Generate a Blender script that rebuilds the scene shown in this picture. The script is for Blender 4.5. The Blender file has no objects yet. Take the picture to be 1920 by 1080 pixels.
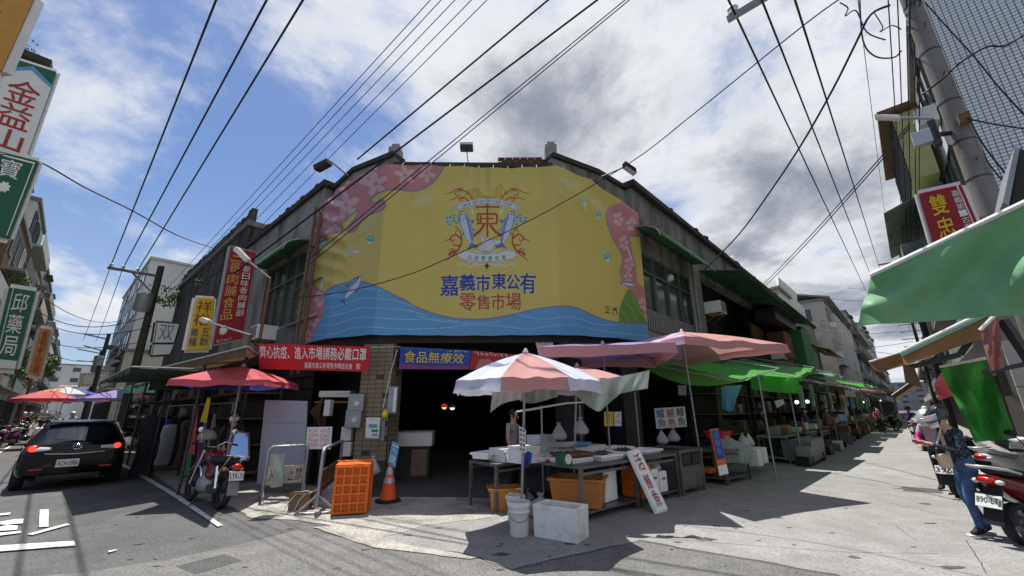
import bpy, bmesh, math, random
import numpy as np
from mathutils import Vector, Matrix
R_=math.radians
random.seed(7)
sc=bpy.context.scene
C=sc.collection
# ---------------------------------------------------------------- camera
F=760.; PIT=R_(16.7); ROL=R_(-0.35); H=1.65
cam=bpy.data.cameras.new('camera'); camo=bpy.data.objects.new('camera',cam); C.objects.link(camo)
cam.sensor_width=36; cam.lens=F/1920*36; cam.clip_start=.05; cam.clip_end=3000
camo.matrix_world=Matrix.Translation((0,0,H))@Matrix.Rotation(math.pi/2+PIT,4,'X')@Matrix.Rotation(ROL,4,'Z')
sc.camera=camo
# ---------------------------------------------------------------- sun
SUN=Vector((-.13,.27,1)).normalized()          # towards the sun
sl=bpy.data.lights.new('sun','SUN'); sl.energy=5.0; sl.angle=R_(.5); sl.color=(1,.955,.88)
so=bpy.data.objects.new('sun',sl); C.objects.link(so); so.rotation_euler=SUN.to_track_quat('Z','Y').to_euler(); so.location=(0,0,40)
# ---------------------------------------------------------------- world
w=bpy.data.worlds.new('World'); sc.world=w; w.use_nodes=True
nt=w.node_tree; N=nt.nodes; L=nt.links; N.clear()
def wn(t,**k):
    n=N.new(t)
    for a,b in k.items(): setattr(n,a,b)
    return n
def wmath(op,a,b=None,clamp=False):
    n=wn('ShaderNodeMath',operation=op,use_clamp=clamp)
    for i,v in enumerate((a,b)):
        if v is None: continue
        if isinstance(v,(int,float)): n.inputs[i].default_value=v
        else: L.new(v,n.inputs[i])
    return n.outputs[0]
sky=wn('ShaderNodeTexSky',sky_type='NISHITA',sun_disc=False); sky.sun_elevation=math.asin(SUN.z); sky.sun_rotation=math.atan2(SUN.x,SUN.y); sky.air_density=1.0; sky.dust_density=.6; sky.ozone_density=1.6
tc=wn('ShaderNodeTexCoord'); sep=wn('ShaderNodeSeparateXYZ'); L.new(tc.outputs['Generated'],sep.inputs[0])
zz=wmath('ADD',wmath('MAXIMUM',sep.outputs[2],0.0),.22)
cmb=wn('ShaderNodeCombineXYZ'); L.new(wmath('DIVIDE',sep.outputs[0],zz),cmb.inputs[0]); L.new(wmath('DIVIDE',sep.outputs[1],zz),cmb.inputs[1])
def cnoise(scale,detail,rough,dist,loc):
    m=wn('ShaderNodeMapping'); m.inputs['Location'].default_value=loc; L.new(cmb.outputs[0],m.inputs['Vector'])
    n=wn('ShaderNodeTexNoise'); n.inputs['Scale'].default_value=scale; n.inputs['Detail'].default_value=detail; n.inputs['Roughness'].default_value=rough; n.inputs['Distortion'].default_value=dist
    L.new(m.outputs[0],n.inputs['Vector']); return n.outputs['Fac']
n1=cnoise(1.25,9,.62,.25,(9.4,4.2,0)); n2=cnoise(.62,3,.5,0,(4.4,.8,0)); n3=cnoise(3.4,7,.6,.4,(1.2,5.1,0))
den=wmath('ADD',wmath('ADD',wmath('MULTIPLY',n1,.72),wmath('MULTIPLY',n2,.34)),wmath('MULTIPLY',sep.outputs[0],.115))
mask=wn('ShaderNodeMapRange',interpolation_type='SMOOTHSTEP'); mask.inputs[1].default_value=.455; mask.inputs[2].default_value=.60; L.new(den,mask.inputs[0])
thick=wn('ShaderNodeMapRange',interpolation_type='SMOOTHSTEP'); thick.inputs[1].default_value=.535; thick.inputs[2].default_value=.72
L.new(wmath('ADD',den,wmath('MULTIPLY',wmath('SUBTRACT',n3,.5),.16)),thick.inputs[0])
cc=wn('ShaderNodeMixRGB'); L.new(thick.outputs[0],cc.inputs[0]); cc.inputs[1].default_value=(1.34,1.36,1.39,1); cc.inputs[2].default_value=(.42,.47,.58,1)
skc=wn('ShaderNodeMixRGB',blend_type='MULTIPLY'); skc.inputs[0].default_value=1; L.new(sky.outputs[0],skc.inputs[1]); skc.inputs[2].default_value=(.15,.165,.195,1)
hz=wn('ShaderNodeMapRange',interpolation_type='SMOOTHSTEP'); hz.inputs[1].default_value=.02; hz.inputs[2].default_value=.5; hz.inputs[3].default_value=.55; hz.inputs[4].default_value=0; L.new(sep.outputs[2],hz.inputs[0])
hm=wn('ShaderNodeMixRGB'); L.new(hz.outputs[0],hm.inputs[0]); L.new(skc.outputs[0],hm.inputs[1]); hm.inputs[2].default_value=(.62,.76,.98,1)
mx=wn('ShaderNodeMixRGB'); L.new(mask.outputs[0],mx.inputs[0]); L.new(hm.outputs[0],mx.inputs[1]); L.new(cc.outputs[0],mx.inputs[2])
bg=wn('ShaderNodeBackground'); L.new(mx.outputs[0],bg.inputs[0]); bg.inputs[1].default_value=.48
wo=wn('ShaderNodeOutputWorld'); L.new(bg.outputs[0],wo.inputs[0])
sc.view_settings.view_transform='Standard'; sc.view_settings.look='None'; sc.view_settings.exposure=.5; sc.view_settings.gamma=1; sc.view_settings.use_curve_mapping=False
sc.render.engine='CYCLES'; sc.cycles.max_bounces=6; sc.cycles.diffuse_bounces=3; sc.cycles.transparent_max_bounces=6
# ---------------------------------------------------------------- photo pixel (1920x1080) -> direction
def ray(x,y):
    cx=(x-960)/F; cy=-(y-540)/F; c,s=math.cos(ROL),math.sin(ROL)
    rx=cx*c-cy*s; ry=cx*s+cy*c
    return Vector((rx,math.cos(PIT)-ry*math.sin(PIT),math.sin(PIT)+ry*math.cos(PIT)))
O=Vector((0,0,H))
def G(x,y,z=0.):
    d=ray(x,y); return O+d*((z-H)/d.z)
def hitp(x,y,p,n):
    d=ray(x,y); return O+d*((Vector(p)-O).dot(n)/d.dot(n))
AL=R_(-48); AR=R_(43.6)
Ld=Vector((math.sin(AL),math.cos(AL),0)); Ln=Vector((math.cos(AL),-math.sin(AL),0))   # along the left street, normal to the right of it
Rd=Vector((math.sin(AR),math.cos(AR),0)); Rn=Vector((math.cos(AR),-math.sin(AR),0))
UP=Vector((0,0,1))
def LF(s,n,z=0.): return Ld*s+Ln*n+UP*z
def RF(s,n,z=0.): return Rd*s+Rn*n+UP*z
def pLs(x,y,s): return hitp(x,y,Ld*s,Ld)          # plane across the left street
def pLn(x,y,n): return hitp(x,y,Ln*n,Ln)          # plane along the left street
def pRs(x,y,s): return hitp(x,y,Rd*s,Rd)
def pRn(x,y,n): return hitp(x,y,Rn*n,Rn)
def pY(x,y,Y): return hitp(x,y,(0,Y,0),Vector((0,1,0)))
def pH(x,y,dist):
    d=ray(x,y); return O+d*(dist/math.hypot(d.x,d.y))
# ---------------------------------------------------------------- mesh helpers
class MB:
    def __init__(s): s.v=[]; s.f=[]; s.m=[]
    def add(s,vs,fs,mi=0):
        o=len(s.v); s.v+= [tuple(v) for v in vs]; s.f+=[tuple(i+o for i in f) for f in fs]; s.m+=[mi]*len(fs); return s
    def box(s,x0,x1,y0,y1,z0,z1,mi=0):
        return s.add([(x,y,z) for x in(x0,x1) for y in(y0,y1) for z in(z0,z1)],[(0,1,3,2),(4,6,7,5),(0,4,5,1),(2,3,7,6),(0,2,6,4),(1,5,7,3)],mi)
    def obox(s,c,ax,ay,az,mi=0):       # centre, half-axis vectors
        c,ax,ay,az=map(Vector,(c,ax,ay,az))
        return s.add([c+ax*i+ay*j+az*k for i in(-1,1) for j in(-1,1) for k in(-1,1)],[(0,1,3,2),(4,6,7,5),(0,4,5,1),(2,3,7,6),(0,2,6,4),(1,5,7,3)],mi)
    def bar(s,p,q,w=.02,h=None,mi=0):
        p,q=Vector(p),Vector(q); d=q-p; l=d.length
        if l<1e-6: return s
        d/=l; a=UP if abs(d.z)<.95 else Vector((1,0,0)); x=d.cross(a).normalized(); y=x.cross(d)
        return s.obox((p+q)/2,d*l/2,x*w/2,y*(h or w)/2,mi)
    def tube(s,pts,r,n=8,mi=0,cap=True):
        pts=[Vector(p) for p in pts]; k=len(pts); rs=r if isinstance(r,(list,tuple)) else [r]*k; o=[]
        pa=None
        for i,p in enumerate(pts):
            d=(pts[min(i+1,k-1)]-pts[max(i-1,0)]).normalized()
            if pa is None: a=UP if abs(d.z)<.9 else Vector((1,0,0)); x=d.cross(a).normalized()
            else:
                x=(pa-d*pa.dot(d)).normalized()
            pa=x; y=d.cross(x)
            o+=[p+(x*math.cos(2*math.pi*j/n)+y*math.sin(2*math.pi*j/n))*rs[i] for j in range(n)]
        fs=[(i*n+j,i*n+(j+1)%n,(i+1)*n+(j+1)%n,(i+1)*n+j) for i in range(k-1) for j in range(n)]
        if cap: fs+=[tuple(range(n))[::-1],tuple((k-1)*n+j for j in range(n))]
        return s.add(o,fs,mi)
    def lathe(s,prof,n=16,c=(0,0,0),mi=0,sx=1,sy=1):
        c=Vector(c); k=len(prof)
        o=[c+Vector((r*math.cos(2*math.pi*j/n)*sx,r*math.sin(2*math.pi*j/n)*sy,z)) for r,z in prof for j in range(n)]
        fs=[(i*n+j,i*n+(j+1)%n,(i+1)*n+(j+1)%n,(i+1)*n+j) for i in range(k-1) for j in range(n)]
        if prof[0][0]>1e-4: fs.append(tuple(range(n))[::-1])
        if prof[-1][0]>1e-4: fs.append(tuple((k-1)*n+j for j in range(n)))
        return s.add(o,fs,mi)
    def prism(s,poly,z0,z1,mi=0):      # poly of (x,y) counter clockwise
        n=len(poly)
        return s.add([(x,y,z0) for x,y in poly]+[(x,y,z1) for x,y in poly],[tuple(range(n))[::-1],tuple(range(n,2*n))]+[(i,(i+1)%n,n+(i+1)%n,n+i) for i in range(n)],mi)
    def slab(s,poly,d,mi=0):           # polygon of 3D points extruded by vector d
        n=len(poly); d=Vector(d); poly=[Vector(p) for p in poly]
        return s.add(poly+[p+d for p in poly],[tuple(range(n)),tuple(range(n,2*n))[::-1]]+[(i,n+i,n+(i+1)%n,(i+1)%n) for i in range(n)],mi)
    def grid(s,fn,nu,nv,mi=0):
        o=[fn(i/nu,j/nv) for j in range(nv+1) for i in range(nu+1)]; w=nu+1
        return s.add(o,[(j*w+i,j*w+i+1,(j+1)*w+i+1,(j+1)*w+i) for j in range(nv) for i in range(nu)],mi)
    def sphere(s,c,rx,ry=None,rz=None,n=12,m=8,mi=0):
        ry=ry or rx; rz=rz or rx; c=Vector(c)
        return s.add([c+Vector((rx*math.sin(math.pi*i/m)*math.cos(2*math.pi*j/n),ry*math.sin(math.pi*i/m)*math.sin(2*math.pi*j/n),rz*math.cos(math.pi*i/m))) for i in range(m+1) for j in range(n)],
              [(i*n+j,(i+1)*n+j,(i+1)*n+(j+1)%n,i*n+(j+1)%n) for i in range(m) for j in range(n)],mi)
def obj(name,mb,mats,parent=None,smooth=None,bevel=0,thick=0,recalc=True):
    if isinstance(mb,MB):
        me=bpy.data.meshes.new(name); me.from_pydata(mb.v,[],mb.f)
        if any(mb.m): me.polygons.foreach_set('material_index',mb.m)
        if recalc:
            b=bmesh.new(); b.from_mesh(me); bmesh.ops.remove_doubles(b,verts=b.verts,dist=1e-5); bmesh.ops.recalc_face_normals(b,faces=b.faces); b.to_mesh(me); b.free()
    else: me=mb
    me.materials.clear()
    for m in (mats if isinstance(mats,(list,tuple)) else [mats]): me.materials.append(M[m] if isinstance(m,str) else m)
    if smooth:
        me.polygons.foreach_set('use_smooth',[True]*len(me.polygons)); me.set_sharp_from_angle(angle=R_(smooth))
    o=bpy.data.objects.new(name,me); C.objects.link(o); o.parent=parent
    if thick: md=o.modifiers.new('thickness','SOLIDIFY'); md.thickness=thick
    if bevel: md=o.modifiers.new('bevel','BEVEL'); md.width=bevel; md.segments=2; md.limit_method='ANGLE'; md.angle_limit=R_(40)
    return o
def tag(o,label=None,cat=None,group=None,kind=None):
    if label: o['label']=label
    if cat: o['category']=cat
    if group: o['group']=group
    if kind: o['kind']=kind
    return o
def thing(name,label,cat,loc=(0,0,0),rz=0.,group=None,kind=None):
    o=bpy.data.objects.new(name,None); o.empty_display_size=.2; C.objects.link(o); o.location=loc; o.rotation_euler=(0,0,rz); return tag(o,label,cat,group,kind)
def dup(root,loc=None,rz=None,label=None,parent=None,scale=None):
    r=root.copy(); C.objects.link(r)
    if parent is not None: r.parent=parent
    if loc is not None: r.location=loc
    if rz is not None: r.rotation_euler=(0,0,rz)
    if scale: r.scale=(scale,)*3
    if label: r['label']=label
    for ch in list(root.children): dup(ch,parent=r)
    return r
def struct(name,mb,mat,parent=None,**k):
    o=obj(name,mb,mat,parent,**k)
    if parent is None: o['kind']='structure'
    return o
def rot2(v,a): return Vector((v[0]*math.cos(a)-v[1]*math.sin(a),v[0]*math.sin(a)+v[1]*math.cos(a),v[2] if len(v)>2 else 0))
ANG_L=math.atan2(Ld.y,Ld.x); ANG_R=math.atan2(Rd.y,Rd.x)
# ---------------------------------------------------------------- materials
M={}
def lin(c): return tuple((x/12.92 if x<=.04045 else ((x+.055)/1.055)**2.4) for x in c)
def hexc(h): return lin(tuple(int(h[i:i+2],16)/255 for i in(0,2,4)))
def mat(name,col,rough=.7,var=.18,scale=5.,bump=0.,bscale=None,metal=0.,spec=.3,dirt=None,dirt_amt=.4,dscale=1.3,trans=0.,emit=0.,alpha=None,coat=0.,stretch=None,coords='Object',speck=0.,sscale=45.,blot=0.):
    m=bpy.data.materials.new(name); m.use_nodes=True; t=m.node_tree; t.nodes.clear(); l=t.links
    if isinstance(col,str): col=hexc(col)
    out=t.nodes.new('ShaderNodeOutputMaterial'); b=t.nodes.new('ShaderNodeBsdfPrincipled')
    b.inputs['Roughness'].default_value=rough; b.inputs['Metallic'].default_value=metal; b.inputs['Specular IOR Level'].default_value=spec; b.inputs['Coat Weight'].default_value=coat
    if emit: b.inputs['Emission Color'].default_value=(*col,1); b.inputs['Emission Strength'].default_value=emit
    tcn=t.nodes.new('ShaderNodeTexCoord'); vec=tcn.outputs[coords]
    if stretch:
        mp=t.nodes.new('ShaderNodeMapping'); mp.inputs['Scale'].default_value=stretch; l.new(vec,mp.inputs[0]); vec=mp.outputs[0]
    def noise(s,d=5,r=.6):
        n=t.nodes.new('ShaderNodeTexNoise'); n.inputs['Scale'].default_value=s; n.inputs['Detail'].default_value=d; n.inputs['Roughness'].default_value=r; l.new(vec,n.inputs['Vector']); return n.outputs['Fac']
    cs=None
    if var:
        r=t.nodes.new('ShaderNodeMapRange'); r.inputs[1].default_value=.3; r.inputs[2].default_value=.7; r.inputs[3].default_value=1-var; r.inputs[4].default_value=1+var; l.new(noise(scale),r.inputs[0])
        mu=t.nodes.new('ShaderNodeVectorMath'); mu.operation='SCALE'; mu.inputs[0].default_value=col; l.new(r.outputs[0],mu.inputs['Scale']); cs=mu.outputs[0]
    for am,scl,dt in((speck,sscale,2),(blot,.35,4)):
        if not am: continue
        r=t.nodes.new('ShaderNodeMapRange'); r.inputs[1].default_value=.32; r.inputs[2].default_value=.68; r.inputs[3].default_value=1-am; r.inputs[4].default_value=1+am; l.new(noise(scl,dt,.7),r.inputs[0])
        mu=t.nodes.new('ShaderNodeVectorMath'); mu.operation='SCALE'; mu.inputs[0].default_value=col; l.new(r.outputs[0],mu.inputs['Scale'])
        if cs: l.new(cs,mu.inputs[0])
        cs=mu.outputs[0]
    if dirt:
        if isinstance(dirt,str): dirt=hexc(dirt)
        r=t.nodes.new('ShaderNodeMapRange'); r.interpolation_type='SMOOTHSTEP'; r.inputs[1].default_value=.45; r.inputs[2].default_value=.68; r.inputs[4].default_value=dirt_amt; l.new(noise(dscale,8,.68),r.inputs[0])
        x=t.nodes.new('ShaderNodeMixRGB'); l.new(r.outputs[0],x.inputs[0]); x.inputs[1].default_value=(*col,1); x.inputs[2].default_value=(*dirt,1)
        if cs: l.new(cs,x.inputs[1])
        cs=x.outputs[0]
    if cs: l.new(cs,b.inputs['Base Color'])
    else: b.inputs['Base Color'].default_value=(*col,1)
    if bump:
        bn=t.nodes.new('ShaderNodeBump'); bn.inputs['Strength'].default_value=bump; bn.inputs['Distance'].default_value=.02; l.new(noise(bscale or scale*4,6),bn.inputs['Height']); l.new(bn.outputs[0],b.inputs['Normal'])
    sh=b.outputs[0]
    if trans:
        tr=t.nodes.new('ShaderNodeBsdfTranslucent'); mx=t.nodes.new('ShaderNodeMixShader'); mx.inputs[0].default_value=trans
        if cs: l.new(cs,tr.inputs[0])
        else: tr.inputs[0].default_value=(*col,1)
        l.new(sh,mx.inputs[1]); l.new(tr.outputs[0],mx.inputs[2]); sh=mx.outputs[0]
    if alpha is not None:
        tp=t.nodes.new('ShaderNodeBsdfTransparent'); mx=t.nodes.new('ShaderNodeMixShader'); mx.inputs[0].default_value=alpha; l.new(tp.outputs[0],mx.inputs[1]); l.new(sh,mx.inputs[2]); sh=mx.outputs[0]
    l.new(sh,out.inputs[0]); M[name]=m; return m
for a in [
 

 ('concrete_wall',(.17,.165,.15),.9,.2,2.,.4,14),('concrete_grey',(.26,.255,.24),.88,.15,3,.3,20),
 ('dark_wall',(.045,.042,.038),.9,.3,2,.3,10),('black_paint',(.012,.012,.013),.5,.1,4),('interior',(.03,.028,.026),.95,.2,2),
 ('wire',(.012,.012,.014),.6,0),('steel',(.36,.36,.37),.35,.12,8,0,None,.9),('grey_metal',(.3,.31,.32),.5,.12,6,0,None,.5),('dark_metal',(.06,.06,.062),.5,.2,6,0,None,.6),
 ('rust',(.16,.085,.045),.85,.3,7,.3,30),('white_metal',(.68,.68,.66),.5,.08,5),('rubber',(.016,.016,.017),.75,.1,9),
 ('chrome',(.7,.7,.71),.15,0,5,0,None,1.),('plastic_black',(.02,.02,.021),.4,.1,6),('plastic_grey',(.2,.2,.21),.5,.1,6),
 ('foam',(.78,.79,.78),.85,.06,9,.15,70),('paper',(.66,.65,.62),.85,.07,5),('wood',(.2,.12,.065),.7,.25,5,.2,30),
 ('skin',(.5,.3,.21),.55,.06,9),('hair',(.015,.012,.011),.5,.1,20),('denim',(.055,.11,.22),.9,.3,14,.25,120),('leaf',(.07,.13,.035),.6,.35,6),
 ('ink_red',(.36,.035,.03),.7,.1,5),('ink_white',(.78,.78,.76),.7,.04,5),('ink_black',(.015,.015,.015),.7,.0,5),('ink_yellow',(.75,.5,.06),.7,.06,5),('ink_blue',(.03,.07,.30),.7,.05,5),('ink_gold',(.62,.42,.09),.7,.1,5),
 ('ink_purple',(.2,.05,.22),.7,.05,5),('ink_cyan',(.1,.32,.55),.7,.05,5),('ink_green',(.04,.2,.07),.7,.05,5),
 ('sign_red',(.30,.018,.025),.5,.08,3),('sign_yellow',(.72,.52,.03),.5,.08,3),('sign_green',(.015,.11,.06),.5,.1,3),('sign_white',(.66,.68,.66),.5,.06,3),('sign_orange',(.5,.25,.05),.5,.1,3)]:
    mat(*a)
mat('white_paint',(.55,.55,.53),.8,.15,9,.2,40,speck=.25,dirt=(.2,.2,.2),dirt_amt=.6,dscale=4.)
mat('red_vinyl',(.62,.03,.045),.55,.08,3,.1,9,trans=.25); mat('glass_dark',(.02,.026,.028),.08,.0,spec=.6); mat('car_paint',(.003,.003,.004),.16,0,coat=.25,spec=.25); mat('car_glass',(.01,.012,.014),.04,0,spec=.8)
mat('window_glass',(.05,.065,.06),.12,.25,1.5,spec=.6); mat('lamp_red',(.5,.01,.01),.25,0,spec=.5); mat('lamp_red_lit',(1,.05,.03),.3,0,emit=1.3); mat('lamp_clear',(.55,.55,.56),.15,0,spec=.6)
mat('lamp_warm',(1,.5,.15),.4,0,emit=1.6); mat('lamp_cool',(1,.95,.85),.4,0,emit=2.5); mat('lamp_green_lit',(.1,1,.75),.4,0,emit=3.)
mat('asphalt',(.10,.10,.101),.9,.14,3.,.5,70,speck=.42,sscale=38.,blot=.2,dirt=(.055,.055,.055),dirt_amt=.5,dscale=.8); mat('asphalt_old',(.15,.149,.146),.9,.14,3.,.5,60,speck=.4,sscale=34.,blot=.2,dirt=(.07,.07,.068),dirt_amt=.5,dscale=.9); mat('concrete_road',(.245,.243,.237),.9,.16,2.2,.4,50,speck=.25,sscale=30.,blot=.16,dirt=(.165,.16,.15),dirt_amt=.6,dscale=.7); mat('apron',(.33,.318,.288),.9,.18,3,.4,40,speck=.3,sscale=28.,dirt=(.13,.125,.115),dirt_amt=.75,dscale=1.6)
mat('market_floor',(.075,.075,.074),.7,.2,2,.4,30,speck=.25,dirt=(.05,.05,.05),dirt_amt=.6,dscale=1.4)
mat('wall_stained',(.23,.225,.205),.92,.18,1.6,.45,12,dirt=(.045,.043,.04),dirt_amt=.85,dscale=.9,stretch=(1,1,.35)); mat('parapet_top',(.05,.045,.04),.95,.4,4,.6,14)
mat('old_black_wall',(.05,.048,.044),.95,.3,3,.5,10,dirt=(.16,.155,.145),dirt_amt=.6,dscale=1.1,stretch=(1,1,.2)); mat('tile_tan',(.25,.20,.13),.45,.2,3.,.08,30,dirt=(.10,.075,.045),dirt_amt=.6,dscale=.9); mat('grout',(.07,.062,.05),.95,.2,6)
mat('green_sheet',(.08,.22,.12),.6,.2,3,dirt=(.05,.09,.06),dirt_amt=.5,trans=.25); mat('green_tarp',(.10,.46,.07),.5,.12,2,.15,6,trans=.5); mat('green_tarp_dark',(.035,.23,.035),.5,.16,1.6,.35,9,trans=.2,dirt=(.02,.14,.02),dirt_amt=.5,dscale=2.5); mat('sea_green_tarp',(.20,.41,.22),.5,.1,1.2,.3,9,trans=.3,dirt=(.13,.29,.15),dirt_amt=.5,dscale=2.)
mat('pink_cloth',(.55,.28,.27),.75,.12,3,.15,14,trans=.3,dirt=(.42,.24,.23),dirt_amt=.5,dscale=3.); mat('red_cloth',(.60,.11,.13),.7,.1,3,.1,20,trans=.3); mat('blue_cloth',(.08,.07,.36),.7,.12,3,.1,20,trans=.3); mat('faded_blue_cloth',(.60,.62,.74),.8,.1,5,.15,14,trans=.3,dirt=(.44,.45,.56),dirt_amt=.5,dscale=3.); mat('lilac_cloth',(.56,.38,.50),.75,.1,3,.1,20,trans=.3); mat('purple_cloth',(.30,.22,.48),.75,.1,3,.1,20,trans=.3); mat('white_cloth',(.6,.62,.6),.8,.08,4,.15,12,trans=.3); mat('orange_cloth',(.62,.33,.16),.75,.1,3,trans=.3)
mat('grey_cloth',(.34,.4,.36),.85,.14,3,.3,8,trans=.2,dirt=(.2,.22,.2),dirt_amt=.5); mat('brown_awning',(.16,.095,.05),.7,.2,2,.1,10,trans=.25,dirt=(.07,.05,.03)); mat('tan_awning',(.30,.165,.07),.7,.2,2,trans=.2,dirt=(.12,.07,.035)); mat('teal_sheet',(.25,.55,.42),.5,.12,3,trans=.35); mat('salmon_cloth',(.38,.16,.15),.8,.12,3,.2,9,trans=.3)
mat('orange_plastic',(.72,.15,.018),.45,.12,4,dirt=(.30,.08,.02),dirt_amt=.4); mat('orange_tub',(.5,.2,.05),.5,.12,4,dirt=(.2,.09,.03),dirt_amt=.5); mat('cone_orange',(.8,.10,.03),.5,.12,5); mat('bucket',(.62,.63,.6),.6,.08,5,dirt=(.32,.31,.28),dirt_amt=.5,dscale=3.); mat('foam_old',(.72,.73,.70),.9,.06,6,.3,60,dirt=(.40,.39,.36),dirt_amt=.5,dscale=5.)
mat('board_lilac',(.29,.29,.355),.6,.1,2,dirt=(.27,.27,.33),dirt_amt=.4); mat('sheet_steel',(.2,.2,.2),.45,.2,2,metal=.6,dirt=(.06,.055,.05),dirt_amt=.7); mat('far_wall',(.42,.42,.40),.9,.12,.6,.1,8,dirt=(.2,.2,.19),dirt_amt=.5,dscale=.35,stretch=(1,1,.4)); mat('white_wall',(.6,.6,.58),.9,.1,.5,.1,8,dirt=(.33,.33,.32),dirt_amt=.5,dscale=.3,stretch=(1,1,.3)); mat('cream_wall',(.5,.46,.36),.9,.12,.6,.1,8,dirt=(.24,.22,.18),dirt_amt=.5,dscale=.4); mat('grey_wall',(.24,.24,.245),.9,.15,.7,.1,8,dirt=(.1,.1,.1),dirt_amt=.6,dscale=.4); mat('brown_wall',(.2,.13,.1),.9,.15,.7,.1,8)
mat('tile_white',(.72,.77,.77),.25,.05,6,spec=.5); mat('tile_joint',(.12,.13,.14),.9,.1,6); mat('pole_concrete',(.2,.19,.175),.9,.15,3,.3,30,dirt=(.09,.085,.08),dirt_amt=.6,dscale=2.5,stretch=(1,1,.35)); mat('corrugated',(.1,.1,.098),.7,.2,2,dirt=(.05,.04,.03),dirt_amt=.5); mat('yellow_sheet',(.72,.70,.32),.5,.1,3,trans=.3); mat('pale_sheet',(.5,.52,.4),.6,.1,2)
mat('fish_skin',(.09,.10,.12),.25,.35,12,spec=.6); mat('plastic_bag',(.62,.66,.68),.25,.1,6,alpha=.55); mat('blue_bag',(.18,.42,.7),.35,.12,4,trans=.45); mat('clear_sheet',(.5,.5,.5),.3,.1,5,alpha=.4)
mat('scooter_red',(.10,.005,.009),.25,0,coat=.5); mat('scooter_black',(.012,.012,.014),.25,0,coat=.5); mat('scooter_white',(.65,.66,.67),.25,0,coat=.4); mat('scooter_purple',(.12,.02,.1),.25,0,coat=.5); mat('seat_vinyl',(.018,.018,.019),.5,.1,9,.2,60); mat('silver_plastic',(.45,.46,.47),.35,.05,9,metal=.4); mat('cloud_cover',(.62,.62,.58),.4,.08,4,.2,7,trans=.25)
mat('plaid',(.014,.02,.035),.85,.4,30); mat('shirt_lilac',(.42,.36,.44),.85,.12,8,.2,20); mat('shirt_pink',(.6,.05,.25),.85,.1,8); mat('shirt_purple',(.12,.05,.3),.85,.1,8); mat('trousers',(.03,.025,.03),.9,.2,9); mat('tank_top',(.03,.03,.035),.85,.1,8); mat('beige',(.55,.42,.3),.8,.1,8); mat('mask_white',(.75,.76,.78),.8,.03,8); mat('shell_helmet',(.03,.032,.036),.2,0,coat=.6); mat('visor',(.35,.36,.38),.1,0,spec=.6,alpha=.6); mat('helmet_olive',(.2,.21,.17),.45,.1,9)
# ---------------------------------------------------------------- lettering
_tc={}
def text_tris(body,bold=.0):
    k=(body,bold)
    if k in _tc: return _tc[k]
    cu=bpy.data.curves.new('lettering','FONT'); cu.body=body; cu.size=1; cu.resolution_u=2; cu.offset=bold; cu.fill_mode='FRONT'
    o=bpy.data.objects.new('lettering',cu); C.objects.link(o); bpy.context.view_layer.update()
    me=bpy.data.meshes.new_from_object(o.evaluated_get(bpy.context.evaluated_depsgraph_get()))
    vs=[tuple(v.co) for v in me.vertices]; fs=[tuple(p.vertices) for p in me.polygons]
    bpy.data.objects.remove(o); bpy.data.meshes.remove(me); bpy.data.curves.remove(cu)
    _tc[k]=(vs,fs); return vs,fs
def text_uv(mb,body,u0,v0,u1,v1,fn,bold=.012,box=None):
    vs,fs=text_tris(body,bold)
    if not vs: return
    xs=[v[0] for v in vs]; ys=[v[1] for v in vs]; x0,x1,y0,y1=min(xs),max(xs),min(ys),max(ys)
    if box: x0,x1,y0,y1=box
    mb.add([fn(u0+(v[0]-x0)/(x1-x0)*(u1-u0),v0+(v[1]-y0)/(y1-y0)*(v1-v0)) for v in vs],fs)
def quad_fn(q,off=.012):
    tl,tr,br,bl=[Vector(p) for p in q]; n=(tr-tl).cross(bl-tl).normalized()
    if n.dot(O-(tl+br)/2)<0: n=-n
    return (lambda u,v:(bl*(1-u)+br*u)*(1-v)+(tl*(1-u)+tr*u)*v+n*off),n
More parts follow.
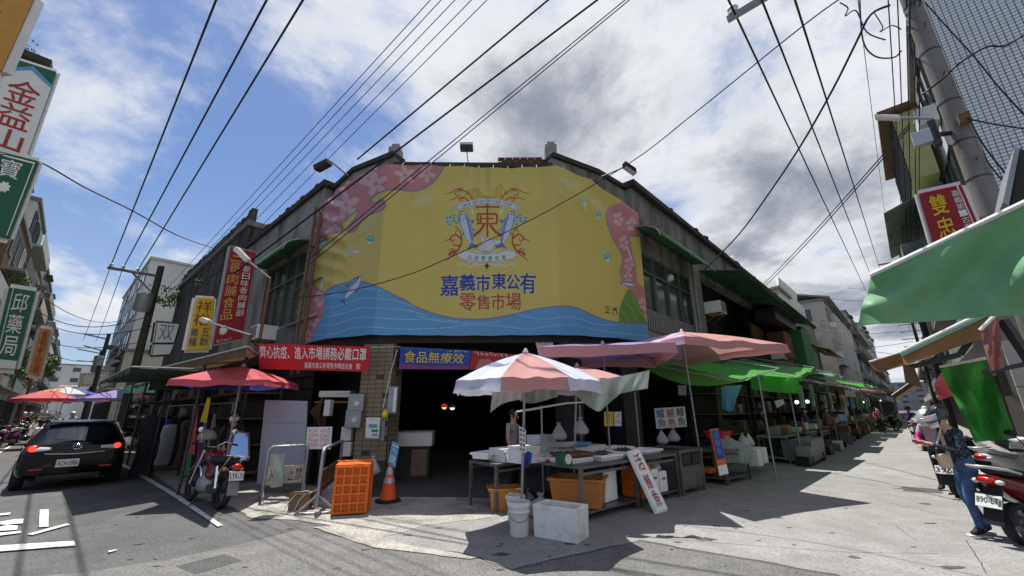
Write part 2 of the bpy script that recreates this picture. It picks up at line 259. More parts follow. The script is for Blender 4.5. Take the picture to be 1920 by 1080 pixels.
def sign(name,label,cat,q,mat_,texts=(),thick=.12,rim='white_metal',group=None,rimw=.03,back=True):
    """board through four 3D corners (tl,tr,br,bl as seen), lettering as children"""
    q=[Vector(p) for p in q]; fn,n=quad_fn(q,0)
    base=(q[2]+q[3])/2; t=thing(name,label,cat,base,0,group)
    q=[p-base for p in q]; fn,n2=quad_fn(q,0)
    if n2.dot(n)<0: n2=n
    f2=lambda u,v,o=.012:(q[3]*(1-u)+q[2]*u)*(1-v)+(q[0]*(1-u)+q[1]*u)*v+n*o
    k=10; bd=MB().grid(lambda u,v:f2(u,v,0.),k,4); bd.grid(lambda u,v:f2(u,v,-thick),k,4)
    for e0,e1,m in(((0,0),(1,0),k),((0,1),(1,1),k),((0,0),(0,1),4),((1,0),(1,1),4)): bd.grid(lambda u,v:f2(e0[0]+(e1[0]-e0[0])*u,e0[1]+(e1[1]-e0[1])*u,-thick*v),m,1)
    obj('board',bd,mat_,t)
    if rim:
        fr=MB()
        for a,b in((0,1),(1,2),(2,3),(3,0)):
            fr.bar(q[a]-n*thick*.4,q[b]-n*thick*.4,rimw,thick*1.1+.01)
        obj('frame',fr,rim,t)
    for tx in texts:
        if tx[0]=='poly':
            obj(tx[3] if len(tx)>3 else 'panel',MB().slab([f2(u,v,.004) for u,v in tx[1]],n*.004),tx[2],t); continue
        if tx[0]=='scribble':       # writing too small or worn to read in the photograph: rows of short pen strokes
            _,u0,v0,u1,v1,mt,rows,colsn=tx; rk=random.Random(int(u0*97+v0*31+rows)); mb=MB()
            for a in range(rows):
                for b in range(colsn):
                    cu,cv=u0+(b+.5)*(u1-u0)/colsn,v1-(a+.5)*(v1-v0)/rows; du,dv=(u1-u0)/colsn*.4,(v1-v0)/rows*.4
                    for k in range(6):
                        p=(cu+rk.uniform(-1,1)*du,cv+rk.uniform(-1,1)*dv); hz_=rk.random()<.55; q2=(p[0]+(rk.uniform(.5,1)*du if hz_ else du*.26),p[1]+(dv*.26 if hz_ else rk.uniform(.5,1)*dv)); h_=.012+.0006*k; mb.add([f2(p[0],p[1],h_),f2(q2[0],p[1],h_),f2(q2[0],q2[1],h_),f2(p[0],q2[1],h_)],[(0,1,2,3)])
            obj('handwriting',mb,mt,t,recalc=False)['kind']='stuff'; continue
        body,u0,v0,u1,v1,mt=tx[:6]; vert=len(tx)>6 and tx[6]=='v'; bold=tx[7] if len(tx)>7 else .02
        mb=MB()
        if vert:
            k=len(body)
            for i,chh in enumerate(body):
                h=(v1-v0)/k; text_uv(mb,chh,u0,v1-h*(i+.94),u1,v1-h*(i+.06),f2,bold)
        else:
            text_uv(mb,body,u0,v0,u1,v1,f2,bold)
        if mb.v: obj('lettering',mb,mt,t,recalc=False)
    return t

pm=M['plaid'].node_tree; _b=[n for n in pm.nodes if n.type=='BSDF_PRINCIPLED'][0]; _c=pm.nodes.new('ShaderNodeTexChecker'); _c.inputs['Scale'].default_value=26; _c.inputs[1].default_value=(.012,.016,.03,1); _c.inputs[2].default_value=(.06,.07,.09,1); _t=pm.nodes.new('ShaderNodeTexCoord'); pm.links.new(_t.outputs['Object'],_c.inputs[0]); pm.links.new(_c.outputs[0],_b.inputs['Base Color'])
# ================================================================ ground
def wpar(o,p):
    o.parent=p; o.matrix_parent_inverse=(Matrix.Translation(p.location)@p.rotation_euler.to_matrix().to_4x4()).inverted(); return o
def wobj(name,mb,m,parent,**k):
    o=obj(name,mb,m,None,**k); return wpar(o,parent)
gr=struct('ground',MB().add([(-900,-700,0),(900,-700,0),(900,1100,0),(-900,1100,0)],[(0,1,2,3)]),'asphalt')
def sheet(name,pts,z,m,parent=None):
    mb=MB(); ps=[Vector((p[0],p[1],z)) for p in pts]
    if len(pts)>6 and name!='stain' and name!='road_marking':
        rj=random.Random(len(pts)); o_=[]
        for a,b in zip(ps,ps[1:]+ps[:1]):
            k=max(1,min(60,int((b-a).length/.16))); o_+=[a.lerp(b,i/k)+Vector((rj.uniform(-.022,.022),rj.uniform(-.022,.022),0))*(1 if i else 0) for i in range(k)]
        ps=o_
    mb.add(ps,[tuple(range(len(ps)))]); o=obj(name,mb,m,parent)
    if parent is None: o['kind']='structure'
    return o
lane=sheet('market_lane',[G(705,1013),G(880,1040),G(960,1068),G(1050,1046),G(1200,1013),G(1567,1077),RF(4.2,1.2),RF(3.4,5),RF(9.6,5),RF(10.4,3.0),RF(170,3.0),RF(170,-5),RF(30,-5.1),(4.2,11.6),(-3,9.6),G(640,965)],.004,'concrete_road')
apron=sheet('pavement',[G(436,952),G(470,972),G(560,976),G(640,990),G(700,1010),G(742,1003),G(800,985),G(948,967),G(930,955),(-1.5,9.4),(-3.0,10.2),(-4.8,10.5),LF(16,4.5),LF(16,2.4),LF(11.5,2.3)],.008,'apron')
patch=sheet('pavement_patch',[G(585,990),G(640,985),G(760,1022),G(900,1046),G(880,1050),G(760,1035),G(700,1028)],.012,'apron')
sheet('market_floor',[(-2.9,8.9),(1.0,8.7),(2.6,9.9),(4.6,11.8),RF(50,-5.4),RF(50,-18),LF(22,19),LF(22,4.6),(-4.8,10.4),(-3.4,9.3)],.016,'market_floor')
sheet('resurfaced_strip',[G(-60,1092),G(140,1076),G(330,1047),G(470,1016),G(560,994),G(700,1016),G(880,1043),G(960,1072),G(1050,1049),G(1200,1017),G(1567,1081),G(1750,1130),G(1400,1200),G(800,1180),G(0,1160)],.003,'asphalt_old')
mk=lambda pts:sheet('road_marking',[G(*p) for p in pts],.02,'white_paint',gr)
mk([(408,990),(417,987),(330,927),(224,866),(218,868),(320,930)])
mk([(-40,1040),(-40,1028),(138,1017),(141,1026)]); mk([(74,958),(91,957),(90,990),(72,991)]); mk([(50,1004),(124,984),(131,986),(60,1006)])
mk([(-30,968),(20,963),(17,967),(-30,972)]); mk([(-30,986),(26,976),(44,975),(42,984),(22,985),(-30,996)]); mk([(-30,1004),(40,998),(38,1002),(-30,1011)]); mk([(-30,984),(33,988),(31,996),(-30,1000)][::-1])
mk([(-20,856),(0,846),(22,834),(24,836),(4,848),(-14,860)])
mk([(202,1036),(218,1033),(219,1034),(203,1039)]); mk([(1534,886),(1578,886),(1578,887.5),(1534,887.5)])
mb=MB()
for pts in([(1360,892),(1480,912),(1640,936),(1780,968)],[(1200,1006),(1400,1022),(1600,1036),(1760,1038)],[(1810,1012),(1830,1040),(1850,1075)],[(700,985),(850,974),(960,972)],[(1680,985),(1705,1005),(1720,1012)]):
    ps=[G(*p,.0045) for p in pts]
    for a,b in zip(ps,ps[1:]):
        d=(b-a).normalized(); x=Vector((d.y,-d.x,0))*.005; k=5
        for i in range(k):
            p=a.lerp(b,i/k); q=a.lerp(b,(i+1)/k); j=Vector((random.uniform(-.01,.01),random.uniform(-.01,.01),0)); mb.add([p-x+j,q-x,q+x,p+x+j],[(0,1,2,3)])
mat('crack',(.05,.05,.05),.95,.2); obj('joint_line',mb,'crack',lane)
mat('stain',(.075,.07,.065),.75,.5,8); rs=random.Random(3)
def blob(cx,cy,rx,ry):
    c=G(cx,cy); a=[(c+Vector((rx*math.cos(t)*(1+.4*rs.uniform(-1,1)),ry*math.sin(t)*(1+.4*rs.uniform(-1,1)),0))) for t in [i*2*math.pi/14 for i in range(14)]]
    sheet('stain',a,.0065+rs.random()*.0012,'stain',lane)
for b in [(1325,1012,.12,.07),(1255,1006,.05,.02),(1400,958,.05,.03),(1345,987,.06,.04),(1735,945,.10,.08),(1700,916,.28,.05),(1790,1065,.12,.05),(1745,982,.09,.03),(940,1040,.1,.06),(1180,1030,.03,.02),(1100,1022,.05,.02),(1560,1000,.05,.02),(1480,990,.04,.02)]: blob(*b)
rg=random.Random(12)
for k in range(46):
    x=rg.uniform(200,1750); y=rg.uniform(930,1075); r0=rg.uniform(.015,.07); blob(x,y,r0,r0*rg.uniform(.3,.8))
mat('patch_dark',(.075,.075,.075),.85,.2,4,.4,60,speck=.35)
sheet('road_patch',[G(1690,912),G(1760,918),G(1770,926),G(1694,921)],.0075,'patch_dark'); sheet('road_patch',[G(330,1062),G(420,1040),G(455,1052),G(365,1078)],.0045,'patch_dark')
mh=MB(); c=G(1392,1052); mh.lathe([(.0,.006),(.3,.006),(.31,.009),(.33,.009),(.34,.0)],24,(c.x,c.y,.0))
# ================================================================ market building
NLW=4.52; NRW=-5.2; ZP=8.5; ZF=3.36
A=[Vector((x,y,0)) for x,y in((-6.0,11.54),(-4.8,10.34),(-3.32,9.55),(1.15,9.65),(2.72,10.52),(3.97,11.63))]
B=thing('market_building','two storey grey concrete corner market hall behind the yellow banner','building',(-1,11,0))
def fb(mb,fr,s0,s1,n0,n1,z0,z1,mi=0):
    d,n=(Ld,Ln) if fr=='L' else (Rd,Rn)
    return mb.obox(d*(s0+s1)/2+n*(n0+n1)/2+UP*(z0+z1)/2,d*(s1-s0)/2,n*(n1-n0)/2,UP*(z1-z0)/2,mi)
def sz(fr,px,py,n):
    p=pLn(px,py,n) if fr=='L' else pRn(px,py,n); return (p.dot(Ld) if fr=='L' else p.dot(Rd)),p.z
def wall(fr,s0,s1,n0,n1,z0,z1,holes,m,parent,name='wall'):
    ss=sorted({s0,s1,*[h[0] for h in holes],*[h[1] for h in holes]}); mb=MB()
    for a,b in zip(ss,ss[1:]):
        if a<s0 or b>s1: continue
        hs=sorted([(h[2],h[3]) for h in holes if h[0]<=a+1e-6 and h[1]>=b-1e-6]); z=z0
        for h0,h1 in hs:
            if h0>z: fb(mb,fr,a,b,n0,n1,z,h0)
            z=h1
        if z<z1: fb(mb,fr,a,b,n0,n1,z,z1)
    return wobj(name,mb,m,parent)
SL0=A[0].dot(Ld); SR0=A[5].dot(Rd); SLE=21.2; SRE=45.
# slabs and roof
plan=[LF(SLE,NLW+.25),A[0]+Vector((.1,.25,0)),A[1]+Vector((.1,.25,0)),A[2]+Vector((.05,.25,0)),A[3]+Vector((0,.25,0)),A[4]+Vector((-.1,.25,0)),A[5]+Vector((-.1,.25,0)),RF(SRE,NRW-.25),RF(SRE,-19),LF(SLE,19)]
pl=[(p.x,p.y) for p in plan]
wobj('floor_slab',MB().prism(pl,ZF-.14,ZF+.12),'dark_wall',B)
wobj('roof',MB().prism(pl,ZP-.75,ZP-.6),'concrete_wall',B)
bw=MB()
for a,b in((6,7),(7,8),(8,9),(9,0)):
    if a==6: continue
    p,q=plan[a],plan[b]; bw.slab([p,q,q+UP*(ZP-.62),p+UP*(ZP-.62)],((q-p).cross(UP)).normalized()*-.2)
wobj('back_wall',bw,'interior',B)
# front faces behind the banner
fw=MB()
for i in range(5):
    p,q=plan[i+1],plan[i+2]; n=(q-p).cross(UP).normalized()
    h=ZP-(.42 if i==2 else .05); fw.slab([p+UP*(ZF+.12),q+UP*(ZF+.12),q+UP*h,p+UP*h],n*-.2)
wobj('wall',fw,'wall_stained',B)
cp=MB()
for i in range(5):
    p,q=plan[i+1],plan[i+2]; n=(q-p).cross(UP).normalized()
    h=ZP-(.41 if i==2 else .04); cp.slab([p+UP*h+n*.08,q+UP*h+n*.08,q+UP*(h+.14)+n*.08,p+UP*(h+.14)+n*.08],n*-.5)
fb(cp,'L',SL0-.3,SLE,NLW-.12,NLW+.45,ZP-.04,ZP+.14); fb(cp,'R',SR0-.3,SRE,NRW-.45,NRW+.2,ZP-.04,ZP+.14)
r=random.Random(5)
for k in range(46):
    s=SR0+r.uniform(0,30); fb(cp,'R',s,s+r.uniform(.04,.3),NRW-.1,NRW+r.uniform(.05,.22),ZP+.1,ZP+.14+r.uniform(.03,.12))
for k in range(26):
    s=SL0+r.uniform(0,8); fb(cp,'L',s,s+r.uniform(.04,.3),NLW-.12,NLW+.1,ZP+.1,ZP+.14+r.uniform(.03,.1))
wobj('parapet',cp,'parapet_top',B)
# left wing upper wall with one window bay
a=sz('L',497,470,NLW); b=sz('L',560,600,NLW)
wl=(sz('L',566,540,NLW)[0],sz('L',494,560,NLW)[0])
wz=(sz('L',530,612,NLW)[1],sz('L',530,492,NLW)[1])
wall('L',SL0-.15,SLE,NLW,NLW+.25,ZF+.12,ZP-.02,[(wl[0],wl[1],wz[0],wz[1])],'wall_stained',B)
def window(fr,s0,s1,z0,z1,n,cols,parent,zt=None,fm='dark_metal',name='window',out=1):
    d=-1 if fr=='L' else 1
    g=MB(); fb(g,fr,s0,s1,n-d*.16,n-d*.14,z0,z1); W=wobj(name,g,'window_glass',parent)
    f=MB(); t=.05
    for s in [s0+(s1-s0)*i/cols for i in range(cols+1)]: fb(f,fr,s-t/2,s+t/2,n-d*.13,n-d*.05,z0,z1)
    for z in [z0+t/2,z1-t/2]+([zt] if zt else []): fb(f,fr,s0,s1,n-d*.125,n-d*.045,z-t/2,z+t/2)
    o=obj('window_frame',f,fm); wpar(o,parent); o.parent=W; return W
mat('frame_green',(.10,.13,.11),.6,.2,4)
window('L',wl[0],wl[1],wz[0],wz[1],NLW,4,B,wz[0]+(wz[1]-wz[0])*.66,'frame_green')
sp=MB(); fb(sp,'L',wl[0],wl[1],NLW-.04,NLW+.02,wz[0]-.75,wz[0]-.06); wobj('spandrel_panel',sp,'corrugated',B)
def curved_awning(fr,s0,s1,n,z0,depth,drop,m,parent,name='window_awning'):
    d=-1 if fr=='L' else 1; dd,nn=(Ld,Ln) if fr=='L' else (Rd,Rn)
    mb=MB().grid(lambda u,v:dd*(s0+(s1-s0)*u)+nn*(n+d*depth*math.sin(v*math.pi/2))+UP*(z0-drop*(1-math.cos(v*math.pi/2))),10,6)
    o=wobj(name,mb,m,parent,thick=.02,smooth=60); f=MB()
    for u in(0,.5,1): f.tube([dd*(s0+(s1-s0)*u)+nn*(n+d*depth*math.sin(v*math.pi/2))+UP*(z0-.03-drop*(1-math.cos(v*math.pi/2))) for v in(0,.3,.6,.8,1)],.018,5)
    o2=wobj('awning_rib',f,'grey_metal',parent); o2['kind']='stuff'; return o
za=sz('L',560,470,NLW)[1]
curved_awning('L',wl[0]-.15,wl[1]+.25,NLW,za+.12,.75,.5,'green_sheet',B)
# right wing upper wall: window bay, then deep open bays
wr=(sz('R',1208,560,NRW)[0],sz('R',1303,580,NRW)[0]); wzr=(sz('R',1252,594,NRW)[1],sz('R',1240,492,NRW)[1])
q0=sz('R',1318,560,NRW)[0]; q1=sz('R',1452,600,NRW)[0]; q2=sz('R',1500,640,NRW)[0]
holes=[(wr[0],wr[1],wzr[0],wzr[1]),(q0,q1,ZF+.5,6.7),(q1+.4,q2,ZF+.5,6.7),(q2+.5,SRE-1,ZF+.5,6.5)]
wall('R',SR0-.15,SRE,NRW-.25,NRW,ZF+.12,ZP-.02,holes,'wall_stained',B)
window('R',wr[0],wr[1],wzr[0],wzr[1],NRW,4,B,wzr[0]+(wzr[1]-wzr[0])*.68,'frame_green')
sp=MB(); fb(sp,'R',wr[0],wr[1],NRW-.02,NRW+.04,wzr[0]-.62,wzr[0]-.06); wobj('spandrel_panel',sp,'corrugated',B)
rib=MB()
for i in range(26):
    s=wr[0]+(wr[1]-wr[0])*(i+.5)/26; fb(rib,'R',s-.02,s+.02,NRW+.04,NRW+.055,wzr[0]-.62,wzr[0]-.06)
wobj('panel_ribs',rib,'concrete_grey',B)
curved_awning('R',wr[0]-.25,wr[1]+.35,NRW,sz('R',1240,470,NRW)[1]+.25,.8,.5,'green_sheet',B)
# recess back wall of the open bays with old windows and timber panels
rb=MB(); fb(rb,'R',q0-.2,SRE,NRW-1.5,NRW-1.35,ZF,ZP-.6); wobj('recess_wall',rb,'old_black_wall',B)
rr=random.Random(11)
for (x,y,wd,ht) in[(1400,600,1.0,1.1),(1420,590,.9,1.2),(1432,615,.8,.9),(1395,640,.9,1.0),(1412,640,.9,.9)]:
    s,z=sz('R',x,y,NRW-1.3); window('R',s-wd/2,s+wd/2,z-ht/2,z+ht/2,NRW-1.2,2,B,None,'concrete_grey')
s0,z0=sz('R',1424,690,NRW-.1); s1,_=sz('R',1445,690,NRW-.1); pn=MB(); fb(pn,'R',s0,s1,NRW-.2,NRW-.12,ZF+.5,5.9); wobj('timber_panel',pn,'wood',B)
# long corrugated canopy over the recess, railing, pillars between bays
def canopy(fr,s0,s1,n,z,depth,drop,m,parent,name='canopy_sheet',waves=1):
    d=-1 if fr=='L' else 1; dd,nn=(Ld,Ln) if fr=='L' else (Rd,Rn); k=max(8,int((s1-s0)/.12))
    mb=MB().grid(lambda u,v:dd*(s0+(s1-s0)*u)+nn*(n+d*depth*v)+UP*(z-drop*v+.018*waves*math.sin(u*k*math.pi)),k*2,2)
    return wobj(name,mb,m,parent,thick=.008)
mat('green_roof_sheet',(.05,.10,.07),.7,.25,2,dirt=(.02,.03,.025),dirt_amt=.7)
canopy('R',q0-.1,q1+1.2,NRW,6.95,1.5,.35,'green_roof_sheet',B); canopy('R',q1+1.6,q2+2,NRW,5.9,1.2,.3,'rust',B); canopy('R',q2+3,q2+12,NRW,6.4,1.3,.4,'corrugated',B)
rl=MB()
sa,zb_=sz('R',1350,640,NRW+.55); s=sa-.6
fb(rl,'R',sa-.6,q1+.6,NRW+.5,NRW+.55,zb_+.18,zb_+.23); fb(rl,'R',sa-.6,q1+.6,NRW+.5,NRW+.55,zb_-.72,zb_-.67)
while s<q1+.6: fb(rl,'R',s-.012,s+.012,NRW+.51,NRW+.54,zb_-.7,zb_+.2); s+=.15
wobj('balcony_railing',rl,'dark_metal',B)
bs=MB(); fb(bs,'R',q0,q2+2,NRW-.2,NRW+.6,zb_-.95,zb_-.75); wobj('balcony_slab',bs,'concrete_wall',B)
cg=MB(); sb,zc=sz('R',1452,655,NRW+.7); se,_=sz('R',1500,690,NRW+.7)
for i in range(7):
    fb(cg,'R',sb+(se-sb)*i/7+.02,sb+(se-sb)*(i+1)/7-.02,NRW+.6,NRW+.66,zb_-.7,zb_+.75)
mat('pale_green_panel',(.22,.27,.23),.7,.2,3,dirt=(.09,.1,.085),dirt_amt=.6); wobj('balcony_screen',cg,'pale_green_panel',B)
dpp=MB()
for x,y0,y1 in((1301,522,640),(1308,530,650)):
    s,_=sz('R',x,580,NRW+.12); dpp.tube([RF(s,NRW+.12,3.2),RF(s,NRW+.12,6.9)],.05,8)
wobj('drain_pipe',dpp,'concrete_grey',B)
dpl=MB()
for i,x in enumerate((570,575,581,587)):
    s,_=sz('L',x,540,NLW-.12); zt=sz('L',x,405+i*4,NLW-.12)[1]; dpl.tube([LF(s,NLW-.12-.06*(i%2),2.6),LF(s,NLW-.12-.06*(i%2),zt)],.035,6)
for z in (4.1,5.2,6.4): fb(dpl,'L',sz('L',568,540,NLW-.1)[0]-1.2,sz('L',568,540,NLW-.1)[0]+.9,NLW-.1,NLW-.06,z,z+.04)
wobj('drain_pipe',dpl,'rust',B)
def ac_unit(p,d,n,label,sc_=1.):
    t=thing('air_conditioner',label,'air conditioner',p); mb=MB().obox((0,0,.25*sc_),d*.36*sc_,n*.3*sc_,UP*.23*sc_); obj('casing',mb,'white_metal',t,bevel=.02)
    g=MB()
    for i in range(7): g.obox(n*.305*sc_+UP*(.09+.053*i)*sc_,d*.3*sc_,n*.008,UP*.012)
    obj('grille',g,'dark_metal',t); f=MB()
    for k in(-1,1): f.bar(d*.3*k*sc_-n*.3*sc_,d*.3*k*sc_+n*.3*sc_,.03); f.bar(d*.3*k*sc_-n*.3*sc_-UP*.3,d*.3*k*sc_+n*.25*sc_,.03)
    obj('bracket',f,'rust',t); return t
p=pRn(1343,590,NRW+.3); ac_unit(p,Rd,Rn,'white window air conditioner above the balcony railing near green sheet canopy')
p=pRn(1462,675,NRW+1.0); ac_unit(p,Rd,Rn,'small air conditioner beside the pale green balcony screen',.9)
p=pLn(492,640,NLW-.3); ac_unit(p,Ld,-Ln,'white air conditioner under the rusty pipes beside the red shop sign',1.)
# columns clad with tan tiles
def column(c,rot,w,dp,zt,tiles=True,m='grout'):
    x=Vector((math.cos(rot),math.sin(rot),0)); y=Vector((-math.sin(rot),math.cos(rot),0))
    col=wobj('column',MB().obox(c+UP*(zt/2+.005),x*w/2,y*dp/2,UP*(zt/2-.005)),m,B)
    if not tiles: return
    th,tw=.105,.19; tm=bpy.data.meshes.new('tile'); t=MB().obox((0,0,0),(tw/2-.006,0,0),(0,.008,0),(0,0,th/2-.006)); tm.from_pydata(t.v,[],t.f); tm.materials.append(M['tile_tan'])
    for ax,nn,ln,hd,a in((x,-y,w,dp,rot),(y,x,dp,w,rot+math.pi/2)):
        k=max(1,int(ln/tw))
        for r_ in range(int((zt-.55)/th)):
            for i in range(k):
                off=(i-(k-1)/2)*tw
                if random.random()<.03: continue
                o=bpy.data.objects.new('tile',tm); C.objects.link(o); wpar(o,B); o.parent=col
                o.location=c+ax*off+nn*(hd/2+.004+random.random()*.005)+UP*(.62+th*(r_+.0)); o.rotation_euler=(0,0,a)
c0=G(699,917); column(Vector((c0.x-.12,c0.y+.36,0)),R_(-6),.78,.62,ZF-.15)
for p in((1.35,10.1,0),(2.95,10.95,0)): column(Vector(p),R_(20),.5,.5,ZF-.15,False,'dark_wall')
for s in(15.5,19.5): column(LF(s,NLW+.4),0,.5,.5,ZF-.15,False,'dark_wall')
for s in(14.5,18.5,23,27.5,32,37,42): column(RF(s,NRW-.3),ANG_R,.45,.5,ZF-.15,False,'dark_wall')
# inner walls behind the stalls
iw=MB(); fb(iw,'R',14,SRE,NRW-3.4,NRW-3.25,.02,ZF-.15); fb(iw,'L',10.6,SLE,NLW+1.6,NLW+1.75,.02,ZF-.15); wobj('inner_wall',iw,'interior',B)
# shutter wall left of the pillar
sh=MB(); s0=sz('L',575,800,NLW+.5)[0]; s1=sz('L',470,800,NLW+.5)[0]
k=9
for i in range(k): fb(sh,'L',s0,s1,NLW+.5,NLW+.54,.3+i*.33,.3+i*.33+.3)
wobj('shutter_panel',sh,'dark_wall',B)
# roof posts and small roof brickwork
for x,yb,yt in((740,312,281),(1033,312,277)):
    b=pY(x,yb,10.4); t_=pY(x,yt,10.4); pm=MB().box(-.17,.17,-.17,.17,0,t_.z-b.z+.3,0).box(-.1,.12,-.13,.1,t_.z-b.z+.3,t_.z-b.z+.42); o=wobj('roof_post',pm,'concrete_grey',B); o.location=(0,0,0)
    for v in o.data.vertices: v.co+=Vector((b.x,b.y,b.z-.3))
p0=pY(934,298,10.5); p1=pY(1022,310,10.5); bk=MB()
for r_ in range(5):
    k=int((p1.x-p0.x)/.22)
    for i in range(k):
        x=p0.x+i*.22+(.11 if r_%2 else 0); z=ZP-.05+r_*.075
        if z<p0.z+random.uniform(-.03,.05): bk.box(x,x+.205,10.4,10.5,z,z+.065)
mat('brick_old',(.13,.055,.045),.9,.3,6,.3,30); wobj('brick_row',bk,'brick_old',B)
# ================================================================ printed banner
from_top=[(560,412),(597,388),(638,352),(671,330),(700,318),(726,308),(780,310),(860,312),(960,315),(1041,311),(1080,325),(1105,337),(1130,356),(1165,378),(1197,400),(1230,420)]
from_bot=[(540,656),(565,648),(582,641),(612,634),(660,630),(701,627),(880,629),(1040,627),(1100,629),(1160,634),(1218,640),(1240,642)]
def cols(a,b,st): return list(np.arange(a,b,st))
fold_t=[597,638,726,1041,1130,1197]; fold_b=[565,612,701,1045,1160,1218]
xt=np.array(cols(597,638,1.2)+cols(638,726,1.2)+cols(726,826,1.2)+cols(826,1008,.62)+cols(1008,1197.01,1.2)); nc=len(xt); nr=500
xb=np.interp(xt,fold_t,fold_b); yt=np.interp(xt,*zip(*from_top)); yb=np.interp(xb,*zip(*from_bot))
sc_top=1.6*np.sin((xt-597)/9.)*((xt>726)&(xt<1041)); yb=yb+.9*np.abs(np.sin((xb-560)/21.)); yt=yt+.5*np.sin(xt/13)
vv=np.linspace(0,1,nr+1)[:,None]
PX=(xt*(1-vv)+xb*vv).ravel(); PYY=(yt*(1-vv)+yb*vv).ravel()
COL=np.zeros((PX.size,3)); YEL=np.array((.58,.485,.125)); COL[:]=YEL
PINK=np.array((.50,.21,.21)); PET=np.array((.60,.40,.41)); BLU=np.array((.11,.33,.58)); OUT=np.array((.20,.21,.28)); GRN=np.array((.12,.28,.045)); WHT=np.array((.66,.70,.74))
def smooth(pts,closed=True,k=6):
    P_=np.array(pts,float); n=len(P_); o=[]
    for i in range(n if closed else n-1):
        p0=P_[(i-1)%n] if closed or i>0 else P_[i]; p1=P_[i]; p2=P_[(i+1)%n]; p3=P_[(i+2)%n] if closed or i<n-2 else P_[(i+1)%n]
        for t in np.arange(k)/k: o.append(.5*((2*p1)+(p2-p0)*t+(2*p0-5*p1+4*p2-p3)*t*t+(3*p1-p0-3*p2+p3)*t**3))
    if not closed: o.append(P_[-1])
    return np.array(o)
def inside(poly,idx):
    x=PX[idx]; y=PYY[idx]; c=np.zeros(x.size,bool); n=len(poly); j=n-1
    for i in range(n):
        xi,yi=poly[i]; xj,yj=poly[j]
        if yi!=yj: c^=((yi>y)!=(yj>y))&(x<(xj-xi)*(y-yi)/(yj-yi)+xi)
        j=i
    return c
def bbi(poly,pad=0):
    p=np.asarray(poly); return np.nonzero((PX>=p[:,0].min()-pad)&(PX<=p[:,0].max()+pad)&(PYY>=p[:,1].min()-pad)&(PYY<=p[:,1].max()+pad))[0]
def fill(pts,c,sm=True,mask=None,a=1.):
    poly=smooth(pts) if sm else np.array(pts,float); idx=bbi(poly)
    if not idx.size: return idx
    idx=idx[inside(poly,idx)]
    if mask is not None: idx=idx[mask[idx]]
    COL[idx]=COL[idx]*(1-a)+np.asarray(c)*a; return idx
def stroke(pts,wd,c,sm=True,closed=False,mask=None,a=1.):
    P_=smooth(pts,closed) if sm else np.array(pts,float); m=len(P_); ws=np.linspace(*wd,m) if isinstance(wd,tuple) else np.full(m,wd)
    if closed: P_=np.vstack([P_,P_[:1]]); ws=np.append(ws,ws[:1])
    idx=bbi(P_,ws.max()); x=PX[idx]; y=PYY[idx]; hit=np.zeros(idx.size,bool)
    for i in range(len(P_)-1):
        (ax,ay),(bx,by)=P_[i],P_[i+1]; dx,dy=bx-ax,by-ay; l2=dx*dx+dy*dy+1e-9
        t=np.clip(((x-ax)*dx+(y-ay)*dy)/l2,0,1); hit|=((x-ax-t*dx)**2+(y-ay-t*dy)**2)<(ws[i]/2)**2
    idx=idx[hit]
    if mask is not None: idx=idx[mask[idx]]
    COL[idx]=COL[idx]*(1-a)+np.asarray(c)*a; return idx
def ell(cx,cy,rx,ry,c,rot=0,mask=None,a=1.):
    t=np.linspace(0,2*math.pi,20,endpoint=False); x=rx*np.cos(t); y=ry*np.sin(t); cr,sr=math.cos(rot),math.sin(rot)
    return fill(np.stack([cx+x*cr-y*sr,cy+x*sr+y*cr],1),c,False,mask,a)
def glyph(ch,x0,y0,x1,y1,c,bold=.01,rad=0.):
    vs,fs=text_tris(ch,0.); V=np.array(vs)[:,:2]; mn=V.min(0); mx_=V.max(0); base=text_tris(ch,.0)[0]; 
    b=np.array(base)[:,:2]; bmn=b.min(0); bmx=b.max(0); V=(V-bmn)/(bmx-bmn); V=np.stack([x0+V[:,0]*(x1-x0),y1-V[:,1]*(y1-y0)],1)
    idx=bbi(V,1+rad); hit=np.zeros(idx.size,bool)
    for ox,oy in [(0,0)]+[(rad*math.cos(k*math.pi/4),rad*math.sin(k*math.pi/4)) for k in range(8) if rad]:
      x=PX[idx]+ox; y=PYY[idx]+oy
      for f in fs:
        for k in range(1,len(f)-1):
            (ax,ay),(bx,by),(cx,cy)=V[f[0]],V[f[k]],V[f[k+1]]
            d1=(x-bx)*(ay-by)-(ax-bx)*(y-by); d2=(x-cx)*(by-cy)-(bx-cx)*(y-cy); d3=(x-ax)*(cy-ay)-(cx-ax)*(y-ay)
            hit|=((d1>=0)&(d2>=0)&(d3>=0))|((d1<=0)&(d2<=0)&(d3<=0))
    COL[idx[hit]]=c
rb_=np.random.RandomState(4)
# pale streaks
for s in([(770,385),(790,366),(812,362),(800,370),(818,372),(795,384),(782,395),(788,384)],[(646,477),(652,463),(668,458),(660,470),(650,480)],[(678,432),(700,412),(718,404),(712,415),(695,428)],[(1048,338),(1052,332),(1075,340),(1082,345),(1060,345)],[(1058,350),(1060,342),(1085,350),(1070,354)],[(1112,380),(1110,372),(1128,376),(1130,384)],[(1050,350),(1056,360),(1049,362)]):
    fill(s,(.56,.53,.26),True,None,.8)
pk1=[(839,300),(829,318),(810,342),(784,358),(747,355),(722,358),(703,367),(696,377),(703,380),(714,374),(722,380),(721,390),(705,399),(684,407),(669,429),(658,437),(652,430),(658,418),(671,401),(668,396),(651,411),(638,431),(626,438),(613,443),(605,458),(598,473),(592,489),(588,512),(589,533),(594,541),(604,547),(609,552),(609,561),(604,595),(594,616),(581,647)]
pk1s=list(smooth(pk1,False))+[(575,700),(480,700),(480,280),(839,280)]
pk2=[(1137,419),(1135,404),(1141,389),(1158,383),(1180,378),(1230,378)]; 
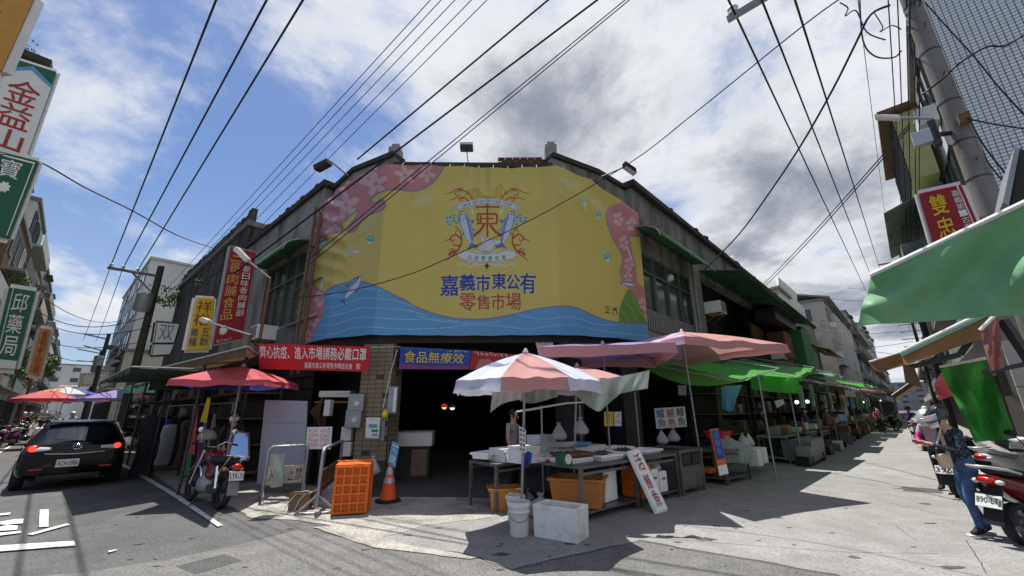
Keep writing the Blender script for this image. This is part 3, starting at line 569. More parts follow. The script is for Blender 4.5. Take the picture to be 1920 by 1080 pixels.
pk2s=list(smooth(pk2,False))+[(1230,441),(1182,443)]+list(smooth([(1182,443),(1187,475),(1193,497),(1194,519),(1199,533),(1230,550)],False))+[(1230,640)]+list(smooth([(1216,606),(1206,586),(1191,556),(1182,543),(1171,534),(1165,519),(1164,504),(1167,490),(1165,475),(1150,449),(1137,419)],False))
pm_=np.zeros(PX.size,bool)
for p_ in(pk1s,pk2s): pm_[fill(p_,PINK,False)]=True
for k in range(16):                               # flowers of five petals, clipped to the pink
    cx,cy=[(705,345),(760,328),(650,385),(620,420),(600,560),(588,600),(578,630),(690,335),(800,325),(1160,410),(1185,420),(1170,455),(1180,495),(1178,520),(1205,570),(1212,600)][k]
    rad=[22,18,24,18,17,16,14,16,16,15,15,15,15,13,14,12][k]; ph=rb_.rand()*6; sq=.6 if (cx>1130 or cx<612) else 1.
    for j in range(5):
        an=ph+j*2*math.pi/5; ell(cx+math.cos(an)*rad*.62*sq,cy+math.sin(an)*rad*.62,rad*.48*sq,rad*.27,PET,an if sq==1 else math.atan2(math.sin(an),math.cos(an)*sq),pm_)
stroke(pk1,2.6,OUT); stroke([(1182,443),(1230,440)],2.4,OUT,False); stroke([(1137,419),(1150,449),(1165,475),(1167,490),(1164,504),(1165,519),(1171,534)],1.6,OUT); stroke([(1135,404),(1137,419)],1.4,OUT)
bl=[(609,549),(616,542),(638,533),(664,528),(687,530),(715,541),(741,554),(760,563),(780,575),(817,589),(854,597),(891,599),(928,596),(965,589),(1002,580),(1039,575),(1061,574),(1084,578),(1106,588),(1132,599),(1160,605),(1190,607),(1225,607)]
fill(list(smooth([(1161,606),(1161,586),(1167,564),(1176,545),(1182,543),(1191,556),(1206,586),(1214,608)],False)),GRN,False)
for l in([(1169,560),(1185,580),(1196,606)],[(1163,580),(1172,590),(1180,606)],[(1184,548),(1195,575),(1212,600)],[(1161,596),(1166,600),(1170,607)]): stroke(l,.9,(.42,.5,.2))
fill(list(smooth(bl,False))+[(1230,700),(560,700),(581,647),(594,616),(604,595),(609,561)],BLU,False)
stroke(bl,2.8,OUT)
LW=np.array((.40,.60,.74))
for l in([(610,559),(645,546),(684,541),(715,544)],[(609,578),(638,572),(677,559),(705,559.5),(741,563.5),(775,574)],[(606,595),(643,587),(677,577),(705,577.5),(760,581),(800,592)],[(599,611),(632,607),(664,596.5),(695,594.7),(760,599),(830,600),(860,603)],[(588,629),(625,626),(658,614.6),(690,613),(760,617),(828,615.5),(876,610),(928,610),(987,617),(1039,610),(1076,610),(1113,617),(1160,625),(1220,630)],[(972,590),(1017,598),(1061,594),(1090,598),(1120,608),(1160,609)],[(780,592),(830,603),(890,606),(940,603)]): stroke(l,1.0,LW,True,False,None,.85)
def broc(cx,cy,r,rot=0.):
    d=lambda x,y:(cx+(x*math.cos(rot)-y*math.sin(rot))*r,cy+(x*math.sin(rot)+y*math.cos(rot))*r)
    fill([d(-.2,.1),d(.2,.1),d(.35,1.15),d(0,1.25),d(-.3,1.15)],(.55,.66,.6),False)
    for x,y in((-.6,.15),(-.3,-.35),(.2,-.55),(.6,-.2),(.65,.25),(0,0),(.1,.35),(-.25,.35)): ell(*d(x,y),.36*r,.34*r,(.50,.66,.58)); ell(*d(x,y),.27*r,.25*r,(.09,.33,.22))
def carrot(cx,cy,r,rot):
    d=lambda x,y:(cx+(x*math.cos(rot)-y*math.sin(rot))*r,cy+(x*math.sin(rot)+y*math.cos(rot))*r)
    fill([d(-.25,-.2),d(.25,-.2),d(.15,.6),d(0,1.3),d(-.15,.6)],(.6,.68,.62),False)
    for x in(-.7,-.35,0,.35,.7): stroke([d(0,-.2),d(x,-.9-.2*(1-abs(x)))],r*.16,(.34,.55,.45),False)
def tuna(cx,cy,r,rot,fl=1):
    d=lambda x,y:(cx+(x*math.cos(rot)-y*fl*math.sin(rot))*r,cy+(x*math.sin(rot)+y*fl*math.cos(rot))*r)
    NV=(.10,.13,.34)
    fill([d(1,.02),d(.75,-.24),d(.3,-.34),d(-.3,-.24),d(-.8,-.05),d(-.8,.05),d(-.3,.2),d(.3,.3),d(.75,.2)],NV); fill([d(.95,.03),d(.72,-.18),d(.3,-.27),d(-.3,-.19),d(-.75,-.03),d(-.75,.03),d(-.3,.15),d(.3,.25),d(.72,.16)],(.56,.62,.74))
    fill([d(.9,-.05),d(.6,-.22),d(.1,-.25),d(-.5,-.1),d(0,-.08),d(.5,-.03)],(.20,.28,.52))
    fill([d(-.75,0),d(-1.12,-.32),d(-.98,0),d(-1.12,.32)],NV,False); fill([d(.1,-.3),d(-.02,-.55),d(-.12,-.27)],NV,False); fill([d(.2,.25),d(.05,.5),d(0,.24)],NV,False); fill([d(-.3,-.2),d(-.42,-.38),d(-.45,-.18)],NV,False)
    ell(*d(.78,-.07),.06*r,.06*r,(.02,.02,.05)); stroke([d(.6,-.15),d(.55,0),d(.6,.13)],r*.035,NV)
broc(694,447,10,.25); broc(1121,402,8,.1); broc(1138,480,9.5,-.3); carrot(1094,382,11,-.25); carrot(664,471,11,-1.35); carrot(604,532,11,.35); tuna(659,542,30,-.95)
ell(602,453,5.5,6,(.45,.55,.75)); stroke([(604,458),(609,465),(612,462)],1.4,(.2,.3,.5)); tuna(1178,532,14,.1); fill([(1174,462),(1177,460),(1186,484),(1190,494),(1183,486)],(.5,.56,.66),False)
# the emblem: coordinates of the photo
E_=lambda p:(820+p[0]/4,330+p[1]/4); mir=lambda p:(744-p[0],p[1])
RED=(.36,.065,.03); 
for m_ in(lambda p:p,mir):
    for l,wd in(([(262,172),(235,130),(195,108),(150,112),(135,135),(155,150),(172,135)],(9,4)),([(200,110),(150,95),(110,120),(80,128),(45,135)],(8,3)),([(240,190),(205,165),(180,160),(165,178),(180,190),(195,180)],(8,3)),([(190,170),(140,165),(85,185)],(7,3)),([(150,112),(175,88),(195,92)],(5,3)),([(215,140),(235,112),(225,100)],(5,3)),
                ([(140,375),(175,430),(180,500),(150,560),(110,570),(90,590)],(6,16)),([(175,470),(140,440),(105,455),(100,480),(120,490),(130,472)],(11,5)),([(105,470),(75,480),(48,495)],(8,3)),([(150,560),(110,600),(62,635)],(12,3)),([(140,575),(118,545),(85,560)],(9,4)),([(160,520),(130,520),(115,505)],(9,4)),([(150,400),(135,420),(140,440)],(6,3))):
        stroke([E_(m_(p)) for p in l],(wd[0]/4*1.25,wd[1]/4*1.25),RED)
    cx,cy=E_(m_((122,322)))
    for k in range(15):
        a=k*2.4; rr_=1.5+ (k%5)*2.7; x=cx+rr_*math.cos(a)*1.0; y=cy+rr_*math.sin(a)*.98; ell(x,y,3.9,3.7,(.45,.62,.5)); ell(x,y,3.0,2.8,(.13,.34,.20))
    tcx,tcy=E_(m_((262,262))); carrot(tcx,tcy-2,9.5,-.3 if m_ is not mir else .3)
    f_=[(163,285),(178,262),(205,270),(238,315),(258,370),(270,430),(266,485),(258,512),(240,500),(212,455),(185,395),(168,335)]
    fill([E_(m_(p)) for p in f_],(.10,.13,.32)); c_=np.mean(f_,0); fill([E_(m_((c_[0]+(p[0]-c_[0])*.88,c_[1]+(p[1]-c_[1])*.95))) for p in f_],(.50,.57,.70))
    fill([E_(m_(p)) for p in[(205,280),(236,322),(252,380),(262,440),(256,490),(240,430),(225,360),(210,310)]],(.16,.24,.50))
    fill([E_(m_(p)) for p in[(256,500),(222,548),(258,535),(300,545),(312,520),(275,512)]],(.12,.16,.38),False); fill([E_(m_(p)) for p in[(248,330),(278,325),(262,360)]],(.12,.16,.38),False); fill([E_(m_(p)) for p in[(262,388),(305,412),(270,410)]],(.2,.26,.45),False); fill([E_(m_(p)) for p in[(192,405),(185,440),(205,452)]],(.2,.26,.45),False)
    ell(*E_(m_((186,286))),1.5,1.5,(.02,.02,.06)); stroke([E_(m_(p)) for p in((172,318),(190,325),(208,312))],.7,(.12,.16,.4))
    for l,wd in(([(300,640),(250,680),(195,660),(165,668),(172,682)],(7,4)),([(340,660),(290,672),(262,640),(235,645),(245,665)],(7,4)),([(330,580),(300,565),(270,575),(285,590)],(8,4))): stroke([E_(m_(p)) for p in l],(wd[0]/4*1.3,wd[1]/4*1.3),(.6,.62,.62))
RB=(.60,.66,.72)
top=[(160,215),(230,190),(300,176),(372,170),(444,176),(515,190),(585,215)]
fill([E_(p) for p in[(112,232),(165,212),(172,245),(150,258),(140,240),(118,262)]],(.4,.46,.55),False); fill([E_(mir(p)) for p in[(112,232),(165,212),(172,245),(150,258),(140,240),(118,262)]],(.4,.46,.55),False)
def band(curve,h,c,edge):
    up=smooth(curve,False); dn=[(x,y+h) for x,y in up][::-1]; pl_=[E_(p) for p in list(up)+dn]; fill(pl_,c,False); stroke([E_(p) for p in up],.7,edge,False); stroke([E_(p) for p in dn],.7,edge,False); return up
u1=band(top,36,RB,(.25,.3,.38))
word='CHIAYI CITY EASTERN PUBLIC MARKET'
for i,ch in enumerate(word):
    if ch==' ': continue
    x=180+i*(385/len(word)); y=np.interp(x,u1[:,0],u1[:,1]); p=E_((x,y+9)); q=E_((x+9.6,y+28)); glyph(ch,p[0],p[1],q[0],q[1],(.16,.26,.46),0,.2)
bot=[(150,585),(220,606),(300,614),(372,616),(444,614),(524,606),(594,585)]
fill([E_(p) for p in[(150,585),(205,555),(225,600)]],(.48,.53,.58),False); fill([E_(mir(p)) for p in[(150,585),(205,555),(225,600)]],(.48,.53,.58),False)
bt=[(x,y-30) for x,y in bot]; 
fill([E_(p) for p in[(150,590),(205,558),(290,580),(372,586),(454,580),(540,558),(594,590),(545,625),(460,638),(372,642),(284,638),(200,625)]],RB); stroke([E_(p) for p in[(150,590),(205,558),(290,580),(372,586),(454,580),(540,558),(594,590),(545,625),(460,638),(372,642),(284,638),(200,625)]],.8,(.22,.27,.33),True,True)
for i,ch in enumerate('公有零售市場'):
    x=228+i*51; y=592+10*(1-((x-365)/140)**2); p=E_((x,y)); q=E_((x+30,y+34)); glyph(ch,*p,*q,(.12,.3,.2),0,.25)
fill([E_(p) for p in[(372,645),(382,668),(396,676),(380,684),(372,712),(364,684),(348,676),(362,668)]],(.03,.03,.03),False)
# pig's head
PG=(.58,.62,.66); ED=(.16,.22,.38)
for sh_ in([(330,500),(325,440),(352,470),(356,490)],[(415,500),(440,478),(480,492),(455,516),(425,515)]): fill([E_(p) for p in sh_],PG); stroke([E_(p) for p in sh_],.9,ED,True,True)
ell(*E_((383,518)),12,12.5,ED); ell(*E_((383,518)),11.2,11.7,PG); ell(*E_((338,542)),7.6,5.6,ED); ell(*E_((338,542)),6.8,4.8,(.62,.66,.7)); ell(*E_((330,542)),1.1,1.5,ED); ell(*E_((344,542)),1.1,1.5,ED); ell(*E_((357,507)),1.2,1,ED); ell(*E_((398,505)),1.2,1,ED); stroke([E_(p) for p in((320,560),(345,572),(380,566))],.9,ED)
# rooster outline
for l in([(250,125),(262,95),(290,92),(318,110),(300,160)],[(318,110),(345,148),(400,155),(425,130),(440,90),(465,66)],[(465,66),(485,68),(492,95),(478,110),(484,140),(470,165)],[(262,95),(270,130),(262,160)],[(290,95),(300,130),(300,160)],[(440,90),(448,120),(440,160)],[(460,70),(470,60),(480,68)],[(330,150),(380,165),(440,162)]): stroke([E_(p) for p in l],1.1,(.45,.24,.04))
fill([E_(p) for p in[(250,125),(270,92),(318,108),(350,150),(400,155),(430,125),(448,85),(470,64),(486,75),(480,112),(484,165),(262,165)]],(.48,.30,.05),True,None,.45)
# the big red character, built of strokes
def rs_(l,wd): stroke([E_(p) for p in l],wd/4,RED,False)
rs_([(294,232),(464,232)],13); rs_([(375,214),(375,452)],15); rs_([(303,284),(440,284)],13); rs_([(303,284),(303,322)],14); rs_([(296,322),(330,322)],10); rs_([(300,356),(440,356)],13); rs_([(440,284),(448,300),(448,340),(440,358)],15); rs_([(336,318),(420,318)],11); rs_([(318,300),(318,360)],0.1)
rs_([(326,300),(326,345)],13); rs_([(346,372),(318,412),(275,448)],20); rs_([(400,372),(430,412),(476,448)],20); rs_([(303,322),(310,356)],13)
for ch,b in zip('嘉義市東公有',((25,745,158,898),(168,737,285,858),(292,740,394,870),(410,730,515,850),(520,740,618,852),(622,730,738,880))):
    p=E_(b[:2]); q=E_(b[2:]); glyph(ch,*p,*q,(.62,.58,.32),0,1.7); glyph(ch,*p,*q,(.022,.055,.27),0,.75)
for ch,b in zip('零售市場',((166,882,290,1012),(296,895,394,1000),(406,882,506,1005),(516,877,628,1005))):
    p=E_(b[:2]); q=E_(b[2:]); glyph(ch,*p,*q,(.62,.54,.28),0,1.5); glyph(ch,*p,*q,(.40,.085,.025),0,.55)
glyph('正',1135,575,1145,587,(.12,.10,.02),0,.4); glyph('門',1149.5,577,1157,590,(.12,.10,.02),0,.4)
# print slightly darker left of the left fold
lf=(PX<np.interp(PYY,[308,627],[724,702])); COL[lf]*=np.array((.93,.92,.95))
# fading, grime runs and sheet seams of the vinyl itself
rn=np.random.RandomState(8); fade=np.zeros(PX.size)
for k in range(14): fade+=np.sin(PX*rn.uniform(.004,.05)*rn.choice([-1,1])+PYY*rn.uniform(.003,.03)+rn.rand()*6)/14
run=np.zeros(PX.size)
for k in range(40):
    x0=rn.uniform(590,1200); y0=rn.uniform(308,330); ln_=rn.uniform(30,140); run+=np.exp(-((PX-x0)/rn.uniform(1.2,4))**2)*np.clip(1-(PYY-y0)/ln_,0,1)*rn.uniform(.03,.10)
COL*=.88*(1+.07*fade-np.clip(run,0,.16))[:,None]
for xs in(798,912,1026): COL[np.abs(PX-xs-(PYY-470)*.004*(xs-960)/80)<.55]*=.93
# positions on the faces
dirs=np.array([ray(x,y) for x,y in zip(PX,PYY)]); tb=np.full(PX.size,-1e9); nb=np.zeros((PX.size,3))
for i in range(5):
    p,q=A[i],A[i+1]; n=(q-p).cross(UP).normalized(); n_=np.array(n); t=(np.array(p)-np.array(O))@n_/(dirs@n_); up_=t>tb; tb[up_]=t[up_]; nb[up_]=n_
pos=np.array(O)+dirs*tb[:,None]
u_=(PX-597)/600; v_=(PYY-308)/330
wr_=.010*np.sin(26*v_+14*u_+3*np.sin(5*u_))*np.exp(-((v_)/.45)**2)*(u_<.75)+.012*np.sin(60*u_+9*v_)*np.exp(-(v_/.16)**2)+.02*np.sin(55*u_-30*v_)*((u_>.8)*np.exp(-((v_-.18)/.16)**2))+.03*np.sin(70*v_-40*u_)*(u_<.085)*np.exp(-((v_-.4)/.25)**2)+.006*np.sin(9*u_+4*v_)+.008*np.sin(40*u_+2)*np.exp(-((1-v_)/.12)**2)+.012*np.sin(18*v_-30*u_+2*np.sin(7*v_))*np.exp(-((u_-.30)/.12)**2-((v_-.22)/.25)**2)
pos=pos+nb*wr_[:,None]*1.8
BN=thing('printed_banner','huge yellow printed banner with fish emblem wrapped round the market corner','banner',(-1,9.6,ZF))
me=bpy.data.meshes.new('banner_sheet'); idx=np.arange(nc*nr+nc).reshape(nr+1,nc); q_=np.stack([idx[:-1,:-1],idx[1:,:-1],idx[1:,1:],idx[:-1,1:]],-1).reshape(-1,4)
me.vertices.add(len(pos)); me.vertices.foreach_set('co',(pos-np.array((-1,9.6,ZF))).astype(np.float32).ravel()); me.loops.add(q_.size); me.loops.foreach_set('vertex_index',q_.ravel().astype(np.int32)); me.polygons.add(len(q_)); me.polygons.foreach_set('loop_start',np.arange(0,q_.size,4,dtype=np.int32)); me.polygons.foreach_set('use_smooth',np.ones(len(q_),bool)); me.update(calc_edges=True)
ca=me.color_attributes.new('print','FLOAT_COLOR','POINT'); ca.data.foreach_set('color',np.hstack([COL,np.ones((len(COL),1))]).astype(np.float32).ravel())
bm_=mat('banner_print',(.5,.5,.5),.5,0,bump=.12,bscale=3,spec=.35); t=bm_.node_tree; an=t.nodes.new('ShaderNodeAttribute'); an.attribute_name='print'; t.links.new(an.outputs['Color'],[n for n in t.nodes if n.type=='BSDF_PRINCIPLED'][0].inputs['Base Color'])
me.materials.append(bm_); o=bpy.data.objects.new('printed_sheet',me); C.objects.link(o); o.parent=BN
tie=MB()
for j in range(0,nc,22):
    p=Vector(pos[nr*nc+j]); tie.tube([p+Vector((0,-.01,.02)),p+Vector((.03,.12,.14))],.008,4)
    if j%44==0: p=Vector(pos[j]); tie.tube([p+Vector((0,-.01,-.02)),p+Vector((.0,.2,.22))],.008,4)
wobj('rope_tie',tie,'white_metal',BN)['kind']='stuff'
# ================================================================ umbrellas
def umbrella(label,base,apz,rimz,rad,cols_,n=8,val=.18,rot=0.,tilt=(0,0),sag=.06,zbase=0.,group=None,pr=.02,sub=12,valm=None):
    t=thing('market_umbrella',label,'umbrella',(base[0],base[1],zbase),0,group); ap=Vector((tilt[0],tilt[1],apz-zbase)); 
    rim=[]
    for i in range(n):
        a=rot+2*math.pi*i/n; rim.append(Vector((tilt[0]+rad*math.cos(a),tilt[1]+rad*math.sin(a),rimz-zbase-tilt[0]*math.cos(a)*0)))
    for i in range(n):
        p,q=rim[i],rim[(i+1)%n]
        def f(u,v):
            e=p.lerp(q,u); m=math.sin(math.pi*u)
            r=ap.lerp(e,v); r.z-=sag*math.sin(math.pi*v)*.55*(1 if n>4 else .5)*-1*0+sag*m*v*(1-v)*1.6; r-=((e-ap)*Vector((1,1,0)) if False else Vector((e.x-ap.x,e.y-ap.y,0)))*(.05*m*v*v); r.z+=.10*(apz-rimz)*math.sin(math.pi*v)+(.010*math.sin(17*u+5*v+i*2.1)+.008*math.sin(9*v-13*u+i))*v*math.sin(math.pi*min(1,u*1.0))**.5*(rad/1.2)
            return r
        mb=MB().grid(f,sub,10); vb=MB() if valm else mb
        if val:
            def g(u,v):
                e=f(u,1); o_=Vector((e.x-ap.x,e.y-ap.y,0)).normalized(); return e+o_*(.035*v+.012*math.sin(u*9+i))*v-UP*(val*v*(1+.10*math.sin(u*6.3+i*2)))
            vb.grid(g,sub,3)
            if valm: obj('valance',vb,valm,t,smooth=50)
        obj('canopy_panel',mb,cols_[i%len(cols_)],t,smooth=50)
    obj('pole',MB().tube([(0,0,0),(tilt[0]*.5,tilt[1]*.5,(apz-zbase)*.5),(tilt[0],tilt[1],apz-zbase+.02)],pr,8),'grey_metal',t,smooth=40)
    for i in range(n): obj('rib',MB().tube([ap-UP*.03,ap.lerp(rim[i],.5)-UP*.01+UP*.10*(apz-rimz),rim[i]-UP*.015],.008,5),'grey_metal',t)
    obj('finial',MB().lathe([(.0,-.01),(.05,0),(.035,.03),(.02,.06),(.0,.075)],10,ap),'white_cloth',t,smooth=50)
    return t
ub=G(974,1003)
umbrella('faded pale blue and pink eight panel umbrella standing in a white bucket',(ub.x+.03,ub.y+.25),2.53,2.06,1.16,['pink_cloth','faded_blue_cloth'],8,.17,R_(-108),(.10,.0),.13,.12)
u2=G(1062,960)
umbrella('lilac and red umbrella with grey cloth hung from its rim above the fish',(u2.x+.15,u2.y+.3),2.44,2.13,1.2,['pink_cloth','blue_cloth','lilac_cloth','lilac_cloth'],8,.1,R_(-100),(.2,0),.05,0)
u3=G(1322,915)
umbrella('large square pink and lilac umbrella over the metal fish tank',(u3.x,u3.y),3.42,2.98,2.1,['pink_cloth','pink_cloth','lilac_cloth','lilac_cloth'],4,.16,R_(-112),(-.08,0),.1)
umbrella('square purple topped umbrella with pinkish red valance beside the lilac one',(1.95,8.75),3.0,2.80,1.75,['lilac_cloth','purple_cloth','purple_cloth','purple_cloth'],4,.2,R_(-55),(0,0),.08,valm='pink_cloth')
u5=G(412,930)
umbrella('square red umbrella with one blue side over the parked motorcycle',(u5.x,u5.y),2.60,2.26,1.25,['red_cloth','red_cloth','blue_cloth','blue_cloth'],4,.12,R_(-128),(0,0),.06)
# draped cloths under the second umbrella
def drape(label,topc,botc,Y,m,folds=9,amp=.05,name='hung_cloth'):
    T_=[pY(x,y,Y+(0 if not isinstance(Y,tuple) else 0)) for x,y in smooth(topc,False,5)]; Bt=[pY(x,y,Y) for x,y in smooth(botc,False,5)]
    def at(P_,u):
        k=u*(len(P_)-1); i=min(int(k),len(P_)-2); return P_[i].lerp(P_[i+1],k-i)
    mb=MB().grid(lambda u,v:at(T_,u).lerp(at(Bt,u),v)+Vector((0,amp*math.sin(u*folds*math.pi+2*v)*(.3+.7*v),0)),36,10)
    o=obj(name,mb,m,None,smooth=80); return tag(o,label,'cloth')
drape('grey green cloth sagging in a deep swag from the lilac umbrella rim',[(1058,708),(1110,712),(1160,706),(1218,694)],[(1066,728),(1088,748),(1122,772),(1152,746),(1172,736),(1217,728)],6.7,'grey_cloth',8,.07)
drape('grey cloth knotted in folds behind the umbrella poles',[(968,718),(1000,714),(1046,708)],[(975,752),(1000,756),(1045,744)],7.0,'grey_cloth',9,.05)
drape('tattered white cloth hanging from the red umbrella edge over the entrance',[(924,728),(950,714),(990,710)],[(919,774),(945,756),(982,748)],6.6,'white_cloth',8,.05)
drape('small red cloth strip tied beneath the front umbrella',[(940,722),(970,712),(1014,702)],[(960,728),(985,728),(1005,722)],6.95,'red_cloth',5,.02)
# ================================================================ tarpaulin awnings along the lane
def tarp(label,s0,s1,n0,n1,z0,z1,m,fr='R',side=None,front=.12,sagv=.12,name='tarp_awning',group=None,side_n=None,rise=0.):
    dd,nn=(Ld,Ln) if fr=='L' else (Rd,Rn); base=dd*(s0+s1)/2+nn*n1
    t=thing(name,label,'awning',(base.x,base.y,z1),0,group); o_=-Vector((base.x,base.y,z1))
    f=lambda u,v:dd*(s0+(s1-s0)*u)+nn*(n0+(n1-n0)*v)+UP*(z0+(z1-z0)*v+rise*u-sagv*math.sin(math.pi*v)*(.6+.4*math.cos(u*12))-.03*math.sin(u*11))+o_
    mb=MB().grid(f,14,8)
    if front: mb.grid(lambda u,v:f(u,1)-UP*front*v*(1+.15*math.sin(u*20))+nn*(.02*v if fr=='R' else -.02*v),14,2)
    obj('sheet',mb,m,t,smooth=60)
    if side:
        a=side_n or 0.; obj('side_flap',MB().grid(lambda u,v:f(0,a+(1-a)*u)-UP*side*v*(1-.06*u)+dd*.05*math.sin(u*14+2*v),16,6),m,t,smooth=60)
    fr_=MB(); fr_.tube([f(0,1)+UP*.02,f(1,1)+UP*.02],.02,6)
    obj('front_rail',fr_,'grey_metal',t)
    for u in(0,1): obj('side_rail',MB().tube([f(u,0)+UP*.02,f(u,1)+UP*.02],.018,6),'grey_metal',t)
    return t
tarp('bright green tarpaulin sloping from the wall beside the pink umbrella',10.1,14.6,-5.2,-2.75,2.85,2.2,'green_tarp',front=0,sagv=.3,rise=.55)
tarp('bright green tarpaulin with a deep square side flap over the lane',15,18.6,-5.0,-2.4,3.2,2.52,'green_tarp',side=.5,side_n=.5,front=.1,rise=.5)
for i,(s0,s1,n1,z1,m,l,sd) in enumerate([(19.4,22.5,-2.5,2.55,'green_roof_sheet','dark green sheet awning with ragged edge above the steel stall',.3),(21.5,25,-2.2,3.0,'teal_sheet','pale teal striped awning above the brown flap',0),(25.4,28.5,-2.3,2.6,'brown_awning','brown tarpaulin awning along the lane next to a white sheet',.4),(29,32,-2.2,2.65,'white_cloth','white cloth awning along the lane',.5),(32.5,38,-2.0,3.0,'green_tarp','far bright green awning over the lane before the pink one',0),(38.5,45,-1.9,3.1,'green_tarp','farthest long bright green awning over the lane',0),(46,52,-1.7,2.9,'pink_cloth','faded pink awning far along the lane',.2),(53,60,-1.4,3.2,'tan_awning','cream tan awning far down the lane past the pink one',.2),(61,72,-1.4,3.0,'green_roof_sheet','dark awning at the far end of the lane stalls',.2)]):
    tarp(l,s0,s1,-5.2,n1,z1+.85,z1,m,side=sd,side_n=.3)
# left street awnings along the market wing
def quad_tarp(label,q,m,sagv=.06,name='tarp_awning',torn=0.,front=.15):
    q=[Vector(p) for p in q]; base=q[1].lerp(q[2],.5); t=thing(name,label,'awning',tuple(base)); rt=random.Random(5)
    f=lambda u,v:(q[0].lerp(q[1],v)).lerp(q[3].lerp(q[2],v),u)-base-UP*sagv*math.sin(math.pi*v)*(.6+.4*math.sin(u*15))
    mb=MB().grid(f,26,8); jag=[rt.uniform(.3,1.6) for _ in range(60)]
    if front: mb.grid(lambda u,v:f(u,1)-UP*front*v*(jag[int(u*40)] if torn else 1),40,2)
    obj('sheet',mb,m,t,smooth=60); obj('front_rail',MB().tube([f(0,1)+UP*.02,f(.5,1)+UP*.02,f(1,1)+UP*.02],.02,6),'grey_metal',t); obj('near_rail',MB().tube([f(0,0)+UP*.02,f(0,1)+UP*.02],.02,6),'grey_metal',t); return t
quad_tarp('long brown canvas awning along the market side of the left street',[LF(15.2,4.5,3.3),LF(8.7,2.3,2.78),LF(21,1.5,2.78),LF(21,4.5,3.4)],'brown_awning')
quad_tarp('torn dark green awning with ragged edge under the brown canvas awning',[LF(12,3.4,2.62),LF(11.2,1.0,2.5),LF(16.5,.9,2.45),LF(17,3.4,2.7)],'green_roof_sheet',.05,torn=1,front=.08)
def rack(label,p,rz,group,tg):  # added rack, a dark mass that deepens the shade under the awnings
    t=thing('shade_fill_rack',label,'rack',tuple(p),rz,group)
    for x in(-1.6,1.6):
        for y in(-.4,.4): obj('upright',MB().box(x-.03,x+.03,y-.03,y+.03,0,2.3),'dark_metal',t)
    for k in range(4):
        z=.25+k*.62; obj('shelf',MB().box(-1.65,1.65,-.42,.42,z-.03,z),'wood',t); x=-1.5
        while x<1.3:
            w_=tg.uniform(.3,.8); h_=tg.uniform(.22,.55); obj('dark_fill_goods',MB().box(x,x+w_,-.38,.38,z+.002,z+h_),tg.choice(['plastic_black','trousers','interior','dark_wall','wood','trousers','tank_top','plastic_grey']),t,bevel=.02); x+=w_+.03  # goods coloured dark so the stall shade sits in their colour
    return t
for i in range(6): rack('tall dark shelf rack added to deepen the shade under the left street awnings',LF(13.5+i*4.2,3.7),ANG_L,'added dark racks on the left street',random.Random(17+i))
for i in range(8): rack('dark shelf rack added to fill the shade behind the lane stall tables',RF(15.2+i*3.9,-4.75),ANG_R,'added dark racks behind the lane stalls',random.Random(40+i))
tarp('green edged torn awning end beyond the brown canvas awning',20.8,25,NLW,2.5,3.4,2.75,'green_roof_sheet','L',side=.35,side_n=.4)
tarp('light green plastic awning farther up the left street by the lamps',26,33,5.2,2.3,3.4,2.75,'teal_sheet','L',side=.3,side_n=.5)
tarp('dull green awning farthest up the market side of the left street',34,46,5.5,2.2,3.6,2.9,'green_roof_sheet','L')
# ================================================================ fish stall
P3=G(1094,984); P6=G(1323,919); e=(P6-P3); LEN=e.length; e.normalize(); P2=G(1006,957); f_=Vector((-e.y,e.x,0)); 
if f_.dot(P2-P3)<0: f_=-f_
def stall_table(label,o,ax,ay,lx,ly,h,shelf=.14,top='sheet_steel',legs=True,group=None,name='stall_table'):
    rz=math.atan2(ax.y,ax.x); t=thing(name,label,'table',(o.x,o.y,0),rz,group); sg=1 if (ax.x*ay.y-ax.y*ay.x)>0 else -1; Y=ly*sg
    y0,y1=min(0,Y),max(0,Y)
    obj('table_top',MB().box(0,lx,y0,y1,h-.05,h),top,t,bevel=.008)
    for x in(.03,lx-.03):
        for y in(y0+.03,y1-.03): obj('leg',MB().box(x-.025,x+.025,y-.025,y+.025,.006,h-.05),'sheet_steel',t)
    if shelf: obj('shelf',MB().box(.03,lx-.03,y0+.03,y1-.03,shelf-.03,shelf),top,t)
    obj('rail',MB().box(.05,lx-.05,y0+.02,y0+.05,h-.14,h-.1).box(.05,lx-.05,y1-.05,y1-.02,h-.14,h-.1),'sheet_steel',t)
    return t
T1=stall_table('stainless fish table with foam trays at the stall corner',P3,e,f_,1.55,1.35,.80)
P4=P3+e*1.62; stall_table('stainless fish table beside the leaning white sign',P4,e,f_,1.35,1.3,.80)
Q0=P3+f_*1.40-e*.55; stall_table('low stainless side table under the stacked foam lids by the entrance',Q0,e,f_,2.1,.8,.76,None)
# steel tank cabinet
t=thing('fish_tank_cabinet','grey sheet metal fish tank cabinet at the end of the fish stall','cabinet',tuple(P3+e*3.05),math.atan2(e.y,e.x)); sg=1 if (e.x*f_.y-e.y*f_.x)>0 else -1; LL=LEN-3.05
obj('tank',MB().box(0,LL,0*sg,1.0*sg,.1,.52),'sheet_steel',t,bevel=.01); obj('basin_rim',MB().box(-.03,LL+.05,-.03,.04,.78,.84).box(-.03,.03,.0,1.0,.78,.84).box(LL-.02,LL+.05,0,1.0,.78,.84),'sheet_steel',t)
for x in(0.02,LL-.02): obj('leg',MB().box(x-.03,x+.03,-.02,.04,.006,.8),'sheet_steel',t)
obj('back_panel',MB().box(0,LL,.95,1.,.5,.82),'sheet_steel',t)
obj('panel',MB().box(.1,LL/2-.03,-.012,.01,.56,.76).box(LL/2+.03,LL-.1,-.012,.01,.56,.76),'dark_metal',t)
def W(a,b,z=0.): return P3+e*a+f_*b+UP*z
RZ=math.atan2(e.y,e.x)
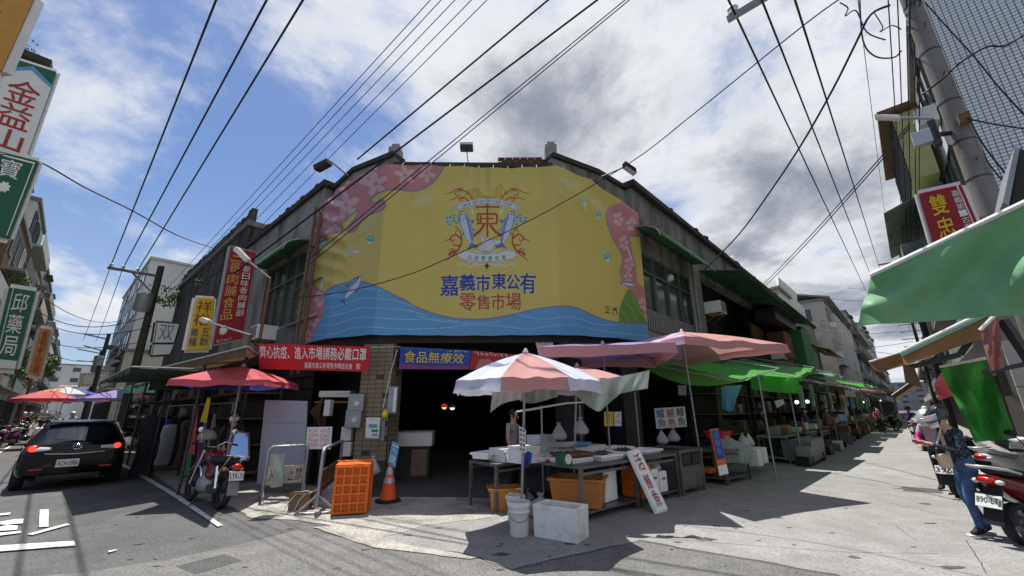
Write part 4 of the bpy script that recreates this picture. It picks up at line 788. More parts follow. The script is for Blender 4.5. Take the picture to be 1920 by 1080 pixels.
def boxthing(name,label,cat,p,size,m,rz=None,bev=.01,group=None,lid=None,taper=0):
    t=thing(name,label,cat,p,RZ if rz is None else rz,group); x,y,z=size
    mb=MB().box(-x/2,x/2,-y/2,y/2,0,z); 
    obj('body',mb,m,t,bevel=bev)
    if lid: obj('lid',MB().box(-x/2-.008,x/2+.008,-y/2-.008,y/2+.008,z+.002,z+.035),lid,t,bevel=.006)
    return t
def tub(name,label,cat,p,size,m,rz,wall_=.03,taper=.88,rim=True,notch=False,group=None):
    """open box with sloping sides and a rim"""
    t=thing(name,label,cat,p,rz,group); x,y,z=size; a=MB(); k=taper
    def ring(sx,sy,zz): return [(-sx/2,-sy/2,zz),(sx/2,-sy/2,zz),(sx/2,sy/2,zz),(-sx/2,sy/2,zz)]
    R0=ring(x*k,y*k,0); R1=ring(x,y,z); R2=ring(x-2*wall_,y-2*wall_,z); R3=ring(x*k-2*wall_,y*k-2*wall_,wall_)
    fs=[(3,2,1,0)]
    for b in(0,4,8): fs+=[(b+i,b+(i+1)%4,b+4+(i+1)%4,b+4+i) for i in range(4)]
    fs.append((12,13,14,15)); a.add(R0+R1+R2+R3,fs); obj('body',a,m,t,bevel=min(.012,wall_*.4))
    if rim:
        r_=MB(); 
        for i in range(4):
            p0,p1=Vector(R1[i]),Vector(R1[(i+1)%4]); d=(p1-p0).normalized(); n=Vector((d.y,-d.x,0)); r_.obox((p0+p1)/2+n*.012-UP*.012,d*((p1-p0).length/2+.02),n*.018,UP*.02)
        obj('rim',r_,m,t,bevel=.006)
    return t
tub('plastic_tub','orange plastic tub on the ground by the market entrance','tub',G(945,956),(.52,.42,.36),'orange_tub',R_(8))
tub('plastic_tub','big brown orange tub on the shelf under the corner fish table','tub',W(.42,.42,.15),(.86,.6,.42),'orange_tub',RZ-R_(60))
fx=G(1052,1012); tub('foam_box','chipped open white foam fish box on the ground beside the bucket','box',(fx.x+.02,fx.y+.12,0),(.66,.40,.40),'foam_old',R_(-33),.05,.96,False)
def bucket(label,p,r=.155,h=.42):
    t=thing('bucket',label,'bucket',p); 
    obj('pail',MB().lathe([(r*.82,0),(r*.9,h*.6),(r*.97,h*.68),(r*1.06,h*.70),(r*1.04,h*.74),(r*.98,h*.76),(r*1.0,h*.86),(r*1.08,h*.87),(r*1.05,h*.93),(r*1.0,h),(r*.93,h),(r*.9,h*.7),(r*.78,.02),(0,.02)],24),'bucket',t,smooth=40)
    obj('handle',MB().tube([(r*1.05*math.cos(a),-r*1.07,h*.8-.12*math.sin(a)) if False else (r*1.06*math.cos(a),-r*.25-r*.95*math.sin(a),h*.84-.16*math.sin(a)) for a in [math.pi*i/10 for i in range(11)]],.004,5),'dark_metal',t); return t
bucket('white plastic bucket holding the front umbrella pole',G(974,1003)); bucket('second white bucket standing behind the umbrella bucket',G(967,975),.15,.36)
# leaning white sign with brush lettering
q=[W(1.32,-.05,.90),W(1.62,-.05,.92),W(1.72,-.42,.02),W(1.38,-.42,.0)]
q=[W(1.28,-.02,.92),W(1.60,-.02,.94),W(1.70,-.40,.03),W(1.38,-.40,.01)]
sign('leaning_sign','white foam board with red and black brush lettering leaning on the fish table','sign',q,'foam',[('活',.18,.66,.82,.95,'ink_red','h',.0),('鱔',.2,.36,.75,.6,'ink_red','h',.0),('魚',.25,.08,.8,.34,'ink_red','h',.0)],.04,'foam')
# things on the tables
rr=random.Random(21)
def stack(label,p,n,size,m,cat='tray',name='foam_sheet',group='stacked white foam lids on the fish stall',rz=None):
    z=p.z
    for i in range(n):
        t=boxthing(name,label,cat,(p.x+rr.uniform(-.015,.015),p.y+rr.uniform(-.015,.015),z),size,m,(RZ if rz is None else rz)+rr.uniform(-.05,.05),.006,group); z+=size[2]+.002
stack('white foam lid stacked flat on the low side table',W(-.05,1.62,.765),6,(.62,.42,.035),'foam'); stack('white foam lid in the shallow pile on the corner table',W(.35,.5,.802),2,(.62,.45,.035),'foam',group='foam lids on the corner table'); stack('white foam lid in the tall pile behind the red tray',W(-.2,1.0,.802),7,(.55,.4,.035),'foam',group='foam lids piled behind the red tray')
def tray(label,p,size,m,rz,name='fish_tray',cat='tray'): return tub(name,label,cat,p,size,m,rz,.02,.94,True)
tray('flat brownish red plastic tray lying on white foam lids',W(.42,.52,.88),(.58,.42,.06),'rust',RZ-.2)
tray('white foam tray of fish by the lane edge of the fish table',W(1.0,.35,.802),(.6,.45,.09),'foam',RZ); tray('white foam tray of ice on the table behind the leaning sign',W(1.9,.5,.802),(.75,.5,.08),'foam',RZ); tray('white foam tray at the end of the fish table',W(2.5,.45,.802),(.6,.45,.07),'foam',RZ)
boxthing('foam_block','long white foam block along the back of the fish table','foam block',W(1.2,1.1,.802),(1.5,.3,.16),'foam'); boxthing('foam_block','square white foam carton hung with bags behind the fish table','foam block',W(.9,1.75,.8),(.5,.34,.36),'foam')
tub('blue_basin','shallow blue basin on the foam block','basin',W(1.1,1.05,.965),(.5,.34,.07),'ink_cyan',RZ,.02,.85)
def fish(label,p,rz,L_=.42,group=None):
    t=thing('fish',label,'fish',p,rz,group); k=10; prof=[(0,.004),(.05,.02),(.15,.036),(.35,.045),(.55,.04),(.75,.024),(.88,.011),(.93,.009)]
    mb=MB(); n=8; o=[]
    for u,r in prof: o+=[(u*L_,r*.75*math.cos(2*math.pi*j/n),.035+r*math.sin(2*math.pi*j/n)*.8) for j in range(n)]
    mb.add(o,[(i*n+j,i*n+(j+1)%n,(i+1)*n+(j+1)%n,(i+1)*n+j) for i in range(len(prof)-1) for j in range(n)]+[tuple(range(n)),tuple((len(prof)-1)*n+j for j in range(n))])
    obj('body',mb,'fish_skin',t,smooth=60); obj('tail_fin',MB().slab([(.92*L_,0,.035),(1.06*L_,-.05,.03),(1.02*L_,0,.032),(1.06*L_,.05,.03)],(0,0,.006)),'fish_skin',t); obj('dorsal_fin',MB().slab([(.35*L_,-.003,.07),(.5*L_,-.003,.09),(.65*L_,-.003,.062)],(0,.006,0)),'fish_skin',t); return t
for i in range(5): fish('dark silver fish laid on the foam tray by the lane',W(.82+.09*i,.22+.05*(i%2),.85),RZ+R_(62)+.1*i,.44,'fish on the foam tray')
for i in range(3): fish('slim dark fish lying on the ice behind the leaning sign',W(1.72+.12*i,.36,.85),RZ+R_(70),.4,'fish on the ice tray')
o=drape('crumpled grey green tarpaulin spread over the foam lids',[(995,838),(1020,830),(1085,828)],[(985,850),(1020,848),(1070,842)],7.35,'grey_cloth',6,.05,'crumpled_tarp')
o=drape('navy blue cloth hung on the side table corner by the umbrella pole',[(982,850),(990,846),(998,850)],[(978,868),(986,878),(996,866)],6.75,'ink_blue',4,.03)
for i,(a,b,sz3,rz3) in enumerate([(.15,.95,(.5,.36,.07),.1),(.62,1.0,(.55,.38,.06),-.15),(1.35,.3,(.42,.34,.08),.2),(2.2,.9,(.6,.4,.1),0),(-.35,1.9,(.5,.35,.1),.3)]): tray(['white foam tray wedged behind the brown red tray','flat foam tray in the middle of the corner table','small foam tray over the leaning sign','foam tray at the back of the second fish table','foam tray at the entrance end of the low side table'][i],W(a,b,.806),sz3,'foam',RZ+rz3)
for i in range(4): fish('pale silver fish heaped on the middle foam tray',W(.45+.1*i,.92+.04*(i%2),.85),RZ+R_(75)+.15*i,.36,'fish on the middle tray')
t=thing('weighing_scale','green dial weighing scale on the corner fish table','scale',tuple(W(-.1,.25,.802)),RZ); obj('body',MB().box(-.11,.11,-.09,.09,0,.2),'sign_green',t,bevel=.02); obj('pan',MB().lathe([(.16,.24),(.17,.26),(.12,.235),(0,.23)],18),'steel',t,smooth=50); obj('dial',MB().tube([(0,-.091,.1),(0,-.1,.1)],.075,16),'paper',t); obj('stem',MB().tube([(0,0,.2),(0,0,.235)],.03,8),'steel',t)
tag(obj('umbrella_scaffold',MB().tube([pY(968,772,7.6),pY(1062,756,7.6),pY(1135,752,8.2)],.018,6).tube([pY(968,772,7.6),pY(1015,766,9.2)],.016,6).tube([pY(1135,752,8.2),pY(1120,768,9.4)],.016,6),'white_metal'),'pale steel frame bars strung under the fish stall umbrellas','frame')
# under the tables
boxthing('plastic_crate','orange ribbed plastic crate standing on end under the fish table','crate',W(1.75,.18,.145),(.32,.42,.52),'orange_plastic')
for i,(a,b,h) in enumerate([(2.15,.2,.42),(2.45,.2,.36)]):
    t=thing('foam_container',['tall white foam container under the table beside the orange crate','shorter white foam container with a bag on top under the table'][i],'box',W(a,b,.145),RZ); obj('body',MB().box(-.13,.13,-.16,.16,0,h),'foam',t,bevel=.02); obj('handle_recess',MB().box(-.06,.06,-.168,-.16,h*.6,h*.7),'plastic_grey',t)
boxthing('foam_sheet','flat white foam panel propped under the corner fish table','foam panel',W(1.05,.25,.15),(.42,.04,.48),'foam',RZ+R_(8))
def bagthing(label,p,r,m='plastic_bag',h=1.4,name='plastic_bag'):
    t=thing(name,label,'bag',p); rg=random.Random(int(p[0]*100)); mb=MB().lathe([(r*.55,0),(r*.95,r*.25),(r,r*.6),(r*.8,r*1.05),(r*.3,r*h),(r*.12,r*(h+.1)),(r*.35,r*(h+.35))],14)
    mb.v=[(x*(1+rg.uniform(-.16,.16)),y*(1+rg.uniform(-.16,.16)),max(0,z+rg.uniform(-.03,.03)*r*2)) for x,y,z in mb.v]; obj('bag',mb,m,t,smooth=70,recalc=False); return t
bagthing('knotted white plastic bag on the ground behind the buckets',G(988,950),.17,'white_cloth'); bagthing('grey translucent bag of ice under the corner table',W(-.15,.75,.0),.2); bagthing('small white bag on top of the foam container',W(2.45,.2,.51),.1,'white_cloth')
p=pY(697,890,9.25); bagthing('clear plastic bag hanging from the tan tiled column',p,.16,'plastic_bag',1.9)
for i,(x,y,Y) in enumerate([(1048,800,8.4),(1088,790,8.4),(1240,812,10.6),(1262,808,10.6)]): bagthing(['bunch of white carrier bags hung on the stall frame','white carrier bag hung beside the foam carton','crumpled white bag hung under the fish names sign','grey plastic bag hung at the edge of the fish names sign'][i],pY(x,y,Y)-UP*.25,.15,'white_cloth' if i<3 else 'plastic_bag',1.8)
# poles of the stall with a small card, hung signs
t=thing('price_card','small gridded white price card tied to the umbrella pole','sign',pY(977,840,6.3)); obj('card',MB().slab([pY(973,798,6.28)-t.location,pY(986,806,6.28)-t.location,pY(986,850,6.28)-t.location,pY(974,846,6.28)-t.location],(0,.01,0)),'paper',t)
g=MB()
for r_ in range(5):
    for c_ in range(2):
        g.slab([pY(974.6+c_*5.6,803+r_*9+c_*1.5,6.27)-t.location,pY(978.6+c_*5.6,804+r_*9+c_*1.5,6.27)-t.location,pY(978.6+c_*5.6,809+r_*9+c_*1.5,6.27)-t.location,pY(974.6+c_*5.6,808+r_*9+c_*1.5,6.27)-t.location],(0,.003,0))
obj('printed_cells',g,'plastic_grey',t)
def sY(name,label,pts,Y,m,texts=(),thick=.02,rim=None,group=None): return sign(name,label,'sign',[pY(x,y,Y) for x,y in pts],m,texts,thick,rim,group)
sY('fish_sign','white sign naming three fish in blue red and black letters',[(1227,766),(1284,762),(1288,800),(1231,804)],10.9,'paper',[('鱸',.04,.52,.30,.96,'ink_blue','h',0),('魚',.06,.05,.32,.48,'ink_blue','h',0),('鱔',.37,.52,.63,.96,'ink_red','h',0),('魚',.39,.05,.65,.48,'ink_red','h',0),('鰻',.70,.52,.95,.96,'ink_black','h',0),('魚',.72,.05,.97,.48,'ink_black','h',0)])
sY('price_notice','small yellow notice hanging in the dark behind the fish table',[(1133,772),(1150,772),(1150,799),(1133,799)],9.2,'sign_yellow',[('scribble',.12,.15,.88,.85,'ink_black',2,3)]); sY('price_notice','small white notice next to the yellow one behind the fish table',[(1152,772),(1165,772),(1165,799),(1152,799)],9.22,'paper',[('scribble',.2,.08,.8,.9,'ink_black',2,1)])
sY('wall_notice','square white paper notice high under the banner edge',[(1004,641),(1036,640),(1040,660),(1010,664)],9.9,'paper',[('scribble',.15,.68,.85,.86,'ink_black',1,5),('scribble',.35,.2,.68,.55,'ink_black',1,1)]); sY('clock_sign','dim pale square clock board on the dark wall behind the fish sign',[(1271,722),(1287,722),(1287,741),(1272,741)],11.3,'grey_metal')
for x,y0,y1,Y in((1087,760,850,8.6),(1015,760,858,8.0),(1190,735,850,9.4)):
    tag(obj('stall_pole',MB().tube([pY(x,y0,Y)-UP*0,Vector((pY(x,y0,Y).x,Y,.02))],.018,6),'grey_metal'),'thin grey upright pole of the fish stall frame','pole','poles of the fish stall')
# blue bags, tube sign, second stall beyond the tank
o=drape('translucent blue plastic bag sheet hanging under the green tarpaulin',[(1352,726),(1370,724),(1391,722)],[(1358,768),(1368,772),(1378,760)],10.6,'blue_bag',4,.06,'hanging_bag')
sign('tube_sign','orange and white upright sign with blue panel and pale vertical lettering','sign',[pY(1331,805,9.5),pY(1347,803,9.5),pY(1366,888,9.3),pY(1349,892,9.3)],'orange_plastic',[('poly',[(.1,.33),(.95,.33),(.95,.97),(.1,.97)],'ink_blue'),('poly',[(0,0),(1,0),(1,.2),(0,.2)],'foam'),('活鱸魚',.25,.4,.8,.95,'ink_cyan','v',0)],.08,None)
P7=G(1365,912); T=stall_table('low dark stall table draped with plastic beyond the fish tank',P7+e*.05,e,f_,1.35,.9,.72)
o=drape('dusty grey plastic sheet sloping over the stall beyond the fish tank',[(1352,812),(1385,828),(1412,838)],[(1352,868),(1385,868),(1408,870)],10.4,'grey_cloth',5,.05,'plastic_sheet')
tub('plastic_basin','round red basin tipped up on the stall beyond the fish tank','basin',pY(1348,822,10.6),(.55,.4,.16),'red_vinyl',RZ); tub('plastic_tub','red tub on the draped stall near the white bags','tub',pY(1385,848,11.0),(.4,.3,.14),'rust',RZ)
for i,x in enumerate((1418,1428)): boxthing('foam_box',['white foam box standing on the lower shelf near the lane','second white foam box at the table end by the lane'][i],'box',G(x,890-6*i)+UP*.22,(.3,.34,.4),'foam')
bagthing('white shopping bag on the draped stall',pY(1395,838,11.2),.14,'white_cloth',2.0); bagthing('white bag with tied handles beside the shopping bag',pY(1406,836,11.3),.13,'white_cloth',2.0)
o=boxthing('crate','low red plastic crate on the ground beside the tank cabinet','crate',G(1328,905)+UP*.22,(.3,.3,.1),'orange_plastic')
# lane stalls with tables, crates and lamps
rs2=random.Random(9)
for i in range(13):
    s=15.6+i*2.75; n=-3.1+rs2.uniform(-.1,.25); tt=stall_table('steel stall table standing in the shade along the lane',RF(s,n-.9),Rd,Rn,2.0,.85,rs2.choice([.72,.8]),.16,'sheet_steel' if i%3 else 'concrete_grey',group='stall tables along the lane')
    for k in range(3):
        sz_=(rs2.uniform(.35,.6),rs2.uniform(.3,.45),rs2.uniform(.12,.34)); m=rs2.choice(['foam','orange_tub','plastic_grey','sheet_steel','wood','foam'])
        p=RF(s+.35+.65*k,n-.45,.805); lb={'foam':'white foam box on a lane stall table','orange_tub':'orange brown box on a lane stall table','plastic_grey':'grey plastic box on a lane stall table','sheet_steel':'steel box on a lane stall table','wood':'wooden box on a lane stall table'}[m]
        boxthing('goods_box',lb,'box',p,sz_,m,ANG_R,.012,'goods on lane stall tables',lid=m if k%2 else None)
    if i%2==0: boxthing('foam_box','white foam box on the ground before a lane stall','box',RF(s+.8,n+.28,.01),(.42,.34,.3),'foam',ANG_R+.1,.012,'foam boxes before lane stalls','foam')
cr=random.Random(77)
for i in range(15):
    s=15.4+i*2.1
    for k in range(cr.choice([1,2,3])): boxthing('stacked_crate','dark plastic crate stacked at the foot of a lane stall','crate',RF(s,-2.75+.1*cr.random(),.01+k*.27),(.5,.36,.26),cr.choice(['plastic_black','plastic_grey','wood']),ANG_R+cr.uniform(-.1,.1),.012,'crates stacked at the lane stalls')
    p=RF(s+.6,-2.7+.25*cr.random(),cr.uniform(1.5,1.75)); m=cr.choice(['white_cloth','grey_cloth','trousers','blue_bag','salmon_cloth']); mn={'white_cloth':'white','grey_cloth':'grey','trousers':'dark','blue_bag':'blue','salmon_cloth':'dull pink'}[m]
    w_=cr.uniform(.25,.55); h_=cr.uniform(.45,.8); tag(obj('hanging_bag',MB().grid(lambda u,v:p+Rd*(u-.5)*w_*(1+.2*v)+Rn*.06*math.sin(u*9+v*3)+UP*(h_*(1-v)),8,5),m,smooth=60),mn+' plastic sheet bag hanging from a lane awning','bag','bags hanging from lane awnings')
boxthing('cabinet','long low dark cabinet with pale end panel under the second green tarpaulin','cabinet',RF(16.8,-2.9,.08),(2.2,.8,.62),'sheet_steel',ANG_R)
sign('lane_sign','small light blue sign board standing on a lane stall','sign',[pRn(1571,777,-2.5),pRn(1587,776,-2.5),pRn(1590,789,-2.5),pRn(1573,790,-2.5)],'ink_cyan',[('scribble',.1,.25,.9,.75,'ink_white',2,4)],.03,None)
for x,y in((1494,754),(1514,753),(1619,754),(1651,751)):
    p=pRn(x,y,-3.4); t=thing('stall_lamp','bright bare bulb hanging over a lane stall','lamp',tuple(p),0,'bulbs over the lane stalls'); obj('bulb',MB().sphere((0,0,0),.07,n=10,m=6),'lamp_cool',t,smooth=60); obj('cord',MB().tube([(0,0,.05),(0,0,.7)],.008,5),'wire',t)
for x,y,c in((833,764,'lamp_warm'),(848,765,'lamp_cool')):
    p=pY(x,y,17); t=thing('hanging_lamp','glowing lamp deep inside the dark market hall','lamp',tuple(p),0,'lamps inside the hall'); obj('shade',MB().lathe([(.02,.16),(.12,.1),(.14,0)],12),'red_cloth' if c=='lamp_warm' else 'white_metal',t); obj('bulb',MB().sphere((0,0,.03),.1,n=10,m=6),c,t,smooth=60); obj('cord',MB().tube([(0,0,.15),(0,0,ZF-.15-p.z)],.008,5),'wire',t)
# hanging notice under second tarp, red cloth far
sign('tilted_card','tilted pale paper card hanging under the green side flap','sign',[pRs(1452,752,15.2),pRs(1468,748,15.2),pRs(1471,757,15.2),pRs(1457,765,15.2)],'paper',[],.01,None)
# ================================================================ left of the entrance
sign('red_banner','long red vinyl banner with white slanted lettering strung beside the column','banner',[pH(484,644,11.3),pH(694,650,9.75),pH(690,697,9.75),pH(486,692,11.3)],'red_vinyl',[('齊心抗疫、進入市場請務必戴口罩',.015,.42,.975,.93,'ink_white','h',.004),('嘉義市東公有零售市場自治會',.43,.08,.86,.32,'ink_white','h',0.),('製',.895,.08,.93,.32,'ink_white','h',0.)],.008,None)
b2=sign('blue_banner','blue and violet cloth banner with yellow lettering across the market entrance','banner',[pY(751,650,9.75),pY(884,657,9.75),pY(878,693,9.75),pY(748,692,9.75)],'ink_blue',[('poly',[(0,0),(1,0),(1,.22),(.5,.14),(0,.25)],'ink_purple'),('食品無療效',.065,.29,.915,.83,'sign_yellow','h',.0),('scribble',.05,.87,.6,.97,'ink_cyan',1,9),('scribble',.65,.86,.95,.96,'ink_white',1,4)],.008,None)
sign('pink_banner','pink and red printed banner strip next to the blue entrance banner','banner',[pY(885,657,9.78),pY(1000,668,9.78),pY(1000,695,9.78),pY(879,693,9.78)],'ink_red',[('poly',[(.1,.05),(.3,.0),(.42,.3),(.3,.62),(.15,.55)],'pink_cloth'),('scribble',.04,.74,.6,.95,'ink_white',1,7)],.008,None)
tag(obj('banner_rope',MB().tube([pY(745,655,9.7),pY(732,700,9.6),pY(718,765,9.45)],.008,5).tube([pY(690,652,9.3),pY(742,650,9.6),pY(752,651,9.74)],.006,5),'white_metal'),'white rope tying the blue banner to the tiled column','rope')
t=thing('rope_float','small yellow float tied to the banner rope','float',pY(722,776,9.4)); obj('ball',MB().lathe([(0,-.09),(.06,-.07),(.075,-.01),(.05,.05),(.02,.09),(0,.1)],12),'sign_yellow',t,smooth=60)
bd=[pLn(485,912,4.2),pLn(578,900,4.2)]
t=sign('propped_board','tall pale lilac board propped against the shutter behind the barricade','board',[pH(497,750,11.15),pH(576,752,10.6),pH(569,905,10.1),pH(481,908,10.7)],'board_lilac',[('poly',[(0,.71),(1,.715),(1,.719),(0,.714)],'plastic_grey')],.03,None)
# closed brown umbrella hung with its canopy half open
c=pY(580,772,10.4); t=thing('folded_umbrella','half open dull brown umbrella hanging beside the lilac board','umbrella',tuple(c)); d=Vector((1,.2,.08)).normalized()
mb=MB(); k=14
for i in range(k):
    a0,a1=2*math.pi*i/k,2*math.pi*(i+1)/k; tip=Vector((0,0,0)); r0=.44; 
    mb.add([tip,Vector((.36,.20*math.cos(a0),r0*math.sin(a0))),Vector((.36,.20*math.cos(a1),r0*math.sin(a1)))],[(0,1,2)])
obj('canopy',mb,'brown_awning',t); obj('shaft',MB().tube([(-.08,0,0),(.55,.05,0)],.01,6),'dark_metal',t)
stack('white foam sheet stacked on the shelf beside the column',pY(632,745,10.5),5,(.75,.4,.028),'foam',name='foam_sheet',group='foam sheets on the shelf',rz=.05)
t=thing('wall_shelf','dark shelf holding foam sheets beside the tiled column','shelf',pY(632,752,10.5)); obj('plank',MB().box(-.45,.45,-.22,.22,-.05,-.005),'wood',t); obj('bracket',MB().box(-.42,-.38,-.2,.2,-1.9,-.05).box(.38,.42,-.2,.2,-1.9,-.05),'dark_metal',t)
for i,(x,y,l) in enumerate([(669,755,'grey electric meter box with round dial on the column side'),(664,785,'lower grey electric switch box on the column side')]):
    p=pY(x,y,9.75); t=thing('meter_box',l,'meter box',p); obj('case',MB().box(-.18,.18,-.08,.08,-.2,.2),'grey_metal',t,bevel=.02); obj('dial',MB().tube([(0.04,-.085,-.02),(.04,-.1,-.02)],.06,12),'lamp_clear',t)
p=pY(738,750,9.62); t=thing('meter_box','pale grey switch box on the entrance side of the column','meter box',p); obj('case',MB().box(-.12,.1,-.08,.1,-.3,.3),'grey_metal',t,bevel=.02); obj('cover',MB().box(.02,.09,-.1,-.08,-.26,.26),'white_metal',t)
sY('notice_sheet','laminated white notice with blue and green print on the tiled column',[(687,783),(713,783),(710,822),(685,821)],9.28,'paper',[('poly',[(.2,.5),(.85,.5),(.85,.68),(.2,.68)],'ink_cyan','print_block'),('poly',[(.45,.3),(.9,.3),(.9,.42),(.45,.42)],'ink_green','print_block'),('poly',[(.5,.1),(.9,.1),(.9,.22),(.5,.22)],'ink_cyan','print_block'),('scribble',.15,.82,.8,.93,'ink_gold',1,6)],.006)
sY('paper_sheet','blank grey paper pinned behind the notice on the column',[(713,790),(722,788),(720,826),(711,826)],9.42,'grey_metal',[],.004)
for (x0,x1,y0,y1,l) in((609,620,750,780,'white card panel hanging under the shelf'),(641,660,800,826,'upper white carton in the stack beside the column'),(642,659,828,855,'middle white carton in the stack beside the column')):
    boxthing('carton',l,'box',(pY((x0+x1)/2,y1,9.95).x,9.95,pY(x0,y1,9.95).z),(abs(pY(x1,y0,9.95).x-pY(x0,y0,9.95).x),.2,pY(x0,y0,9.95).z-pY(x0,y1,9.95).z),'paper',0)
for i in range(5): boxthing('paper_bundle','flat paper bundle in the pile on the ground beside the column','bundle',(-4.02+.02*i,9.85,.012+i*.075),(.42,.3,.07),'paper',.05*i,.01,'paper bundles beside the column')
# white counter inside the entrance
p=G(768,902); t=thing('white_counter','white box counter just inside the market entrance behind the cone','counter',(p.x-.1,p.y+.4,0),R_(4)); obj('top_box',MB().box(-.55,.55,-.3,.3,.78,1.12),'white_metal',t,bevel=.01); obj('cabinet',MB().box(-.5,.5,-.26,.26,.02,.77),'dark_wall',t); obj('door_panel',MB().box(.06,.44,-.275,-.262,.1,.7),'brown_wall',t); obj('lid',MB().box(-.58,.58,-.33,.33,1.122,1.15),'sheet_steel',t)
# traffic cone with a tilted blue sign
p=G(727,941); t=thing('traffic_cone','orange traffic cone with two pale bands beside the column','cone',tuple(p)); obj('base',MB().lathe([(.24,0),(.25,.02),(.24,.045),(.14,.06)],8),'rubber',t,bevel=.005); obj('shell',MB().lathe([(.155,.055),(.03,.70),(.025,.71),(0,.71)],20),'cone_orange',t,smooth=50)
for z0,z1 in((.33,.42),(.48,.60)): r0=lambda z:.155-.125*(z-.055)/.645+.004; obj('reflective_band',MB().lathe([(r0(z0)-.003,z0),(r0(z0),z0),(r0(z1),z1),(r0(z1)-.003,z1)],20),'silver_plastic',t,smooth=50)
sign('cone_sign','tilted blue sign reading 1DR stuck in the top of the traffic cone','sign',[pY(736,827,p.y-.05),pY(749,833,p.y-.05),pY(741,878,p.y-.05),pY(727,868,p.y-.05)],'ink_cyan',[('1DR',.15,.12,.85,.42,'ink_white','h',.02),('scribble',.2,.52,.85,.74,'ink_white',1,3),('poly',[(.1,.82),(.95,.84),(.95,.88),(.1,.86)],'ink_white')],.012,None)
# orange basket standing on its end
p=G(650,968); t=thing('orange_basket','tall orange plastic basket standing on end on the pavement','basket',(p.x-.02,p.y+.18,0),R_(14)); w_,d_,h_=.56,.42,.78
a=MB(); a.box(-w_/2,-w_/2+.025,-d_/2+.05,d_/2,.02,h_); a.box(w_/2-.025,w_/2,-d_/2+.05,d_/2,.02,h_); a.box(-w_/2+.025,w_/2-.025,-d_/2+.075,d_/2,h_-.025,h_); a.box(-w_/2+.025,w_/2-.025,-d_/2+.075,d_/2,.02,.045)
a.box(-w_/2+.026,w_/2-.026,-d_/2+.10,-d_/2+.112,.046,h_-.026); obj('shell',a,'orange_plastic',t,bevel=.004); g=MB()
for i in range(5): x=-w_/2+.03+i*(w_-.06)/4; g.box(x-.014,x+.014,-d_/2+.04,-d_/2+.075,.04,h_-.02)
for i in range(6): z=.05+i*(h_-.09)/5; g.box(-w_/2,w_/2,-d_/2+.038,-d_/2+.075,z-.014,z+.014)
obj('grid_rib',g,'orange_plastic',t); obj('rim',MB().box(-w_/2-.03,w_/2+.03,d_/2,d_/2+.035,.0,h_+.03),'orange_plastic',t,bevel=.01)
# barricades
def barricade(label,p,q,h,board,texts,extra=None):
    p,q=Vector(p),Vector(q); d=q-p; L_=d.length; t=thing('barricade',label,'barricade',tuple(p),math.atan2(d.y,d.x))
    obj('frame_tube',MB().tube([(0,0,.1),(0.01,0,h-.06),(.07,0,h),(L_-.07,0,h),(L_-.01,0,h-.06),(L_,0,.1)],.028,10),'grey_metal',t,smooth=50); obj('lower_rail',MB().tube([(0,0,.42),(L_,0,.42)],.02,8),'grey_metal',t)
    for x in(0,L_):
        obj('foot',MB().tube([(x,-.32,.02),(x,0,.3),(x,.32,.02)],.022,8).tube([(x,-.34,.02),(x,.34,.02)],.02,8),'grey_metal',t)
    z0,z1=board; obj('board',MB().box(.04,L_-.04,-.015,.015,z0,z1),extra or 'board_cream',t)
    for s_,u0,u1,mm in texts:
        m_=MB(); text_uv(m_,s_,u0*L_,z0+.05,u1*L_,z1-.05,lambda u,v:Vector((u,-.019,v)),0); obj('lettering',m_,mm,t,recalc=False)
    return t
mat('board_cream',(.40,.37,.29),.7,.15,4,dirt=(.16,.12,.08),dirt_amt=.6,dscale=3.)
barricade('grey tube barricade with cream board and black characters before the lilac board',G(488,943),G(566,934),.98,(.30,.62),[('入',.08,.25,'ink_black'),('止',.56,.70,'ink_black'),('禁',.74,.92,'ink_black')])
barricade('grey tube barricade with rusty brown board next to the orange basket',G(592,965),G(632,922),1.02,(.32,.66),[],'rust')
o=drape('pale grey cloth hung over the cream barricade board',[(506,852),(520,850),(534,851)],[(503,912),(515,914),(530,911)],8.52,'grey_cloth',3,.02)
t=sign('easel_sign','pale card covered in magenta handwriting standing on a thin metal easel','sign',[pY(576,801,9.0),pY(623,800,9.0),pY(620,842,9.0),pY(573,842,9.0)],'paper',[('scribble',.06,.08,.47,.92,'shirt_pink',4,4),('scribble',.54,.08,.96,.92,'shirt_pink',4,4)],.01,None)
es=MB()
for x,y in((580,842),(612,842),(598,842)): a=pY(x,y,9.02); es.tube([a,(a.x-.02,9.05+(.25 if x==598 else 0),.01)],.013,6)
wobj('easel',es,'dark_metal',t)
p=G(556,957); t=thing('cardboard_box','small brown cardboard box tied with white string on the pavement','box',(p.x,p.y+.12,0),R_(12)); obj('carton',MB().box(-.17,.17,-.13,.13,0,.26),'wood',t,bevel=.01); obj('flap',MB().slab([(-.17,-.13,.262),(.17,-.13,.262),(.15,-.22,.30),(-.15,-.22,.30)],(0,0,.006)).slab([(.17,-.13,.262),(.17,.13,.262),(.25,.1,.3),(.25,-.1,.3)],(0,0,.006)),'wood',t); obj('string',MB().tube([(-.22,-.14,0.01),(-.16,-.145,.14),(-.05,-.14,.27),(.02,0,.275),(.1,.02,.29)],.008,5).tube([(-.05,-.145,.01),(.0,-.14,.16),(.1,-.135,.27)],.008,5),'white_metal',t)
